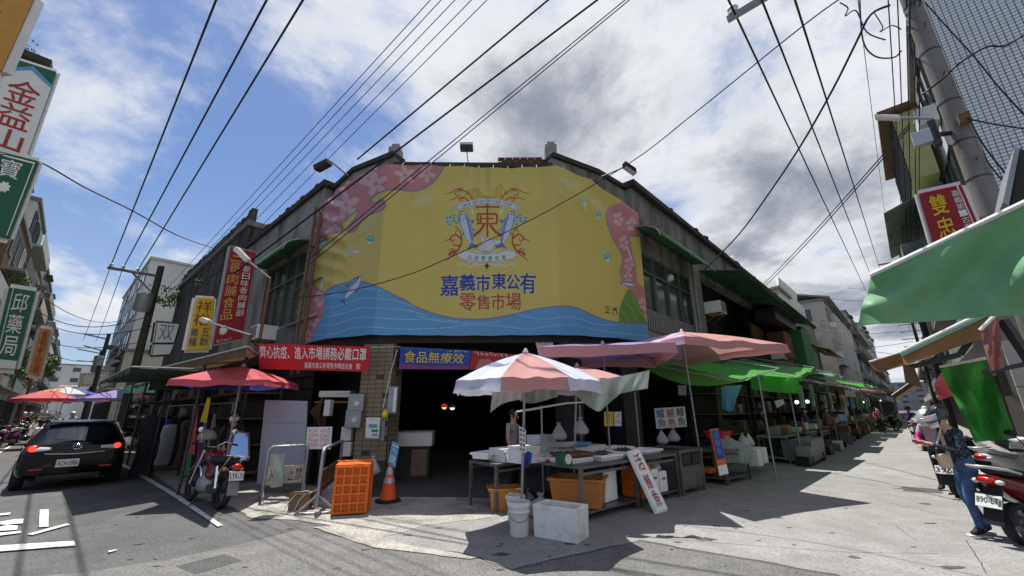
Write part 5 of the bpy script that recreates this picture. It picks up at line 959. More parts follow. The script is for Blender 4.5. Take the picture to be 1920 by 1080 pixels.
# mirror, stools, hanging goods and garments in the dark shops by the motorcycle
t=sign('leaning_mirror','tall leaning mirror reflecting the sky beside the motorcycle','mirror',[pY(441,808,9.6),pY(466,812,9.6),pY(466,862,9.4),pY(424,868,9.4)],mat('mirror',(.8,.82,.85),.05,0,metal=1.),[],.02,'wood')
fab=[('red','red_cloth',362,760,850),('yellow','sign_yellow',385,745,790),('purple','ink_purple',372,800,905),('teal','ink_green',352,830,890),('grey','grey_cloth',396,775,850),('violet blue','purple_cloth',378,790,880)]
for i,(nm,m,x,y0,y1) in enumerate(fab): drape(f'{nm} cloth hanging in the dark shop behind the motorcycle',[(x-6+(10),y0),(x+10,y0+2)],[(x-12,y1),(x+4,y1+3)],10.4+.1*i,m,3,.03,'hanging_cloth')
def garment(label,p,w_,h_,m,rz,name='hanging_dress'):
    t=thing(name,label,'garment',(p[0],p[1],max(p[2],.05)),rz); prof=[(0,.5),(.15,.42),(.35,.36),(.6,.40),(.8,.46),(.93,.5),(1.0,.28)]
    mb=MB(); n=12; o=[]
    for v,r in prof: o+=[(w_*r*math.cos(2*math.pi*j/n)*(1+.06*math.sin(j*3)),w_*.35*r*math.sin(2*math.pi*j/n),h_*v) for j in range(n)]
    mb.add(o,[(i*n+j,i*n+(j+1)%n,(i+1)*n+(j+1)%n,(i+1)*n+j) for i in range(len(prof)-1) for j in range(n)]); obj('dress',mb,m,t,smooth=60); obj('hanger',MB().tube([(-w_*.28,0,h_),(0,0,h_+.09),(w_*.28,0,h_)],.01,5).tube([(0,0,h_+.09),(0,0,h_+.2)],.006,5),'dark_metal',t); return t
garment('long black dress on a hanger at the road edge of the clothes stall',G(262,893),.55,1.5,'tank_top',R_(40)); garment('dark red dress hanging deeper in the clothes stall',LF(15.5,3.6),.6,1.5,'sign_red',R_(40)); garment('black coat on a hanger beside the long black dress',LF(14.2,3.0),.7,1.5,'trousers',R_(40)); garment('teal skirt dress hanging in the clothes stall',LF(13.2,3.5),.5,1.3,'ink_green',R_(40)); garment('white shirt dress hanging at the clothes stall end',LF(17.5,2.9),.55,1.2,'white_cloth',R_(40))
for i in range(9): garment('dark garment added to deepen the shade along the clothes rail',LF(12.6+i*.95,3.1+.05*(i%3)),.5,1.25+.1*(i%3),['trousers','tank_top','ink_blue','trousers','brown_wall'][i%5],R_(42+6*i),'shade_fill_garment')['group']='added dark garments on the clothes rail'  # extra dark row added to make the stall front look more shaded
t=thing('clothes_rail','long steel clothes rail under the brown awning','rail',tuple(LF(16,3.1)),ANG_L); obj('bar',MB().tube([(-4,0,1.85),(4,0,1.85)],.018,6),'grey_metal',t)
for x in(-4,0,4): obj('upright',MB().tube([(x,0,0),(x,0,1.85)],.018,6),'grey_metal',t)
for s in(11.2,15,19,22.5): tag(obj('awning_post',MB().tube([LF(s,2.2,0),LF(s,2.2,2.75)],.03,8),'dark_metal'),'dark steel post carrying the left street awnings','post','posts of the left street awnings')
for s in(12,15.4,19.6,23.5,28,32.5,38,45): tag(obj('awning_post',MB().tube([RF(s,-2.75,0),RF(s,-2.75,2.5)],.022,8),'grey_metal'),'thin steel post carrying the lane awnings','post','posts of the lane awnings')
# ================================================================ vehicles
def loft(mb,st,n=14,pw=2.6,mi=0,cap=True):
    """rings of superellipses: stations (x,y,z,half width,half height)"""
    o=[]
    for x,y,z,w_,h_ in st:
        for j in range(n):
            a=2*math.pi*j/n; c,s=math.cos(a),math.sin(a); o.append((x,y+w_*math.copysign(abs(c)**(2/pw),c),z+h_*math.copysign(abs(s)**(2/pw),s)))
    k=len(st); fs=[(i*n+j,i*n+(j+1)%n,(i+1)*n+(j+1)%n,(i+1)*n+j) for i in range(k-1) for j in range(n)]
    if cap: fs+=[tuple(range(n))[::-1],tuple((k-1)*n+j for j in range(n))]
    return mb.add(o,fs,mi)
def wheel(parent,x,y,r,w_,rim_m='dark_metal',spokes=0,axis=None,name='wheel'):
    prof=[(r*.72,-w_*.42),(r*.86,-w_*.5),(r*.96,-w_*.4),(r,-w_*.15),(r,w_*.15),(r*.96,w_*.4),(r*.86,w_*.5),(r*.72,w_*.42),(r*.70,0),(r*.72,-w_*.42)]
    n=24; mb=MB(); o=[]
    for rr_,yy in prof: o+=[(x+rr_*math.cos(2*math.pi*j/n),y+yy,r+rr_*math.sin(2*math.pi*j/n)) for j in range(n)]
    mb.add(o,[(i*n+j,i*n+(j+1)%n,(i+1)*n+(j+1)%n,(i+1)*n+j) for i in range(len(prof)-1) for j in range(n)])
    W_=obj(name,mb,'rubber',parent,smooth=50); rm=MB()
    ring=[(x+r*.71*math.cos(2*math.pi*j/n),y,r+r*.71*math.sin(2*math.pi*j/n)) for j in range(n+1)]; rm.tube(ring,r*.045,6,cap=False)
    if spokes>8:
        for j in range(spokes):
            a=2*math.pi*j/spokes; rm.tube([(x+r*.08*math.cos(a+.5*(-1)**j),y+.03*(-1)**j,r+r*.08*math.sin(a+.5*(-1)**j)),(x+r*.7*math.cos(a),y,r+r*.7*math.sin(a))],.0028,4)
    else:
        for j in range(spokes or 5):
            a=2*math.pi*j/(spokes or 5); rm.bar((x,y,r),(x+r*.7*math.cos(a),y,r+r*.7*math.sin(a)),r*.16,w_*.45)
    rm.tube([(x,y-w_*.5,r),(x,y+w_*.5,r)],r*.16,10); obj('rim',rm,rim_m,W_,smooth=40); return W_
def plate(parent,c,ux,uz,w_,h_,txt):
    c,ux,uz=Vector(c),Vector(ux).normalized(),Vector(uz).normalized(); n=ux.cross(uz).normalized(); P_=obj('number_plate',MB().obox(c,ux*w_/2,n*.004,uz*h_/2),'sign_white',parent,bevel=.003)
    if txt:
        mb=MB(); text_uv(mb,txt,-.45*w_,-.32*h_,.45*w_,.30*h_,lambda u,v:c+ux*u+uz*v+n*.0065,.008); obj('lettering',mb,'ink_black',P_,recalc=False)
def car(label,loc,rz):
    t=thing('parked_car',label,'car',loc,rz); t.name='hatchback_car'
    mb=MB(); W0=.875
    st=[ # x, zbottom, waist half width, belt z, belt half width, top z, roof half width
     (0.02,.36,.70,.86,.66,.90,.60),(.06,.27,.80,.93,.76,.975,.66),(.2,.22,.86,.97,.80,1.06,.66),(.45,.2,.875,.98,.82,1.24,.62),(.72,.2,.88,.98,.82,1.40,.60),(1.0,.2,.88,.97,.82,1.45,.58),(1.6,.2,.88,.96,.82,1.475,.58),(2.2,.2,.88,.95,.82,1.45,.57),(2.7,.2,.88,.94,.82,1.24,.6),(3.15,.2,.875,.93,.81,1.0,.66),(3.7,.22,.865,.86,.78,.90,.6),(4.2,.26,.82,.74,.72,.78,.5),(4.42,.34,.62,.6,.55,.64,.4)]
    ring=[]; 
    for x,zb,w_,bz,bw_,tz,rw in st:
        h=[(0,zb),(w_*.8,zb),(w_*.985,zb+.10),(w_,zb+.26),(w_*.992,(zb+.26+bz)/2+.02),(bw_+.03,bz-.05),(bw_,bz),((bw_+rw)/2+.01,(bz+tz)/2),(rw,tz-.03),(rw*.8,tz),(0,tz+.012)]
        ring.append([(x,y,z) for y,z in h]+[(x,-y,z) for y,z in h[-2:0:-1]])
    n=len(ring[0]); o=[p for r_ in ring for p in r_]; fs=[(i*n+j,i*n+(j+1)%n,(i+1)*n+(j+1)%n,(i+1)*n+j) for i in range(len(st)-1) for j in range(n)]+[tuple(range(n))[::-1],tuple((len(st)-1)*n+j for j in range(n))]
    mb.add(o,fs); b=obj('body',mb,'car_paint',t,smooth=70); md=b.modifiers.new('sub','SUBSURF'); md.levels=2; md.render_levels=2
    def rear(y,z):   # x of the rear face at height z
        return float(np.interp(z,[.3,.5,.86,.93,1.0,1.24,1.40,1.46],[.03,-.005,.02,.05,.115,.42,.70,.95]))+.10*(y/.8)**2
    obj('rear_window',MB().grid(lambda u,v:Vector((rear((u-.5)*1.2,1.0+.36*v)-.03+.02*v,(u-.5)*(1.24-.26*v),1.02+.35*v-.05*abs(u-.5)**2*4*(1-v))),12,6),'car_glass',t,smooth=60)
    obj('roof_spoiler',MB().obox((.70,0,1.435),(.13,0,.02),(0,.56,0),(0,0,.018)),'car_paint',t,bevel=.015)
    obj('wiper',MB().bar((.06,-.05,1.02),(.10,.36,1.06),.018),'plastic_black',t)
    for s in(-1,1):
        lamp=obj('tail_lamp',MB().grid(lambda u,v:Vector((rear((.42+.40*u)*1.0,.80+.14*v)-.075+.12*u**3,s*(.40+.43*u),.80+.05*(1-u)+(.15-.02*u)*v*(.35+.65*u))),10,5),'lamp_clear',t,smooth=60,thick=.02)
        obj('lamp_ring',MB().lathe([(.034,-.004),(.062,-.004),(.062,.004),(.034,.004),(.034,-.004)],18),'lamp_red_lit',lamp); r_=lamp.children[0]; r_.rotation_euler=(0,math.pi/2,0); r_.location=(rear(.7,.88)-.075,s*.68,.885)
        ls=obj('lamp_lens',MB().sphere((rear(.7,.88)-.045,s*.68,.885),.03,.115,.07),'lamp_red',lamp,smooth=60)
        obj('side_window',MB().slab([(.75,s*.845,1.01),(2.75,s*.845,1.0),(2.25,s*.655,1.38),(1.0,s*.645,1.40)],(0,s*.012,0)),'car_glass',t)
        obj('door_mirror',MB().sphere((2.75,s*.98,1.02),.09,.11,.075),'car_paint',t,smooth=60)
        obj('reflector',MB().box(.015,.03,s*.55-.1,s*.55+.1,.44,.47),'lamp_red',t)
        obj('rear_fog_panel',MB().box(.0,.03,s*.42-.05,s*.42+.05,.28,.32),'plastic_black',t)
        for x in(.72,3.45): wheel(t,x,s*.79,.315,.205,'silver_plastic',7)
        obj('door_handle',MB().box(1.2,1.36,s*.885-.012,s*.885+.012,.84,.865),'car_paint',t)
    obj('bumper_chrome',MB().grid(lambda u,v:Vector((rear((u-.5)*1.25,.72)-.02,(u-.5)*1.25,.735+.02*v+.035*abs(u-.5)*2)),14,1),'silver_plastic',t,thick=.01)
    obj('bumper_insert',MB().box(.0,.03,-.5,.5,.24,.33),'plastic_black',t,bevel=.01)
    eb=MB(); k=20; eb.tube([(0.0,.075*math.cos(2*math.pi*i/k),.90+.058*math.sin(2*math.pi*i/k)) for i in range(k+1)],.007,5); eb.tube([(0,-.065,.915),(0,-.03,.925),(0,0,.90),(0,.03,.925),(0,.065,.915)],.006,5); e_=obj('emblem',eb,'chrome',t); e_.location=(.005,0,0)
    plate(t,(-.012,.08,.56),(0,-1,0),(0.02,0,1),.36,.16,'ACH-5986')
    obj('undertray',MB().box(.3,4.1,-.6,.6,.17,.21),'plastic_black',t)
    obj('exhaust',MB().tube([(.02,-.45,.26),(.3,-.45,.26)],.035,10),'grey_metal',t); return t
pc=G(122,918); hd=R_(-46); fwd=Vector((math.sin(hd),math.cos(hd),0)); car('glossy black hatchback seen from behind with glowing tail lamps on the left street',(pc.x,pc.y,0),math.atan2(fwd.y,fwd.x))
def scooter(label,loc,az,body='scooter_red',txt='',seat='seat_vinyl',group=None,trim='silver_plastic',box=False,windshield=False,lean=0.,scale=1.):
    d=Vector((math.sin(az),math.cos(az),0)); t=thing('motor_scooter',label,'scooter',loc,math.atan2(d.y,d.x),group)
    if lean: t.rotation_euler=(lean,0,math.atan2(d.y,d.x))
    t.scale=(scale,)*3
    wheel(t,.62,0,.235,.10,'grey_metal',5); wheel(t,-.62,0,.235,.12,'grey_metal',5)
    obj('front_fender',MB().grid(lambda u,v:Vector((.62+.275*math.cos(R_(20+140*u)),(v-.5)*.13*(1-.5*abs(u-.5)),.235+.275*math.sin(R_(20+140*u))+.02*math.sin(math.pi*v))),10,4),body,t,smooth=60,thick=.008)
    for s in(-.055,.055): obj('fork',MB().tube([(.62,s,.235),(.47,s,.72)],.022,8),'dark_metal',t)
    a=MB(); loft(a,[(.40,0,.36,.13,.06),(.47,0,.52,.19,.14),(.44,0,.72,.21,.16),(.40,0,.88,.17,.12),(.36,0,.99,.10,.06)],14,2.4); sh=obj('front_shield',a,body,t,smooth=60)
    for v in sh.data.vertices: v.co.x=v.co.x+ (v.co.z-.36)*-.12+ (.09 if abs(v.co.y)<.12 else 0)
    obj('head_lamp',MB().sphere((.56,0,.79),.05,.12,.075),'lamp_clear',sh,smooth=60)
    for s in(-1,1): obj('indicator',MB().sphere((.49,s*.16,.76),.03,.045,.03),'orange_cloth',sh,smooth=60)
    a=MB(); loft(a,[(.24,0,1.0,.06,.03),(.32,0,1.02,.16,.055),(.40,0,1.0,.14,.05),(.45,0,.97,.06,.02)],12,2.4); hb=obj('handlebar_cover',a,body,t,smooth=60)
    obj('handlebar',MB().tube([(.22,-.34,1.03),(.31,-.16,1.03),(.31,.16,1.03),(.22,.34,1.03)],.016,8),'dark_metal',t)
    for s in(-1,1):
        obj('grip',MB().tube([(.23,s*.24,1.035),(.19,s*.36,1.035)],.02,8),'rubber',t); obj('brake_lever',MB().tube([(.29,s*.22,1.03),(.27,s*.36,1.02)],.007,5),'grey_metal',t)
        mi=obj('mirror_stalk',MB().tube([(.29,s*.2,1.04),(.27,s*.26,1.17),(.26,s*.29,1.22)],.008,6),'dark_metal',t); obj('mirror',MB().sphere((.25,s*.32,1.26),.025,.075,.05),'plastic_black',mi,smooth=60)
    a=MB(); a.box(-.05,.40,-.17,.17,.27,.33); obj('floorboard',a,'plastic_black',t,bevel=.02)
    a=MB(); loft(a,[(-.02,0,.44,.14,.16),(-.15,0,.52,.19,.19),(-.4,0,.58,.20,.17),(-.65,0,.66,.17,.12),(-.86,0,.73,.12,.07),(-.95,0,.76,.07,.035)],14,2.6); rb2=obj('rear_body',a,body,t,smooth=60)
    a=MB(); loft(a,[(.0,0,.72,.10,.035),(-.1,0,.75,.15,.055),(-.35,0,.765,.165,.06),(-.5,0,.80,.16,.06),(-.75,0,.83,.14,.05),(-.85,0,.84,.08,.03)],14,2.6); obj('seat',a,seat,t,smooth=60)
    obj('tail_lamp',MB().sphere((-.93,0,.74),.05,.10,.045),'lamp_red',rb2,smooth=60)
    for s in(-1,1): obj('rear_indicator',MB().sphere((-.90,s*.115,.72),.05,.04,.03),'lamp_clear',rb2,smooth=60)
    obj('grab_rail',MB().tube([(-.62,-.17,.82),(-.82,-.17,.87),(-1.0,-.10,.90),(-1.03,0,.90),(-1.0,.10,.90),(-.82,.17,.87),(-.62,.17,.82)],.018,8),trim,t,smooth=60)
    obj('rear_fender',MB().grid(lambda u,v:Vector((-.86-.16*u,(v-.5)*.19,.66-.42*u)),6,3),'plastic_black',t,thick=.015)
    plate(t,(-.985,0,.50),(0,-1,0),(.40,0,1),.26,.15,txt)
    a=MB(); loft(a,[(-.15,-.02,.27,.10,.09),(-.4,-.03,.27,.13,.11),(-.66,.06,.25,.07,.09)],12,3); obj('engine_case',a,'grey_metal',t,smooth=50)
    obj('exhaust',MB().tube([(-.2,-.13,.2),(-.45,-.16,.22),(-.55,-.17,.26),(-.92,-.17,.33)],[.02,.025,.055,.06],10),'dark_metal',t,smooth=50)
    obj('centre_stand',MB().tube([(-.22,-.13,.2),(-.27,-.17,.012),(-.27,.17,.012),(-.22,.13,.2)],.012,6),'dark_metal',t)
    if box: obj('rear_rack_box',MB().box(-1.05,-.72,-.18,.18,.92,1.2),'plastic_black',t,bevel=.03)
    if windshield:
        obj('rain_canopy',MB().grid(lambda u,v:Vector((.50-.78*v+.06*math.cos(math.pi*(u-.5)),(u-.5)*(.86-.2*v*v),1.02+.36*math.sin(math.pi*min(1,v*.95+.05))**.8*math.cos((u-.5)*2.2)+.04)),14,12),'cloud_cover',t,smooth=60,thick=.01)
    return t
p=G(1934,1022); az=R_(80); d=Vector((math.sin(az),math.cos(az),0)); s1=scooter('dark red scooter with plate 890-LTJ parked beside the woman in jeans',(p+d*.55),az,'scooter_red','890-LTJ',scale=1.02)
p=G(1800,932); az=R_(62); d=Vector((math.sin(az),math.cos(az),0)); scooter('black scooter with plate beginning 396 behind the woman in jeans',p+d*.62,az,'scooter_black','396')
p=G(1750,850); scooter('purple scooter with a pale rain canopy facing down the lane',p+Rd*.5,R_(205),'scooter_purple','',windshield=True,scale=1.0)
p=G(1885,935); az=R_(75); d=Vector((math.sin(az),math.cos(az),0)); scooter('silver seated scooter with orange lamps parked against the white panel wall',p+d*.6,az,'scooter_white','',seat='silver_plastic')
# left street scooters
SCO=[]
p=G(62,852); scooter('white fronted scooter ridden towards the crossing on the left street',p,R_(138),'scooter_white')
p=G(122,826); scooter('dark scooter ridden behind the white fronted one',p,R_(140),'scooter_black')
for i,(x,y,b) in enumerate([(150,822,'scooter_black'),(188,812,'scooter_purple'),(232,835,'scooter_black'),(246,850,'scooter_white'),(225,822,'scooter_red'),(30,830,'scooter_black'),(8,838,'scooter_purple')]):
    p=G(x,y) if i>1 else LF(46+8*i,-.6-.4*i); scooter(['black scooter far up the left street','purple scooter farther up the left street','black scooter parked at the clothes stall','white scooter parked at the road edge of the clothes stall','red scooter parked beyond the clothes stall','black scooter parked under the red and blue umbrella','purple scooter parked by the left shops'][i],p,R_(140) if i<2 else R_(30+20*i),b,scale=.98)
# far scooters in the lane
far=[(1690,794,'scooter_black','shirt_purple'),(1706,795,'scooter_white','white_cloth'),(1722,793,'scooter_red','shirt_pink')]
for i,(x,y,b,_) in enumerate(far): scooter(['black scooter ridden away down the lane by a purple clad rider','white scooter ridden away down the lane between two others','red scooter ridden away down the lane by a pink clad rider'][i],RF(33+1.5*i,[-.35,.35,.95][i]),AR,b,'')
for i in range(4): scooter('dark scooter parked in the shade far along the lane stalls',RF(41+3.2*i,-1.7),R_(80),'scooter_black','',group='scooters parked along the lane stalls')
# ---------------------------------------------------------------- classic motorcycle
def motorcycle(label,loc,az):
    d=Vector((math.sin(az),math.cos(az),0)); t=thing('motorcycle',label,'motorcycle',loc,math.atan2(d.y,d.x)); t.rotation_euler=(R_(6),0,math.atan2(d.y,d.x))
    wheel(t,.66,0,.30,.095,'dark_metal',24); wheel(t,-.60,0,.30,.115,'dark_metal',24)
    for x,a0,a1,m in((.66,35,165,'chrome'),(-.60,10,150,'chrome')):
        obj('fender',MB().grid(lambda u,v:Vector((x+.345*math.cos(R_(a0+(a1-a0)*u)),(v-.5)*.12,.31+.345*math.sin(R_(a0+(a1-a0)*u))+.02*math.sin(math.pi*v))),12,4),m,t,smooth=60,thick=.006)
    for s in(-.075,.075): obj('fork',MB().tube([(.66,s,.31),(.44,s,.93)],.022,8),'chrome',t); obj('shock_absorber',MB().tube([(-.58,s*1.6,.33),(-.42,s*1.6,.68)],.03,10),'chrome',t); obj('swing_arm',MB().bar((-.1,s,.33),(-.6,s*1.3,.31),.03),'dark_metal',t)
    a=MB(); loft(a,[(.40,0,.80,.07,.07),(.30,0,.83,.14,.12),(.08,0,.82,.155,.125),(-.08,0,.77,.11,.07)],14,2.4); obj('fuel_tank',a,'scooter_red',t,smooth=60)
    a=MB(); loft(a,[(.02,0,.79,.12,.06),(-.15,0,.79,.15,.065),(-.45,0,.80,.145,.065),(-.66,0,.83,.12,.05)],12,2.8); obj('seat',a,'seat_vinyl',t,smooth=60)
    for s in(-1,1): obj('side_cover',MB().sphere((-.2,s*.13,.58),.19,.04,.14),'scooter_red',t,smooth=60)
    obj('frame_tube',MB().tube([(.42,0,.85),(.28,0,.45),(.2,0,.27),(-.1,0,.25),(-.2,0,.6),(-.55,0,.74)],.022,8),'dark_metal',t)
    a=MB(); loft(a,[(.28,0,.35,.12,.12),(.1,0,.36,.17,.17),(-.14,0,.37,.15,.16),(-.22,0,.40,.08,.1)],12,3); en=obj('engine',a,'grey_metal',t,smooth=50)
    cy=MB()
    for i in range(6): cy.obox((.14+.012*i,0,.46+.032*i),(.075,0,.0),(0,.085,0),(0,0,.009))
    obj('cylinder_fin',cy,'grey_metal',en)
    obj('exhaust',MB().tube([(.24,-.06,.5),(.32,-.1,.35),(.2,-.14,.22),(-.1,-.15,.23),(-.75,-.16,.31)],[.02,.02,.02,.032,.042],10),'chrome',t,smooth=50)
    a=MB(); loft(a,[(.46,0,.90,.07,.07),(.54,0,.90,.09,.09),(.58,0,.90,.085,.085)],14,2.); hl=obj('head_lamp',a,'dark_metal',t,smooth=60); obj('lens',MB().sphere((.58,0,.9),.02,.078,.078),'lamp_clear',hl,smooth=60)
    obj('handlebar',MB().tube([(.24,-.37,1.04),(.33,-.2,1.08),(.40,-.07,.98),(.40,.07,.98),(.33,.2,1.08),(.24,.37,1.04)],.013,8),'chrome',t)
    for s in(-1,1):
        obj('grip',MB().tube([(.27,s*.3,1.05),(.22,s*.4,1.035)],.018,8),'rubber',t); m_=obj('mirror_stalk',MB().tube([(.32,s*.22,1.08),(.28,s*.28,1.25)],.007,6),'chrome',t); obj('mirror',MB().sphere((.27,s*.3,1.29),.02,.06,.06),'chrome',m_,smooth=60)
        obj('indicator',MB().sphere((-.76,s*.14,.66),.035,.035,.035),'orange_cloth',t,smooth=60)
    rk=MB(); rk.tube([(-.5,-.12,.86),(-.95,-.12,.87),(-.95,.12,.87),(-.5,.12,.86)],.012,6)
    for x in(-.62,-.74,-.86): rk.tube([(x,-.12,.87),(x,.12,.87)],.009,6)
    rk.tube([(-.8,-.12,.87),(-.55,-.12,.60)],.01,6).tube([(-.8,.12,.87),(-.55,.12,.60)],.01,6); obj('luggage_rack',rk,'chrome',t)
    obj('tail_lamp',MB().sphere((-.88,0,.70),.06,.075,.06),'lamp_red',t,smooth=60); obj('mud_flap',MB().slab([(-.86,-.08,.62),(-.86,.08,.62),(-.98,.09,.25),(-.98,-.09,.25)],(-.006,0,0)),'plastic_grey',t)
    plate(t,(-.955,0,.56),(0,-1,0),(.25,0,1),.24,.15,'LYK-31'); obj('side_stand',MB().tube([(0,.1,.28),(-.05,.24,.01)],.012,6),'dark_metal',t); obj('chain_case',MB().obox((-.28,.1,.31),(.32,0,0),(0,.018,0),(0,0,.05)),'dark_metal',t,bevel=.01)
    a=MB(); a.box(.62,.86,-.17,.17,.76,.96) if False else None
    return t
mr=G(416,957); mf=G(350,938); pm2=(mr+mf)/2; MAZ=math.atan2((mf-mr).x,(mf-mr).y); mo=motorcycle('old red motorcycle with chrome rack parked under the red umbrella',(pm2.x,pm2.y,0),MAZ)
def helmet(name,label,p,m,vis=True,rz=0.,parent=None):
    t=thing(name,label,'helmet',p,rz) if parent is None else None; par=t if t else parent; off=Vector((0,0,0)) if t else Vector(p)
    k=MB().add([tuple(off+Vector((.155*math.sin(a)*math.cos(b)*1.05,.135*math.sin(a)*math.sin(b),.15*math.cos(a)))) for a in [math.pi*.60*i/7 for i in range(8)] for b in [2*math.pi*j/16 for j in range(16)]],[(i*16+j,(i+1)*16+j,(i+1)*16+(j+1)%16,i*16+(j+1)%16) for i in range(7) for j in range(16)])
    o=obj('shell' if t else 'helmet',k,m,par,smooth=60,thick=.02)
    if vis:
        vz=obj('visor',MB().grid(lambda u,v:off+Vector((.172*math.cos(R_(-62+124*u))*(1+.12*v),.155*math.sin(R_(-62+124*u)),.06-.13*v)),12,4),'visor',par,smooth=60)
    if not t: o.rotation_euler=(0,0,0)
    return t
dm=Vector((math.sin(MAZ),math.cos(MAZ),0)); helmet('open_helmet','dull olive open helmet hung on the motorcycle handlebar',(pm2.x+dm.x*.42,pm2.y+dm.y*.42,1.16),'helmet_olive',False,1.)
# ================================================================ people
def person(label,loc,az,J,mats_,zone,head_dir=(1,0,0),hat=None,mask=False,face=True,group=None,hands=True,hair=True,scale=1.):
    """J: joint -> (x forward, y left, z); one skinned continuous body"""
    d=Vector((math.sin(az),math.cos(az),0)); t=thing('person',label,'person',loc,math.atan2(d.y,d.x),group); t.scale=(scale,)*3
    V=[]; E=[]; Rr=[]; bone=[]
    def add(p,r,par=None,z='t'):
        V.append(Vector(p)); Rr.append(r); bone.append(z)
        if par is not None: E.append((par,len(V)-1))
        return len(V)-1
    def L2(a,b,t_): return Vector(a).lerp(Vector(b),t_)
    pel=add(J['pelvis'],(.13,.10),None,'legs'); wa=add(L2(J['pelvis'],J['chest'],.5),(.125,.095),pel,'top'); ch=add(J['chest'],(.15,.105),wa,'top'); ne=add(J['neck'],(.055,.055),ch,'skin'); hb=add(L2(J['neck'],J['head'],.55),(.062,.062),ne,'skin'); he=add(J['head'],(.088,.098),hb,'skin'); ht=add(Vector(J['head'])+Vector((0,0,.075)),(.07,.078),he,'skin')
    for s in 'LR':
        sh=add(J['sh'+s],(.062,.062),ch,'top'); um=add(L2(J['sh'+s],J['el'+s],.5),(.05,.05),sh,'top'); el=add(J['el'+s],(.042,.042),um,'arm'); fm=add(L2(J['el'+s],J['ha'+s],.55),(.036,.036),el,'arm'); wr=add(L2(J['el'+s],J['ha'+s],.93),(.025,.025),fm,'arm')
        if hands:
            hdv=(Vector(J['ha'+s])-Vector(J['el'+s])).normalized(); sd=hdv.cross(Vector((0,0,1))); sd=sd.normalized() if sd.length>.1 else Vector((0,1,0)); pm_=add(Vector(J['ha'+s])+hdv*.045,(.032,.016),wr,'hand'); cd=(Vector((0,0,-1)) if abs(hdv.z)<.8 else Vector((1,0,0)))
            for k,(o_,l_) in enumerate(((-.030,.055),(-.011,.068),(.009,.066),(.028,.052))):
                a=add(Vector(V[pm_])+hdv*.035+sd*o_,(.0095,.0095),pm_,'hand'); b_=add(V[a]+hdv*l_*.55+cd*.012,(.0085,.0085),a,'hand'); add(V[b_]+hdv*l_*.35+cd*.028,(.007,.007),b_,'hand')
            th=add(Vector(V[wr])+hdv*.03+sd*(-.034),(.011,.011),wr,'hand'); add(V[th]+hdv*.045+sd*(-.016)+cd*.01,(.009,.009),th,'hand')
        else: add(Vector(J['ha'+s])+(Vector(J['ha'+s])-Vector(J['el'+s])).normalized()*.07,(.03,.02),wr,'hand')
        hp=add(J['hip'+s],(.10,.10),pel,'legs'); tm=add(L2(J['hip'+s],J['kn'+s],.5),(.082,.082),hp,'legs'); kn=add(J['kn'+s],(.06,.06),tm,'legs'); cm=add(L2(J['kn'+s],J['an'+s],.4),(.056,.056),kn,'legs'); an=add(J['an'+s],(.042,.042),cm,'ankle'); toe=Vector(J['to'+s]); he_=add(Vector(J['an'+s])-(toe-Vector(J['an'+s])).normalized()*.03-Vector((0,0,.035)),(.04,.035),an,'shoe'); to=add(toe,(.042,.028),an,'shoe')
    me=bpy.data.meshes.new('body'); me.from_pydata([tuple(v) for v in V],E,[]); o=bpy.data.objects.new('body',me); C.objects.link(o)
    sk=o.modifiers.new('skin','SKIN'); sk.use_smooth_shade=True
    for i,sv in enumerate(me.skin_vertices[0].data): sv.radius=Rr[i]; sv.use_root=(i==0)
    ss=o.modifiers.new('sub','SUBSURF'); ss.levels=2 if hands else 1
    bpy.context.view_layer.update(); m2=bpy.data.meshes.new_from_object(o.evaluated_get(bpy.context.evaluated_depsgraph_get())); bpy.data.objects.remove(o)
    order=list(dict.fromkeys(zone.values())); m2.materials.clear(); P_=np.array([tuple(v) for v in V]); par=[a for a,b in E]; A_=P_[[a for a,b in E]]; B_=P_[[b for a,b in E]]; bz=[bone[b] for a,b in E]; cn=np.array([tuple(p.center) for p in m2.polygons]); AB=B_-A_; l2=(AB**2).sum(1)
    ti=np.clip(((cn[:,None,:]-A_)*AB).sum(2)/l2,0,1); dd=((cn[:,None,:]-A_-ti[:,:,None]*AB)**2).sum(2); nb_=dd.argmin(1)
    mi=[order.index(zone[bz[k]]) for k in nb_]; m2.polygons.foreach_set('material_index',mi); m2.polygons.foreach_set('use_smooth',[True]*len(mi))
    b=bpy.data.objects.new('body',m2); C.objects.link(b); b.parent=t
    for m in order: m2.materials.append(M[m])
    hc=Vector(J['head']); fd=Vector(head_dir).normalized(); sdv=Vector((0,0,1)).cross(fd).normalized()
    if face and not mask:
        f=MB(); f.sphere(hc+fd*.098-UP*.01,.016,.014,.022,8,6); obj('nose',f,'skin',t,smooth=60); obj('mouth',MB().obox(hc+fd*.09-UP*.055,sdv*.024,fd*.006,UP*.005),'ink_red',t)
    if face:
        for s in(-1,1): obj('eye',MB().sphere(hc+fd*.086+sdv*.033*s+UP*.015,.011,.013,.008,8,6),'ink_black',t); obj('ear',MB().sphere(hc+sdv*.092*s-UP*.005,.018,.010,.03,8,6),'skin',t,smooth=60)
    if mask: obj('face_mask',MB().grid(lambda u,v:hc+fd*(.108*math.cos((u-.5)*2.3)+.012*math.sin(math.pi*v))+sdv*.108*math.sin((u-.5)*2.3)+UP*(-.005-.085*v+.0*u),10,5),'mask_white',t,smooth=60)
    if hair: obj('hair',MB().add([tuple(hc+Vector((0,0,.02))-fd*.012+(fd*math.cos(b_)*.108+sdv*math.sin(b_)*.1)*math.sin(a)+UP*.118*math.cos(a)) for a in [math.pi*.62*i/6 for i in range(7)] for b_ in [math.pi*.28+2*math.pi*.72*j/13 for j in range(14)]],[(i*14+j,(i+1)*14+j,(i+1)*14+j+1,i*14+j+1) for i in range(6) for j in range(13)]),'hair',t,smooth=60,thick=.012)
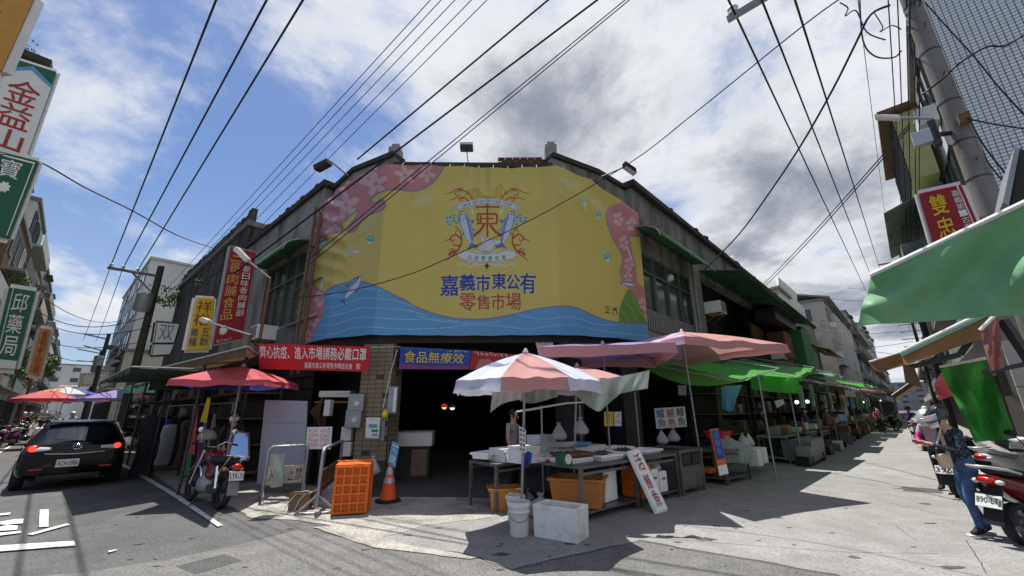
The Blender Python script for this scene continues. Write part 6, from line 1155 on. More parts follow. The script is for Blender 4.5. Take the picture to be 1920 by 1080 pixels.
    if hat:
        k=hat; off=hc+UP*.03; kk=MB().add([tuple(off+(fd*math.cos(b_)*.155+sdv*math.sin(b_)*.138)*math.sin(a)+UP*.148*math.cos(a)) for a in [math.pi*.58*i/7 for i in range(8)] for b_ in [2*math.pi*j/18 for j in range(18)]],[(i*18+j,(i+1)*18+j,(i+1)*18+(j+1)%18,i*18+(j+1)%18) for i in range(7) for j in range(18)])
        h_=obj('helmet',kk,k,t,smooth=60,thick=.02); obj('visor',MB().grid(lambda u,v:off+(fd*math.cos(R_(-65+130*u))*.168+sdv*math.sin(R_(-65+130*u))*.15)*(1+.16*v)+UP*(.075-.075*v),12,4),'visor',h_,smooth=60,thick=.004); obj('chin_strap',MB().tube([hc+sdv*.1,hc+fd*.03-UP*.115,hc-sdv*.1],.007,5),'rubber',h_)
    return t
stand=dict(pelvis=(0,0,.92),chest=(.0,0,1.24),neck=(.01,0,1.40),head=(.03,0,1.53),shL=(0,.17,1.33),shR=(0,-.17,1.33),elL=(.03,.25,1.06),elR=(.03,-.25,1.06),haL=(.12,.2,.85),haR=(.12,-.2,.85),hipL=(0,.09,.88),hipR=(0,-.09,.88),knL=(.03,.10,.48),knR=(.03,-.10,.48),anL=(-.01,.10,.075),anR=(-.01,-.10,.075),toL=(.14,.12,.035),toR=(.14,-.12,.035))
wm=dict(stand); wm.update(pelvis=(-.06,0,.90),chest=(0,0,1.21),neck=(.04,0,1.37),head=(.10,0,1.49),elL=(.06,.22,1.05),elR=(.08,-.22,1.04),haL=(.29,.06,1.15),haR=(.30,-.05,1.13),hipL=(-.06,.09,.86),hipR=(-.06,-.09,.86),knL=(.05,.09,.47),knR=(.0,-.10,.47),anL=(.02,.10,.075),anR=(-.16,-.10,.075),toL=(.16,.13,.035),toR=(-.02,-.12,.035))
pw=G(1838,1003); zw={'legs':'denim','top':'plaid','skin':'skin','arm':'plaid','hand':'skin','ankle':'denim','shoe':'rubber'}
WO=person('person in dark plaid jacket blue jeans and helmet looking at a phone','x' and (pw.x,pw.y,0),R_(-72),wm,None,zw,(.9,0,-.45),'shell_helmet',True)
obj('shoulder_bag',MB().obox((.20,.10,.93),(.07,.02,0),(-.01,.04,0),(0,0,.09)),'beige',WO,bevel=.02); obj('bag_strap',MB().tube([(.26,.1,1.08),(.12,.06,1.36),(.0,-.02,1.43),(-.09,-.1,1.3)],.012,6),'beige',WO); obj('shirt_front',MB().grid(lambda u,v:Vector((.085+.02*math.sin(math.pi*u)+.03*v,(u-.5)*.09,1.0+.3*v)),6,6),'beige',WO,smooth=60)
hw=(pw.x,pw.y); dW=Vector((math.sin(R_(-72)),math.cos(R_(-72)),0)); t=thing('mobile_phone','dark mobile phone held up in both hands by the person in jeans','phone',(pw.x+dW.x*.39,pw.y+dW.y*.39,1.16),math.atan2(dW.y,dW.x)); obj('case',MB().obox((0,0,0),(.06,0,.03),(0,.04,0),(-.002,0,.005)),'plastic_black',t,bevel=.003); obj('screen',MB().obox((-.003,0,.008),(.055,0,.0275),(0,.036,0),(-.0004,0,.0008)),'glass_dark',t)
for s in(0,1): obj('shoe_sole',MB().obox((( .075,.115,.012) if s==0 else (-.10,-.11,.012)),(.12,.012,0),(-.004,.042,0),(0,0,.011)),'white_metal',WO,bevel=.006)
bd_=dict(stand); bd_.update(chest=(.10,0,1.17),neck=(.17,0,1.31),head=(.24,0,1.42),shL=(.1,.17,1.25),shR=(.1,-.17,1.25),elL=(.22,.22,1.0),elR=(.22,-.22,1.0),haL=(.42,.16,.92),haR=(.42,-.16,.92))
p2=G(1782,921); person('person in lilac shirt with pink cuffs and pale helmet bending over a scooter','' or (p2.x,p2.y,0),R_(-120),bd_,None,{'legs':'trousers','top':'shirt_lilac','skin':'skin','arm':'shirt_pink','hand':'skin','ankle':'trousers','shoe':'rubber'},(.8,0,-.6),'silver_plastic',True)
sit=dict(pelvis=(-.28,0,.92),chest=(-.22,0,1.24),neck=(-.2,0,1.41),head=(-.17,0,1.54),shL=(-.21,.18,1.33),shR=(-.21,-.18,1.33),elL=(-.05,.30,1.13),elR=(-.05,-.30,1.13),haL=(.14,.30,1.06),haR=(.14,-.30,1.06),hipL=(-.25,.11,.88),hipR=(-.25,-.11,.88),knL=(.12,.15,.76),knR=(.12,-.15,.76),anL=(.12,.13,.42),anR=(.12,-.13,.42),toL=(.26,.14,.37),toR=(.26,-.14,.37))
def rider(label,loc,az,top,hat,arm=None,hands=False): return person(label,(loc[0],loc[1],0),az,sit,None,{'legs':'trousers','top':top,'skin':'skin','arm':arm or top,'hand':'skin','ankle':'trousers','shoe':'rubber'},(1,0,0),hat,True,True,None,hands)
rider('rider in black sleeveless top and dark helmet on the white fronted scooter',G(62,852),R_(138),'tank_top','shell_helmet','skin'); rider('rider in white top behind the sleeveless rider on the left street',G(122,826),R_(140),'white_cloth','scooter_white')
rider('rider in dark clothes on the black scooter far up the left street',LF(46,-.6),R_(140),'trousers','shell_helmet'); rider('rider in pink top on the purple scooter far up the left street',LF(54,-1.0),R_(140),'shirt_pink','scooter_white')
for i,(x,y,b,c_) in enumerate(far): rider(['rider in purple shirt going away down the lane','rider in pale shirt between the purple and pink riders','rider in pink shirt going away down the lane'][i],RF(33+1.5*i,[-.35,.35,.95][i]),AR,c_,['shell_helmet','scooter_white','scooter_red'][i])
ps=RF(0,0); vd=dict(stand); pv=pY(962,880,8.9); person('person in grey shirt standing in shade behind the fish stall',(pv.x,8.9,0),R_(120),vd,None,{'legs':'trousers','top':'grey_cloth','skin':'skin','arm':'skin','hand':'skin','ankle':'trousers','shoe':'rubber'},(1,0,-.2),None,False)
pv=LF(14.5,2.9); person('person in dark clothes standing in the shop behind the motorcycle',(pY(424,880,10.2).x,10.2,0),R_(160),stand,None,{'legs':'trousers','top':'tank_top','skin':'skin','arm':'tank_top','hand':'skin','ankle':'trousers','shoe':'rubber'},(1,0,0),None,True)
for i,(s,n,c_) in enumerate([(18.5,-4.4,'tank_top'),(24,-3.9,'shirt_purple'),(30,-3.8,'grey_cloth'),(38,-2.0,'shirt_pink')]): person(['seller in black top standing behind the second lane stall','seller in purple top behind the teal awning stall','seller in grey top under the white awning','shopper in pink top far along the lane stalls'][i],tuple(RF(s,n)),R_(130+20*i),stand,None,{'legs':'trousers','top':c_,'skin':'skin','arm':'skin','hand':'skin','ankle':'trousers','shoe':'rubber'},(1,0,0),None,True,True,None,False)
# ================================================================ neighbouring buildings
A2=R_(-46.3); Ld2=Vector((math.sin(A2),math.cos(A2),0)); Ln2=Vector((math.cos(A2),-math.sin(A2),0))
def LF2(s,n,z=0.): return Ld2*s+Ln2*n+UP*z
def pL2(x,y,s): return hitp(x,y,Ld2*s,Ld2)
def block(label,dv,nv,s0,s1,n0,n1,h,wm,face,floors,cols_,seed=0,balc=True,end_cols=0,roof='concrete_wall',name='apartment_block',z0=0.,winm='window_glass',first=1):
    """street building: face=+1 when the street side is n1, -1 when it is n0"""
    r=random.Random(seed); base=dv*(s0+s1)/2+nv*(n0+n1)/2; t=thing(name,label,'building',tuple(base+UP*z0)); o_=-(base+UP*z0)
    def bx(mb,a0,a1,b0,b1,c0,c1): return mb.obox(dv*(a0+a1)/2+nv*(b0+b1)/2+UP*(c0+c1)/2+o_,dv*abs(a1-a0)/2,nv*abs(b1-b0)/2,UP*(c1-c0)/2)
    obj('wall',bx(MB(),s0,s1,n0,n1,z0,h),wm,t); rf=MB(); bx(rf,s0-.15,s1+.15,n0-.15,n1+.15,h,h+.25); obj('roof',rf,roof,t)
    nf=n1 if face>0 else n0; fh=(h-z0)/floors
    for f in range(first,floors):
        zb=z0+f*fh
        for c in range(cols_):
            w_=(s1-s0)/cols_; a=s0+c*w_+w_*.18; b=s0+(c+1)*w_-w_*.18; z1=zb+fh*.32; z2=zb+fh*.82
            W_=obj('window',bx(MB(),a,b,nf,nf+face*.05,z1,z2),winm,t); fm=MB()
            for q_ in(a,(a+b)/2,b): bx(fm,q_-.03,q_+.03,nf+face*.05,nf+face*.09,z1,z2)
            for q_ in(z1,z2): bx(fm,a,b,nf+face*.05,nf+face*.085,q_-.03,q_+.03)
            obj('window_frame',fm,r.choice(['white_metal','grey_metal','dark_metal']),W_)
            if r.random()<.4: bx_=MB(); bx(bx_,a,b,nf+face*.05,nf+face*.55,z2+.05,z2+.12); obj('window_hood',bx_,r.choice(['green_roof_sheet','corrugated','concrete_grey']),t)
            if r.random()<.3: bx_=MB(); bx(bx_,a,a+.8,nf+face*.05,nf+face*.5,z1-.65,z1-.1); obj('air_conditioner',bx_,'white_metal',t)
        if balc and r.random()<.65:
            bs=MB(); bx(bs,s0+.2,s1-.2,nf,nf+face*.9,zb,zb+.15); obj('balcony_slab',bs,'concrete_grey',t); bp=MB(); bx(bp,s0+.2,s1-.2,nf+face*.85,nf+face*.9,zb+.15,zb+.95); obj('balcony_front',bp,r.choice([wm,'corrugated','pale_green_panel']),t)
    for f in range(1,floors):
        for c in range(end_cols):
            w_=(n1-n0)/end_cols; a=n0+c*w_+w_*.3; b=n0+(c+1)*w_-w_*.3; zb=z0+f*fh; obj('window',bx(MB(),s0-.05,s0,a,b,zb+fh*.35,zb+fh*.75),winm,t)
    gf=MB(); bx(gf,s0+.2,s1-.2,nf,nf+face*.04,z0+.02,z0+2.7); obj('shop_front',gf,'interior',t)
    return t
# left side of the left street
for i,(a,b,h,m,fl,l) in enumerate([(23,29,10.2,'grey_wall',3,'grey four storey shop house beside the green vertical signs'),(29,35,14.5,'far_wall',4,'pale shop house with balconies behind the green medicine sign'),(35,42,12.5,'brown_wall',4,'brown shop house with deep window boxes on the left street'),(42,50,16,'far_wall',5,'tall pale shop house with stacked balconies on the left street'),(50,60,13,'cream_wall',4,'cream shop house beyond the orange vertical sign'),(60,75,15.5,'far_wall',5,'large grey flats near the traffic light'),(75,95,12,'white_wall',4,'white flats far up the left street'),(95,140,15,'grey_wall',5,'farthest grey block up the left street')]): block(l,Ld2,Ln2,a,b,-14,-4.3-(.3 if i%2 else 0),h,m,1,fl,3,i)
# market side of the left street
zt=11.1
BB=block('blackened old concrete house with weathered parapet next to the market hall',Ld,Ln,21.3,37,NLW+.3,16,zt-.9,'old_black_wall',-1,2,0,31,False)
pb=MB(); s=21.3; r=random.Random(2)
while s<36.5:
    w_=r.uniform(.25,.6); hh=zt+r.uniform(-.12,.08); fb(pb,'L',s,s+w_-.02,NLW+.28+r.uniform(-.03,.03),NLW+.5,zt-2.2,hh); s+=w_
wobj('parapet_slab',pb,'old_black_wall',BB)
block('big white concrete building with slab end wall above the left street',Ld,Ln,56,80,4.4,32,17.4,'white_wall',-1,5,3,33,False,0,'cream_wall')
block('low yellow shop house with the white lettered sign',Ld2,Ln2,56,64,2.6,12,7.5,'cream_wall',-1,2,2,36); block('grey house with rooftop clutter beyond the white building',Ld2,Ln2,66,80,3.0,14,11,'grey_wall',-1,4,3,37); block('pale flats at the far end of the left street market side',Ld2,Ln2,82,120,3.2,14,10,'far_wall',-1,4,4,38); block('distant pale block closing the left street',Ld2,Ln2,190,200,-12,14,16,'white_wall',-1,5,6,39,False,6)
# lane: left side beyond the market wing
FN=block('pale building with tall vertical fins along the lane',Rd,Rn,53,74,-17,-4.9,12.6,'cream_wall',1,4,4,41,False,3,'pink_cloth' if False else 'concrete_grey')
fn=MB()
for i in range(17): s=56+i*1.05; fb(fn,'R',s,s+.32,-4.9,-4.4,3.6,11.6)
o=wobj('vertical_fin',fn,'white_wall',FN); o['kind']='stuff'
rfp=MB(); rfp.slab([RF(52.5,-4.2,12.7),RF(75,-4.2,12.7),RF(75,-11,14.6),RF(52.5,-11,14.6)],(0,0,.15)); wobj('tin_roof',rfp,'concrete_grey',FN)
block('weathered grey flats with balconies beyond the finned building',Rd,Rn,75,100,-16,-4.6,15,'grey_wall',1,5,5,42); block('tall pale flats farther down the lane',Rd,Rn,101,135,-16,-4.4,17,'far_wall',1,6,5,43); block('low dark green shop block at the lane end',Rd,Rn,136,170,-16,-4.0,11,'green_roof_sheet',1,4,4,44); block('distant bluish block closing the lane',Rd,Rn,300,312,-25,25,14,'grey_wall',-1,5,6,45,False,8)
RS=thing('rooftop_shed','pale green sheet metal rooftop shed with slanted fascia above the market wing','shed',tuple(RF(35,-6.5,ZP)))
sf=pRn(1459,545,-6.2).dot(Rd)
m_=MB().slab([pRn(1459,519,-6.2),pRn(1494,550,-6.2),pRn(1497,598,-6.2),pRn(1461,580,-6.2)],Rn*-.12); wobj('fascia',m_,'pale_sheet',RS)
m_=MB().slab([pRs(1424,547,sf),pRs(1460,537,sf),pRs(1463,605,sf),pRs(1424,600,sf)],Rd*.15); wobj('wall',m_,'yellow_sheet',RS)
m_=MB().slab([pRs(1436,566,sf-.02),pRs(1459,562,sf-.02),pRs(1461,600,sf-.02),pRs(1436,596,sf-.02)],Rd*.02); wobj('dark_opening_sheet',m_,'interior',RS)  # flat dark sheet on the wall, painting in the shade of an opening
m_=MB().slab([pRs(1420,546,sf-.5),pRs(1462,534,sf-.5),pRs(1462,538,sf-.5),pRs(1420,550,sf-.5)],Rd*5); wobj('roof',m_,'grey_metal',RS)
m_=MB().slab([pRn(1461,578,-6.3),pRn(1497,597,-6.3),pRn(1499,625,-6.3),pRn(1463,612,-6.3)],Rn*-.12); wobj('lower_wall',m_,'far_wall',RS)
t=thing('water_tank','steel water tank standing behind the rooftop shed','tank',tuple(RF(47,-6.8,ZP+.3))); obj('drum',MB().lathe([(0.9,.3),(.95,.5),(.95,2.2),(.6,2.6),(0,2.75)],18),'steel',t,smooth=50)
for k in range(4): obj('leg',MB().tube([(.7*math.cos(k*1.57),.7*math.sin(k*1.57),0),(.7*math.cos(k*1.57),.7*math.sin(k*1.57),.4)],.05,6),'grey_metal',t)
# upper balconies and sheds on the wing past the open bays
HS=thing('balcony_shed','ramshackle rusty balcony shed with red eave on the market wing','shed',tuple(RF(26,NRW,ZF)))
for nm,a,b,n0,n1,z0,z1,m in(('screen',25.5,27.5,NRW+.1,NRW+.9,4.2,5.6,'rust'),('screen',28.2,31,NRW+.1,NRW+1.3,4.0,6.0,'ink_green'),('grating',23.8,29,NRW+.1,NRW+1.0,6.0,6.6,'dark_metal'),('red_eave',24.5,28,NRW,NRW+1.3,6.72,6.8,'brick_old'),('box_wall',31.4,36,NRW,NRW+.9,4.0,6.7,'grey_wall')): q_=MB(); fb(q_,'R',a,b,n0,n1,z0,z1); wobj(nm,q_,m,HS)
cv=MB(); cv.slab([RF(24,NRW,7.3),RF(33,NRW,7.3),RF(33,NRW+1.5,6.8),RF(24,NRW+1.5,6.8)],(0,0,.04)); wobj('tin_canopy',cv,'corrugated',HS)
# right side of the lane: tiled corner building
TS=11.2; TN=1.85; TB=thing('tiled_building','tall corner building clad in small white square tiles beside the concrete pole','building',tuple(RF(14,5)))
m_=MB(); fb(m_,'R',TS,12.6,TN,9,4.3,22); wobj('wall',m_,'tile_joint',TB)
tl=MB(); tw,th=.088,.076; zz_=4.6
nn_=int((7.2)/tw)
for r_ in range(190):
    z=4.5+r_*th
    if z>18: break
    for c in range(56):
        n=TN+.02+c*tw; a=RF(TS-.005,n,z); b=RF(TS-.005,n+tw-.013,z); o=len(tl.v)
        tl.v+=[tuple(a),tuple(b),tuple(b+UP*(th-.016)),tuple(a+UP*(th-.016)),tuple(a+Rd*.0045),tuple(b+Rd*.0045),tuple(b+UP*(th-.016)+Rd*.0045),tuple(a+UP*(th-.016)+Rd*.0045)]
        tl.f+=[(o,o+1,o+2,o+3),(o,o+4,o+5,o+1),(o+3,o+2,o+6,o+7),(o,o+3,o+7,o+4),(o+1,o+5,o+6,o+2)]; tl.m+=[0]*5
o=wobj('wall_tile',tl,'tile_white',TB,recalc=False); o['kind']='stuff'
m_=MB(); fb(m_,'R',TS+.3,17,TN-.1,9,.02,4.3); wobj('ground_storey',m_,'dark_wall',TB)
pwl=MB()
for i in range(4):
    for j in range(3): fb(pwl,'R',TS+.18,TS+.28,1.35+i*1.25,1.35+i*1.25+1.23,.35+j*.82,.35+j*.82+.8)
wobj('white_panel',pwl,'far_wall',TB)
block('narrow house with yellow sheeted balconies behind the concrete pole',Rd,Rn,15.5,24,2.3,10,12.6,'white_wall',-1,4,3,51); block('pale pinkish house with grilles on the right of the lane',Rd,Rn,24.2,31,2.4,10,11,'salmon_cloth',-1,4,2,52); block('house with green glass balconies on the right of the lane',Rd,Rn,31.2,42,2.4,11,10,'far_wall',-1,3,3,53); block('grey row far down the right of the lane',Rd,Rn,42.5,80,2.6,12,9.5,'grey_wall',-1,3,6,54); block('pale row at the far right of the lane',Rd,Rn,81,150,2.8,12,11,'far_wall',-1,4,8,55)
YC=thing('balcony_cage','yellow plastic sheeted balcony cage with bars above the red temple sign','balcony',tuple(pRn(1722,375,1.7)))
p0=pRn(1704,300,1.75); p1=pRn(1735,385,1.75); s0,s1=sorted((p0.dot(Rd),p1.dot(Rd))); s0=17.8; s1=23.5
m_=MB(); fb(m_,'R',s0,s1,1.45,2.1,8.9,11.4); wobj('sheet',m_,'yellow_sheet',YC); m_=MB()
for i in range(20): z=8.9+i*.13; fb(m_,'R',s0-.05,s1,1.40,1.44,z,z+.02)
for i in range(12): s=s0+(s1-s0)*i/11; fb(m_,'R',s,s+.03,1.39,1.43,8.9,11.4)
wobj('grille_bar',m_,'dark_metal',YC)['kind']='stuff'
m_=MB(); fb(m_,'R',s0-.2,s1,1.1,2.1,11.5,11.65); wobj('roof_slab',m_,'wood',YC)
GB=thing('balcony_box','grey green metal balcony box under the yellow cage','balcony',tuple(RF(20,1.7,6))); m_=MB(); fb(m_,'R',18.5,24,.75,2.1,6.2,7.0); wobj('front_panel',m_,'pale_green_panel',GB); m_=MB(); m_.slab([RF(18,.55,8.0),RF(24,.55,8.0),RF(24,2.1,8.6),RF(18,2.1,8.6)],(0,0,.05)); wobj('roof_sheet',m_,'pale_green_panel',GB)
# ================================================================ signs
sL=lambda pts,s:[pLs(x,y,s) for x,y in pts]
sign('vertical_sign','tall red shop sign with gold and white characters above the brown awning','sign',sL([(431,462),(480,474),(455,634),(397,646)],15),'sign_red',[('三哥肉脯食品',.12,.22,.5,.97,'ink_gold','v',0),('新日味香肉脯部',.62,.25,.9,.83,'ink_white','v',0),('poly',[(.3+.16*math.cos(a)*(1 if k%2 else .65),.125+.055*math.sin(a)*(1 if k%2 else .65)) for k,a in [(k,k*math.pi/10) for k in range(20)]],'ink_white','sun_mark'),('scribble',.1,.005,.6,.035,'ink_white',1,6)],.08,'grey_metal')
sign('vertical_sign','yellow shop sign with red and blue characters behind the red one','sign',sL([(367,558),(402,560),(392,655),(347,656)],17.5),'sign_yellow',[('祥',.15,.72,.9,.95,'ink_red','h',0),('裕',.1,.46,.85,.70,'ink_red','h',0),('雜糧',.08,.06,.42,.42,'ink_blue','v',0),('五穀',.55,.06,.92,.42,'ink_blue','v',0)],.16)
sign('box_sign','white light box sign with a dark brushed character past the yellow sign','sign',sL([(292,604),(336,608),(326,642),(286,642)],25),'sign_white',[('双',.2,.12,.85,.9,'plastic_grey','h',0)],.15,'dark_metal'); sign('box_sign','blank white light box below the brushed character sign','sign',sL([(286,646),(326,646),(318,664),(282,666)],25),'sign_white',[],.15,'dark_metal')
sign('shop_sign','beige board with large white outlined characters over the yellow shop house','sign',[pL2(x,y,54) for x,y in[(150,700),(205,697),(201,724),(146,725)]],'cream_wall',[('劍虹',.13,.17,.87,.86,'ink_white','h',.01)],.15,None)
sign('shop_sign','green shop board under the torn awning end','sign',[pLs(x,y,23) for x,y in[(240,706),(300,694),(298,712),(238,722)]],'sign_green',[('scribble',.3,.2,.7,.85,'ink_white',1,2)],.1,None)
l2=lambda pts,s:[pL2(x,y,s) for x,y in pts]
sign('vertical_sign','white shop sign with blue chevron and dark red brush characters','sign',l2([(18,107),(106,135),(49,296),(-52,262)],21),'sign_white',[('poly',[(0,.86),(.5,.98),(.5,1),(0,1)],'sign_green','green_top'),('poly',[(.5,.98),(1,.84),(1,1),(.5,1)],'sign_green','green_top'),('poly',[(0,.82),(.5,.93),(.5,.975),(0,.865)],'ink_cyan','blue_band'),('poly',[(.5,.93),(1,.80),(1,.84),(.5,.975)],'ink_cyan','blue_band'),('金',.18,.52,.85,.79,'ink_red','h',.005),('益',.2,.25,.85,.51,'ink_red','h',.004),('山',.25,.01,.85,.23,'ink_red','h',.01)],.25)
sign('vertical_sign','green framed sign with pale character and flower mark','sign',l2([(-30,276),(72,302),(16,447),(-75,425)],19),'sign_green',[('poly',[(.93,.03),(.95,.03),(.95,.97),(.93,.97)],'ink_white','line'),('poly',[(.05,.95),(.93,.95),(.93,.97),(.05,.97)],'ink_white','line'),('寶',.35,.70,.75,.93,'ink_white','h',0),('poly',[(.56+.13*math.cos(k*math.pi/8)*(1 if k%2 else .7),.58+.075*math.sin(k*math.pi/8)*(1 if k%2 else .7)) for k in range(16)],'ink_white','flower_mark')],.25)
sign('vertical_sign','dark green medicine shop sign with three cream characters','sign',l2([(17,539),(66,546),(28,692),(-19,688)],24),'sign_green',[('邱藥局',.25,.14,.85,.96,'paper','v',.003),('poly',[(0,0),(1,0),(1,.1),(0,.1)],'paper','pale_strip')],.3)
sign('vertical_sign','orange vertical sign with red characters past the street tree','sign',l2([(76,615),(95,618),(73,706),(53,700)],32),'sign_orange',[('金明昇記舖',.2,.04,.85,.97,'ink_red','v',.01)],.3)
sign('vertical_sign','large ochre sign with red brush strokes and white metal edge','sign',l2([(-80,-45),(64,-4),(2,133),(-100,105)],13),'sign_orange',[('poly',[(.42,.92),(.6,.88),(.52,.74),(.66,.7),(.46,.6),(.5,.76),(.36,.82)],'ink_red','brush_stroke'),('poly',[(.4,.5),(.58,.46),(.56,.3),(.68,.2),(.44,.12),(.46,.34),(.34,.4)],'ink_red','brush_stroke')],.3,'white_metal',None,.12)
sign('temple_sign','red sign with two gold brush characters beside the concrete pole','sign',[pRs(x,y,10.7) for x,y in[(1723,363),(1802,346),(1842,438),(1752,462)]],'sign_red',[('雙忠',.17,.06,.55,.93,'sign_yellow','v',.008),('嘉義第一古廟',.72,.12,.88,.92,'ink_white','v',0)],.15)
# ================================================================ right hand awnings
def side_sheet(label,q,m,wr=.05,nu=30,nv=14,top=None,cat='awning',name='awning',back=None,frm='R'):
    q=[Vector(p) for p in q]; base=(q[2]+q[3])/2; t=thing(name,label,cat,tuple(base)); n=(q[1]-q[0]).cross(q[3]-q[0]).normalized()
    f=lambda u,v:(q[0].lerp(q[1],u)).lerp(q[3].lerp(q[2],u),v)-base+n*wr*(math.sin(9*u+5*v)*.5+math.sin(23*u-4*v)*.3*v+.5*math.sin(6*v*abs(u-.45)*3))*(.3+.7*math.sin(math.pi*v))
    obj('sheet',MB().grid(f,nu,nv),m,t,smooth=70); obj('top_rail',MB().tube([q[0]-base+UP*.02,q[1]-base+UP*.02],.025,6),'white_metal',t)
    if back is not None:
        bv=Vector(back); obj('roof_sheet',MB().grid(lambda u,v:q[0].lerp(q[1],u)+bv*v-base-UP*.06*math.sin(math.pi*v),10,6),m,t,smooth=60)
        obj('rear_rail',MB().tube([q[0]+bv-base,q[1]+bv-base],.025,6),'white_metal',t)
    return t
R5=lambda pts,s:[pRs(x,y,s) for x,y in pts]
side_sheet('big sea green tarpaulin flap hanging from a slanted rail at the street corner',R5([(1632,520),(1990,352),(1990,586),(1608,611)],5.2),'sea_green_tarp',.13,60,30,back=Rd*1.6)
side_sheet('teal topped brown canvas awning with angled arm over the scooters',R5([(1690,666),(1872,578),(1862,628),(1702,682)],8.6),'tan_awning',.03,16,4,back=Rd*2.4)
side_sheet('teal plastic strip along the slope of the brown canvas awning',R5([(1688,663),(1874,574),(1874,582),(1690,669)],8.55),'teal_sheet',.01,12,2,name='awning_strip')
side_sheet('lower brown canvas awning reaching into the lane behind the teal one',R5([(1630,680),(1762,640),(1742,662),(1650,700)],14),'tan_awning',.04,12,4,back=Rd*4)
side_sheet('dark awning edge farther along the right of the lane',R5([(1672,742),(1715,712),(1715,722),(1676,748)],24),'brown_awning',.03,12,4,back=Rd*10)
side_sheet('dusty salmon cloth hanging at the end of the brown awning arm',R5([(1838,622),(1872,588),(1882,690),(1857,696)],8.2),'salmon_cloth',.06,14,10,cat='cloth',name='hanging_cloth')
side_sheet('deep green tarpaulin sheet hung down the white panel wall',R5([(1762,690),(1850,674),(1908,822),(1828,829)],11.0),'green_tarp_dark',.13,40,30,cat='tarpaulin',name='hung_tarpaulin')
ar=thing('folding_bracket','dark folding awning arm above the green hung tarpaulin','bracket',tuple(pRs(1780,690,9)))
wobj('arm',MB().bar(pRs(1700,690,8.8),pRs(1800,665,8.8),.07).bar(pRs(1800,665,8.8),pRs(1845,600,8.8),.08).bar(pRs(1843,700,8.8),pRs(1925,682,8.8),.06).bar(pRs(1880,600,8.8),pRs(1940,690,8.8),.09),'dark_metal',ar)
wobj('hanging_flap',MB().slab(R5([(1692,682),(1715,690),(1730,728),(1697,716)],8.7),Rd*.02),'brown_awning',ar)
MR=thing('metal_roof_edge','grey sheet metal roof edge jutting out high beside the tiled wall','roof edge',tuple(pRs(1905,340,7.5))); wobj('gutter',MB().slab(R5([(1903,275),(1912,278),(1892,385),(1880,380)],7.5),Rd*1.2),'grey_metal',MR); wobj('soffit',MB().slab(R5([(1912,278),(1960,300),(1960,390),(1895,385)],7.6),Rd*1.1),'dark_wall',MR)
for i in range(7): side_sheet('red bunting cloth hanging along the right of the lane',[RF(24+i*1.5,1.0,2.9),RF(24.9+i*1.5,1.2,2.9),RF(24.9+i*1.5,1.2,2.1),RF(24+i*1.5,1.0,2.0)],'red_cloth',.05,6,6,cat='cloth',name='bunting')['group']='red bunting'
# umbrellas and tree up the left street
p=LF2(31,-.85); umbrella('red and blue umbrella beside the left shops far up the street',(p.x,p.y),2.7,2.3,1.25,['red_cloth','red_cloth','red_cloth','blue_cloth'],8,.15,R_(-130),sub=3); p=LF2(36,-.4); umbrella('cream and blue umbrella behind the red one up the left street',(p.x,p.y),3.1,2.65,1.5,['orange_cloth','white_cloth','blue_cloth','orange_cloth'],8,.15,R_(-100),sub=3); p=LF2(29,1.6); umbrella('purple umbrella with a red edge on the market side of the left street',(p.x,p.y),2.75,2.3,1.5,['purple_cloth','purple_cloth','red_cloth'],8,.12,R_(-110),sub=3)
tarp('brown shop awning along the left shops of the street',18,40,-4.2,-1.6,3.4,2.9,'brown_awning','L')
def tree(label,p,h,cr,n=520,seed=1,trunk=.12,name='street_tree'):
    r=random.Random(seed); t=thing(name,label,'tree',tuple(p)); tk=MB().tube([(0,0,0),(.05,0,h*.4),(-.03,.05,h*.75),(0,0,h)],[trunk,trunk*.8,trunk*.5,trunk*.15],8)
    for i in range(6):
        a=i*1.1; tk.tube([(0,0,h*(.45+.07*i)),(cr*.6*math.cos(a),cr*.6*math.sin(a),h*(.6+.07*i))],[trunk*.4,trunk*.12],6)
    obj('trunk',tk,'wood',t); lf_=MB(); cl=[(Vector((r.gauss(0,1),r.gauss(0,1),r.gauss(0,.7))).normalized()*cr*r.uniform(.3,1)+Vector((0,0,h)),cr*r.uniform(.22,.42)) for _ in range(16)]
    for i in range(n):
        c,rr_=r.choice(cl); p_=c+Vector((r.gauss(0,.5),r.gauss(0,.5),r.gauss(0,.45)))*rr_; a=Vector((r.gauss(0,1),r.gauss(0,1),r.gauss(0,1))).normalized(); b=a.orthogonal().normalized(); l_=cr*r.uniform(.06,.12); lf_.add([p_-a*l_,p_+b*l_*.45,p_+a*l_,p_-b*l_*.45],[(0,1,2,3)])
    obj('crown',lf_,'leaf',t,recalc=False); return t
tree('bushy green street tree below the orange vertical sign',LF2(40,-2.1),pL2(52,680,40).z-.1,1.3,900,3); tree('small green plant clump on a stall up the left street',LF2(34,-.9),1.5,.6,300,4,.05,'potted_plant')
for i,(x,y,fr_) in enumerate([(325,560,'L'),(375,530,'L')]):
    p=pLn(x,y,NLW-.1); tree(['green creeper growing from the blackened house wall','small weed tuft on the blackened house canopy'][i],p-UP*.4,.5,[1.0,.45][i],[700,160][i],10+i,.02,'wall_plant')
p=pRs(1637,655,60); tree('green balcony plants on the grey flats down the lane',RF(78,-3.9,6),1.2,1.2,400,15,.04,'balcony_plant'); p=pL2(40,95,21); tree('potted red leafed plant on the ledge above the chevron sign',pL2(44,100,21.6)-UP*.1,.25,.5,140,16,.03,'ledge_plant'); tree('green creeper on the balcony of the left shop house',pL2(28,520,36)-UP*.4,.4,.8,260,17,.03,'balcony_plant')
t=thing('ledge','dark concrete ledge behind the chevron sign','ledge',tuple(pL2(44,105,21.7))); obj('slab',MB().obox((0,0,-.12),Ln2*.75,Ld2*.5,UP*.12),'dark_wall',t)
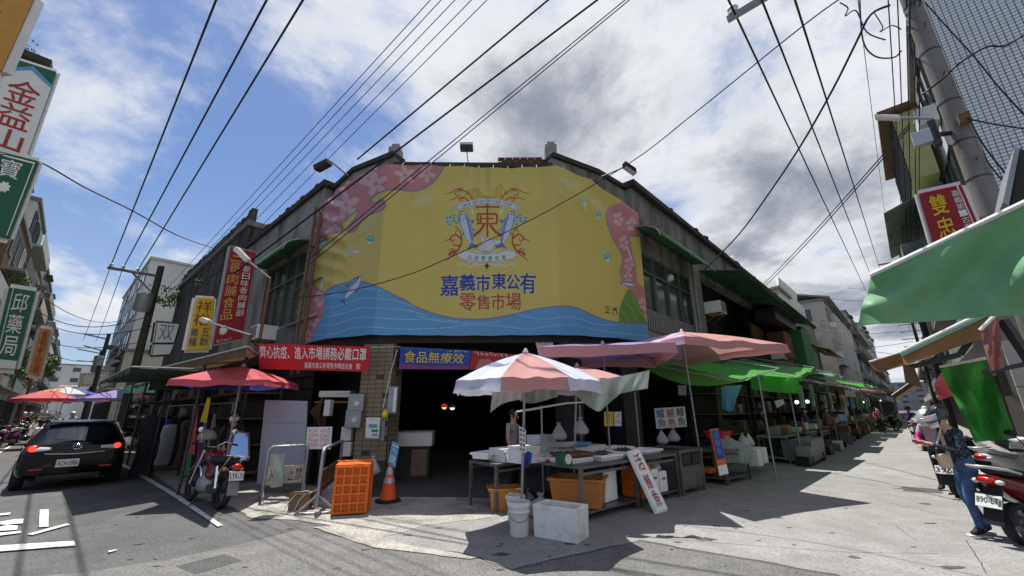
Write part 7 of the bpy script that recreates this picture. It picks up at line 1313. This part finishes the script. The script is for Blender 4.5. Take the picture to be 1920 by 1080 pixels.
tl_=thing('traffic_light','green lit traffic light hanging far up the left street','traffic light',tuple(pL2(121,735,62))); obj('housing',MB().obox((0,0,0),Ln2*.9,Ld2*.2,UP*.38),'plastic_black',tl_,bevel=.05)
for k in(-.55,.35): obj('lens',MB().obox(Ln2*k-Ld2*.21,Ln2*.22,Ld2*.02,UP*.22),'lamp_green_lit',tl_)
sign('street_name_sign','green overhead road sign beside the traffic light','sign',[pL2(x,y,62) for x,y in[(124,729),(146,729),(146,738),(124,738)]],'ink_green',[('scribble',.1,.2,.9,.8,'ink_white',1,4)],.05,None)
tag(obj('signal_arm',MB().tube([LF2(62,3.2,0),LF2(62,3.2,6),pL2(146,725,62),pL2(112,725,62)],.08,8),'grey_metal'),'grey arm carrying the traffic light over the left street','pole')
# ================================================================ poles
def upole(label,p,h,r0,r1,group=None,m='pole_concrete'):
    t=thing('utility_pole',label,'pole',(p[0],p[1],0),0,group); obj('shaft',MB().tube([(0,0,0),(0,0,h*.5),(0,0,h)],[r0,(r0+r1)/2,r1],16),m,t,smooth=50); return t
UPR=RF(9.5,1.5); PR=upole('thick weathered concrete utility pole leaning over the corner awning',UPR,14.2,.165,.115)
for z in(3.9,5.2,5.9,6.7,7.8,8.9): obj('steel_band',MB().lathe([(.165-.0035*z,z),(.169-.0035*z,z),(.169-.0035*z,z+.03),(.165-.0035*z,z+.03)],18),'dark_metal',PR)
for z in(4.4,5.5,6.3,7.2,8.3): obj('step_bolt',MB().tube([-Rd*.15+Rn*.03+UP*z,-Rd*.26+Rn*.03+UP*z],.012,6),'rust',PR)
lp=pRs(1640,220,9.35); lq=pRs(1748,222,9.35); sl_=thing('street_lamp','white tubular street lamp reaching out from the concrete pole','street lamp',tuple(lq)); wobj('lamp_body',MB().obox((lp+pRs(1687,221,9.35))/2,(pRs(1687,221,9.35)-lp)/2,Rd*.06,UP*.045),'white_metal',sl_,bevel=.02); wobj('arm',MB().tube([pRs(1685,221,9.35),lq],.025,8),'grey_metal',sl_)
for (x,y,a,b,m,l) in((1735,258,.16,.13,'silver_plastic','grey plastic junction box strapped to the concrete pole'),(1752,250,.05,.24,'dark_metal','long dark steel conduit box on the concrete pole'),(1808,222,.07,.09,'rust','small rusty lamp box on the far side of the concrete pole')):
    p=pRs(x,y,9.25); t=thing('junction_box',l,'junction box',tuple(p)); obj('case',MB().obox((0,0,0),Rn*a,Rd*.07,UP*b),m,t,bevel=.01); obj('bracket',MB().bar((0,0,0),Vector((UPR.x,UPR.y,p.z))-p,.03),'dark_metal',t)
ins=thing('cross_arm','galvanised cross arm with a white insulator high above the lane','cross arm',tuple(pRs(1400,15,5.2))); a0=pRs(1366,36,5.2); a1=pRs(1450,-14,5.2); wobj('arm',MB().obox((a0+a1)/2,(a1-a0)/2*1.05,Rd*.035,UP*.035),'grey_metal',ins); wobj('insulator',MB().lathe([(.02,-.07),(.07,-.05),(.045,0),(.07,.03),(.05,.07),(.02,.09)],14,pRs(1375,22,5.2)+UP*.02),'white_metal',ins,smooth=50); wobj('stay',MB().tube([a1,Vector((UPR.x,UPR.y,13.0))],.03,6),'grey_metal',ins)
P1=pH(262,700,27); P1h=pH(290,508,27).z; p1=pH(287,560,27); PL=upole('dark utility pole with transformer can beside the left street',(p1.x,p1.y),P1h+.3,.2,.14,None,'dark_wall')
ca_,cb_=pH(203,502,25.5),pH(297,518,27); wobj('cross_arm',MB().bar(ca_,cb_,.12).bar(pH(245,508,26),pH(284,548,27),.06),'grey_metal',PL); tc_=pH(279,570,27); wobj('transformer',MB().lathe([(.3,-.45),(.34,-.4),(.34,.4),(.36,.42),(.2,.5)],16,tc_-UP*0+Vector((0,-.3,0))),'grey_metal',PL,smooth=40)
for x,y in((207,502),(230,506),(257,511)): wobj('insulator',MB().lathe([(.05,0),(.09,.06),(.06,.12),(.09,.18),(.03,.24)],10,pH(x,y,26)),'white_metal',PL)
for (x,y,d,l) in((203,632,52,'second utility pole farther up the market side of the left street'),(190,660,75,'third utility pole far up the left street')):
    p=pH(x,y,d); t=upole(l,p,p.z+.3,.2,.14,None,'dark_wall'); wobj('cross_arm',MB().bar(pH(x-46,y-6,d),p-UP*.2,.12).bar(pH(x-46,y+16,d),p-UP*1.3,.1),'grey_metal',t); wobj('transformer',MB().lathe([(.3,-.4),(.34,.4),(.2,.5)],12,p-UP*2.2+Vector((0,-.3,0))),'grey_metal',t)
for (s,n,l) in((34,1.3,'utility pole with many cross arms on the right of the lane'),(62,1.6,'farther utility pole on the right of the lane')):
    t=upole(l,RF(s,n),11,.18,.13,None,'dark_wall')
    for z in(7.2,8.0,8.8,9.6,10.4): obj('cross_arm',MB().bar(Rn*-1.2+UP*z,Rn*.6+UP*z,.09),'grey_metal',t)
# small street lamps on the market wall (left)
for l,a,b,c in(('white tube lamp on a bent arm in front of the red vertical sign',(443,466,12),(465,489,12),(507,522,12)),('white hooded lamp on a thin pole before the yellow sign',(378,598,12.5),(392,604,12.5),(470,628,12))):
    t=thing('street_lamp',l,'street lamp',tuple(pH(*c))); wobj('lamp_body',MB().obox((pH(*a)+pH(*b))/2,(pH(*b)-pH(*a))/2,Vector((.03,.05,0)),Vector((.03,0,.045))),'white_metal',t,bevel=.015); wobj('arm',MB().tube([pH(*b),pH(*c)],.025,6),'grey_metal',t); q_=pH(*c); wobj('post',MB().tube([q_,q_-UP*1.6],.035,6),'rust',t)
# flood lamps on the parapet
def flood(label,foot,elbow,h0,h1,Y):
    t=thing('flood_lamp',label,'flood lamp',tuple(pY(*foot,Y))); wobj('arm',MB().tube([pY(*foot,Y),pY(*elbow,Y-.9)],.022,6),'grey_metal',t); a,b=pY(*h0,Y-.9),pY(*h1,Y-1.0); wobj('head',MB().obox((a+b)/2,(b-a)/2,Vector((0,.16,.05)),Vector((.01,.02,-.06))),'plastic_black',t,bevel=.01); wobj('glass',MB().obox((a+b)/2-UP*.065,(b-a)/2*.85,Vector((0,.13,.04)),Vector((.0,.0,-.006))),'lamp_clear',t)
flood('black flood lamp leaning out from the left parapet on a long arm',(652,329),(622,304),(618,304),(593,317),10.4); flood('black flood lamp leaning out from the right parapet on a long arm',(1128,331),(1166,315),(1170,309),(1190,323),10.3)
t=thing('flood_lamp','twin flood lamp on a short post above the banner','flood lamp',tuple(pY(879,310,10.1))); wobj('post',MB().tube([pY(879,316,10.1),pY(875,283,10.1)],.02,6),'white_metal',t)
for k,(y0,m) in enumerate(((272,'silver_plastic'),(279,'plastic_black'))): a,b=pY(863,y0,10.0),pY(887,y0,10.0); wobj('head',MB().obox((a+b)/2,(b-a)/2,Vector((0,.1,0)),Vector((0,0,.045))),m,t,bevel=.01)
t=thing('tv_antenna','thin television aerial on the market wing parapet','antenna',tuple(pRn(1367,497,NRW))); b=pRn(1367,497,NRW); wobj('mast',MB().tube([b-UP*.3,b+UP*.55],.012,5),'grey_metal',t)
for k in range(5): wobj('element',MB().tube([b+UP*(.5-.06*k)+Rd*(.25-.12*k)-Rn*.25,b+UP*(.5-.06*k)+Rd*(.25-.12*k)+Rn*.25],.007,4),'grey_metal',t)
# ================================================================ overhead wires
def wire(label,pts,r=.012,sag=.0,group=None,raw=False):
    P_=[p if raw else pH(*p) for p in pts]; P_=[Vector(p) for p in P_]; o=[]
    if len(P_)==2:
        for i in range(13): u=i/12; o.append(P_[0].lerp(P_[1],u)-UP*sag*4*u*(1-u))
    else: o=[Vector(p) for p in smooth([tuple(p) for p in P_],False,5)]
    return tag(obj('overhead_wire',MB().tube(o,r,5),'wire',None,smooth=60),label,'wire',group)
def zat(x,y,z): d=ray(x,y); return O+d*((z-H)/d.z)
def extend(p,q,k): return p+(p-q)*k
for x0,(x1,y1) in zip((405,500,568),((207,500),(230,504),(257,509))):
    a=zat(x0,0,9.2); b=pH(x1,y1,26); wire('black power wire running from the left street pole over the crossing',[extend(a,b,.9),b],.021,0,'power wires over the left street',True); wire('black power wire continuing up the left street from the dark pole',[b,pH(x1-52+(x1-207)*.1,640,55)],.016,.4,'power wires continuing up the left street',True)
for i,(x0,x1,y1) in enumerate(((807,300,556),(827,306,562),(853,312,566),(884,325,570),(913,342,572))):
    a=zat(x0,0,9.6); b=pH(x1,y1,26); wire('thin telephone wire slanting over the market roof towards the left street',[extend(a,b,.5),b],.009,0,'telephone wires over the market roof',True)
wire('thick black cable rising from the market parapet over the crossing',[extend(pH(1028,0,7.2),pH(670,299,11),.7),pH(670,299,11.0)],.023,0,None,True); a=pH(1120,0,7.0); b=pH(440,512,13); wire('thick black cable crossing before the banner corner to the red sign',[extend(a,b,.6),b],.023,0,None,True)
for k in(0,8): a=pH(1172+k,0,7.2); b=pH(572+k,492+k*.5,11.5); wire('one of two thin cables slanting across the pink banner corner',[extend(a,b,.6),b],.012,0,'pair of cables before the banner',True)
wire('long thin cable sagging across the banner in front of the emblem',[(1600,-18,6.6),(1510,45,7.0),(1300,214,7.8),(1180,306,8.4),(1000,410,8.9),(840,484,9.1),(760,517,9.2),(640,548,9.6),(515,562,10.5)],.011)
wire('thick cable curving from the concrete pole down to the market wing parapet',[(1668,10,9.2),(1632,28,9.0),(1606,78,9.2),(1560,170,9.6),(1500,275,10.8),(1440,365,12.4),(1385,440,14.5),(1322,505,15.8)],.022)
for x0,x1,y1 in((1380,1625,548),(1429,1638,530),(1491,1650,505)): a=pRs(x0,30 if x0<1400 else 2,5.2); b=pH(x1,y1,40); wire('black power wire running down the lane from the cross arm',[extend(a,b,.25),b],.014,0,'power wires down the lane',True)
for k in(0,7): wire('one of two service cables slanting from the far houses to the pole bracket',[pH(1706,232+k,9.4),pH(1418+k,545,20)],.012,.1,'pair of service cables by the pole',True)
for i,(x0,x1,y1) in enumerate(((1606,1662,425),(1664,1704,620),(1682,1707,620),(1699,1712,620),(1714,1718,620),(1725,1722,620))): a=pRs(x0,-20,9.0); b=pH(x1,y1,38); wire('dark cable running along the right of the lane past the pole',[a,b],.011 if i else .008,0,'cables along the right of the lane',True)
wire('black cable looping from the pole clamp to the tiled wall',[(1728,178,9.3),(1765,150,9.2),(1800,118,9.2),(1850,88,9.6),(1885,86,10),(1925,62,10.5)],.016); wire('loose pale blue hose hanging across the tiled wall',[(1735,5,10.5),(1775,50,10.5),(1830,110,10.5),(1870,160,10.5),(1920,215,10.5)],.012); bpy.context.scene.collection.objects[-1] if False else None
wire('dark cable hanging down the tiled wall behind the pole',[(1725,0,10.6),(1760,90,10.6),(1800,185,10.6),(1840,265,10.6),(1885,325,10.6)],.013); wire('second dark cable hanging down the tiled wall to the roof edge',[(1735,40,10.7),(1775,130,10.7),(1812,220,10.7),(1850,300,10.7),(1890,350,10.7)],.012); wire('thin black cable from the rusty lamp box across the tiles',[(1812,222,9.2),(1860,232,9.8),(1925,242,10.4)],.012)
wire('black riser cable strapped along the concrete pole',[(1706,0,9.25),(1706,88,9.25),(1716,110,9.25),(1716,142,9.25)],.02); wire('looped slack cable hanging beside the pole top',[(1612,0,9.25),(1618,75,9.25),(1640,105,9.25),(1675,108,9.25),(1690,95,9.25)],.014); wire('tangle of thin wires at the pole bracket',[(1640,25,9.25),(1655,50,9.25),(1650,60,9.25),(1672,48,9.25),(1690,55,9.25)],.01); wire('curled loose wire ends beside the pole bracket',[(1575,5,6),(1590,15,6),(1585,30,6),(1605,20,6),(1625,60,6),(1660,75,6)],.008)
wire('dark cable sagging from the green framed sign to the far pole',[(-20,286,19),(70,302,20),(160,352,22),(250,396,24),(330,440,26),(400,465,26)],.03)
for i,(a,b,sg) in enumerate((((70,582,36),(285,590,27),.8),((95,610,40),(285,612,27),.5),((90,640,45),(270,640,27),.4),((85,560,36),(230,600,52),.7),((92,662,48),(205,670,52),.5))): wire('thin cable strung across the left street between the houses and poles',[pH(*a),pH(*b)],.022,sg,'cables strung across the left street',True)
for i,(x0,y0,x1,y1) in enumerate(((1560,560,1700,555),(1540,600,1710,596),(1530,620,1712,618),(1520,652,1712,640),(1590,540,1715,530),(1560,640,1715,665))): wire('thin cable strung across the lane far away',[pH(x0,y0,46),pH(x1,y1,44)],.018,.3,'cables strung across the lane',True)
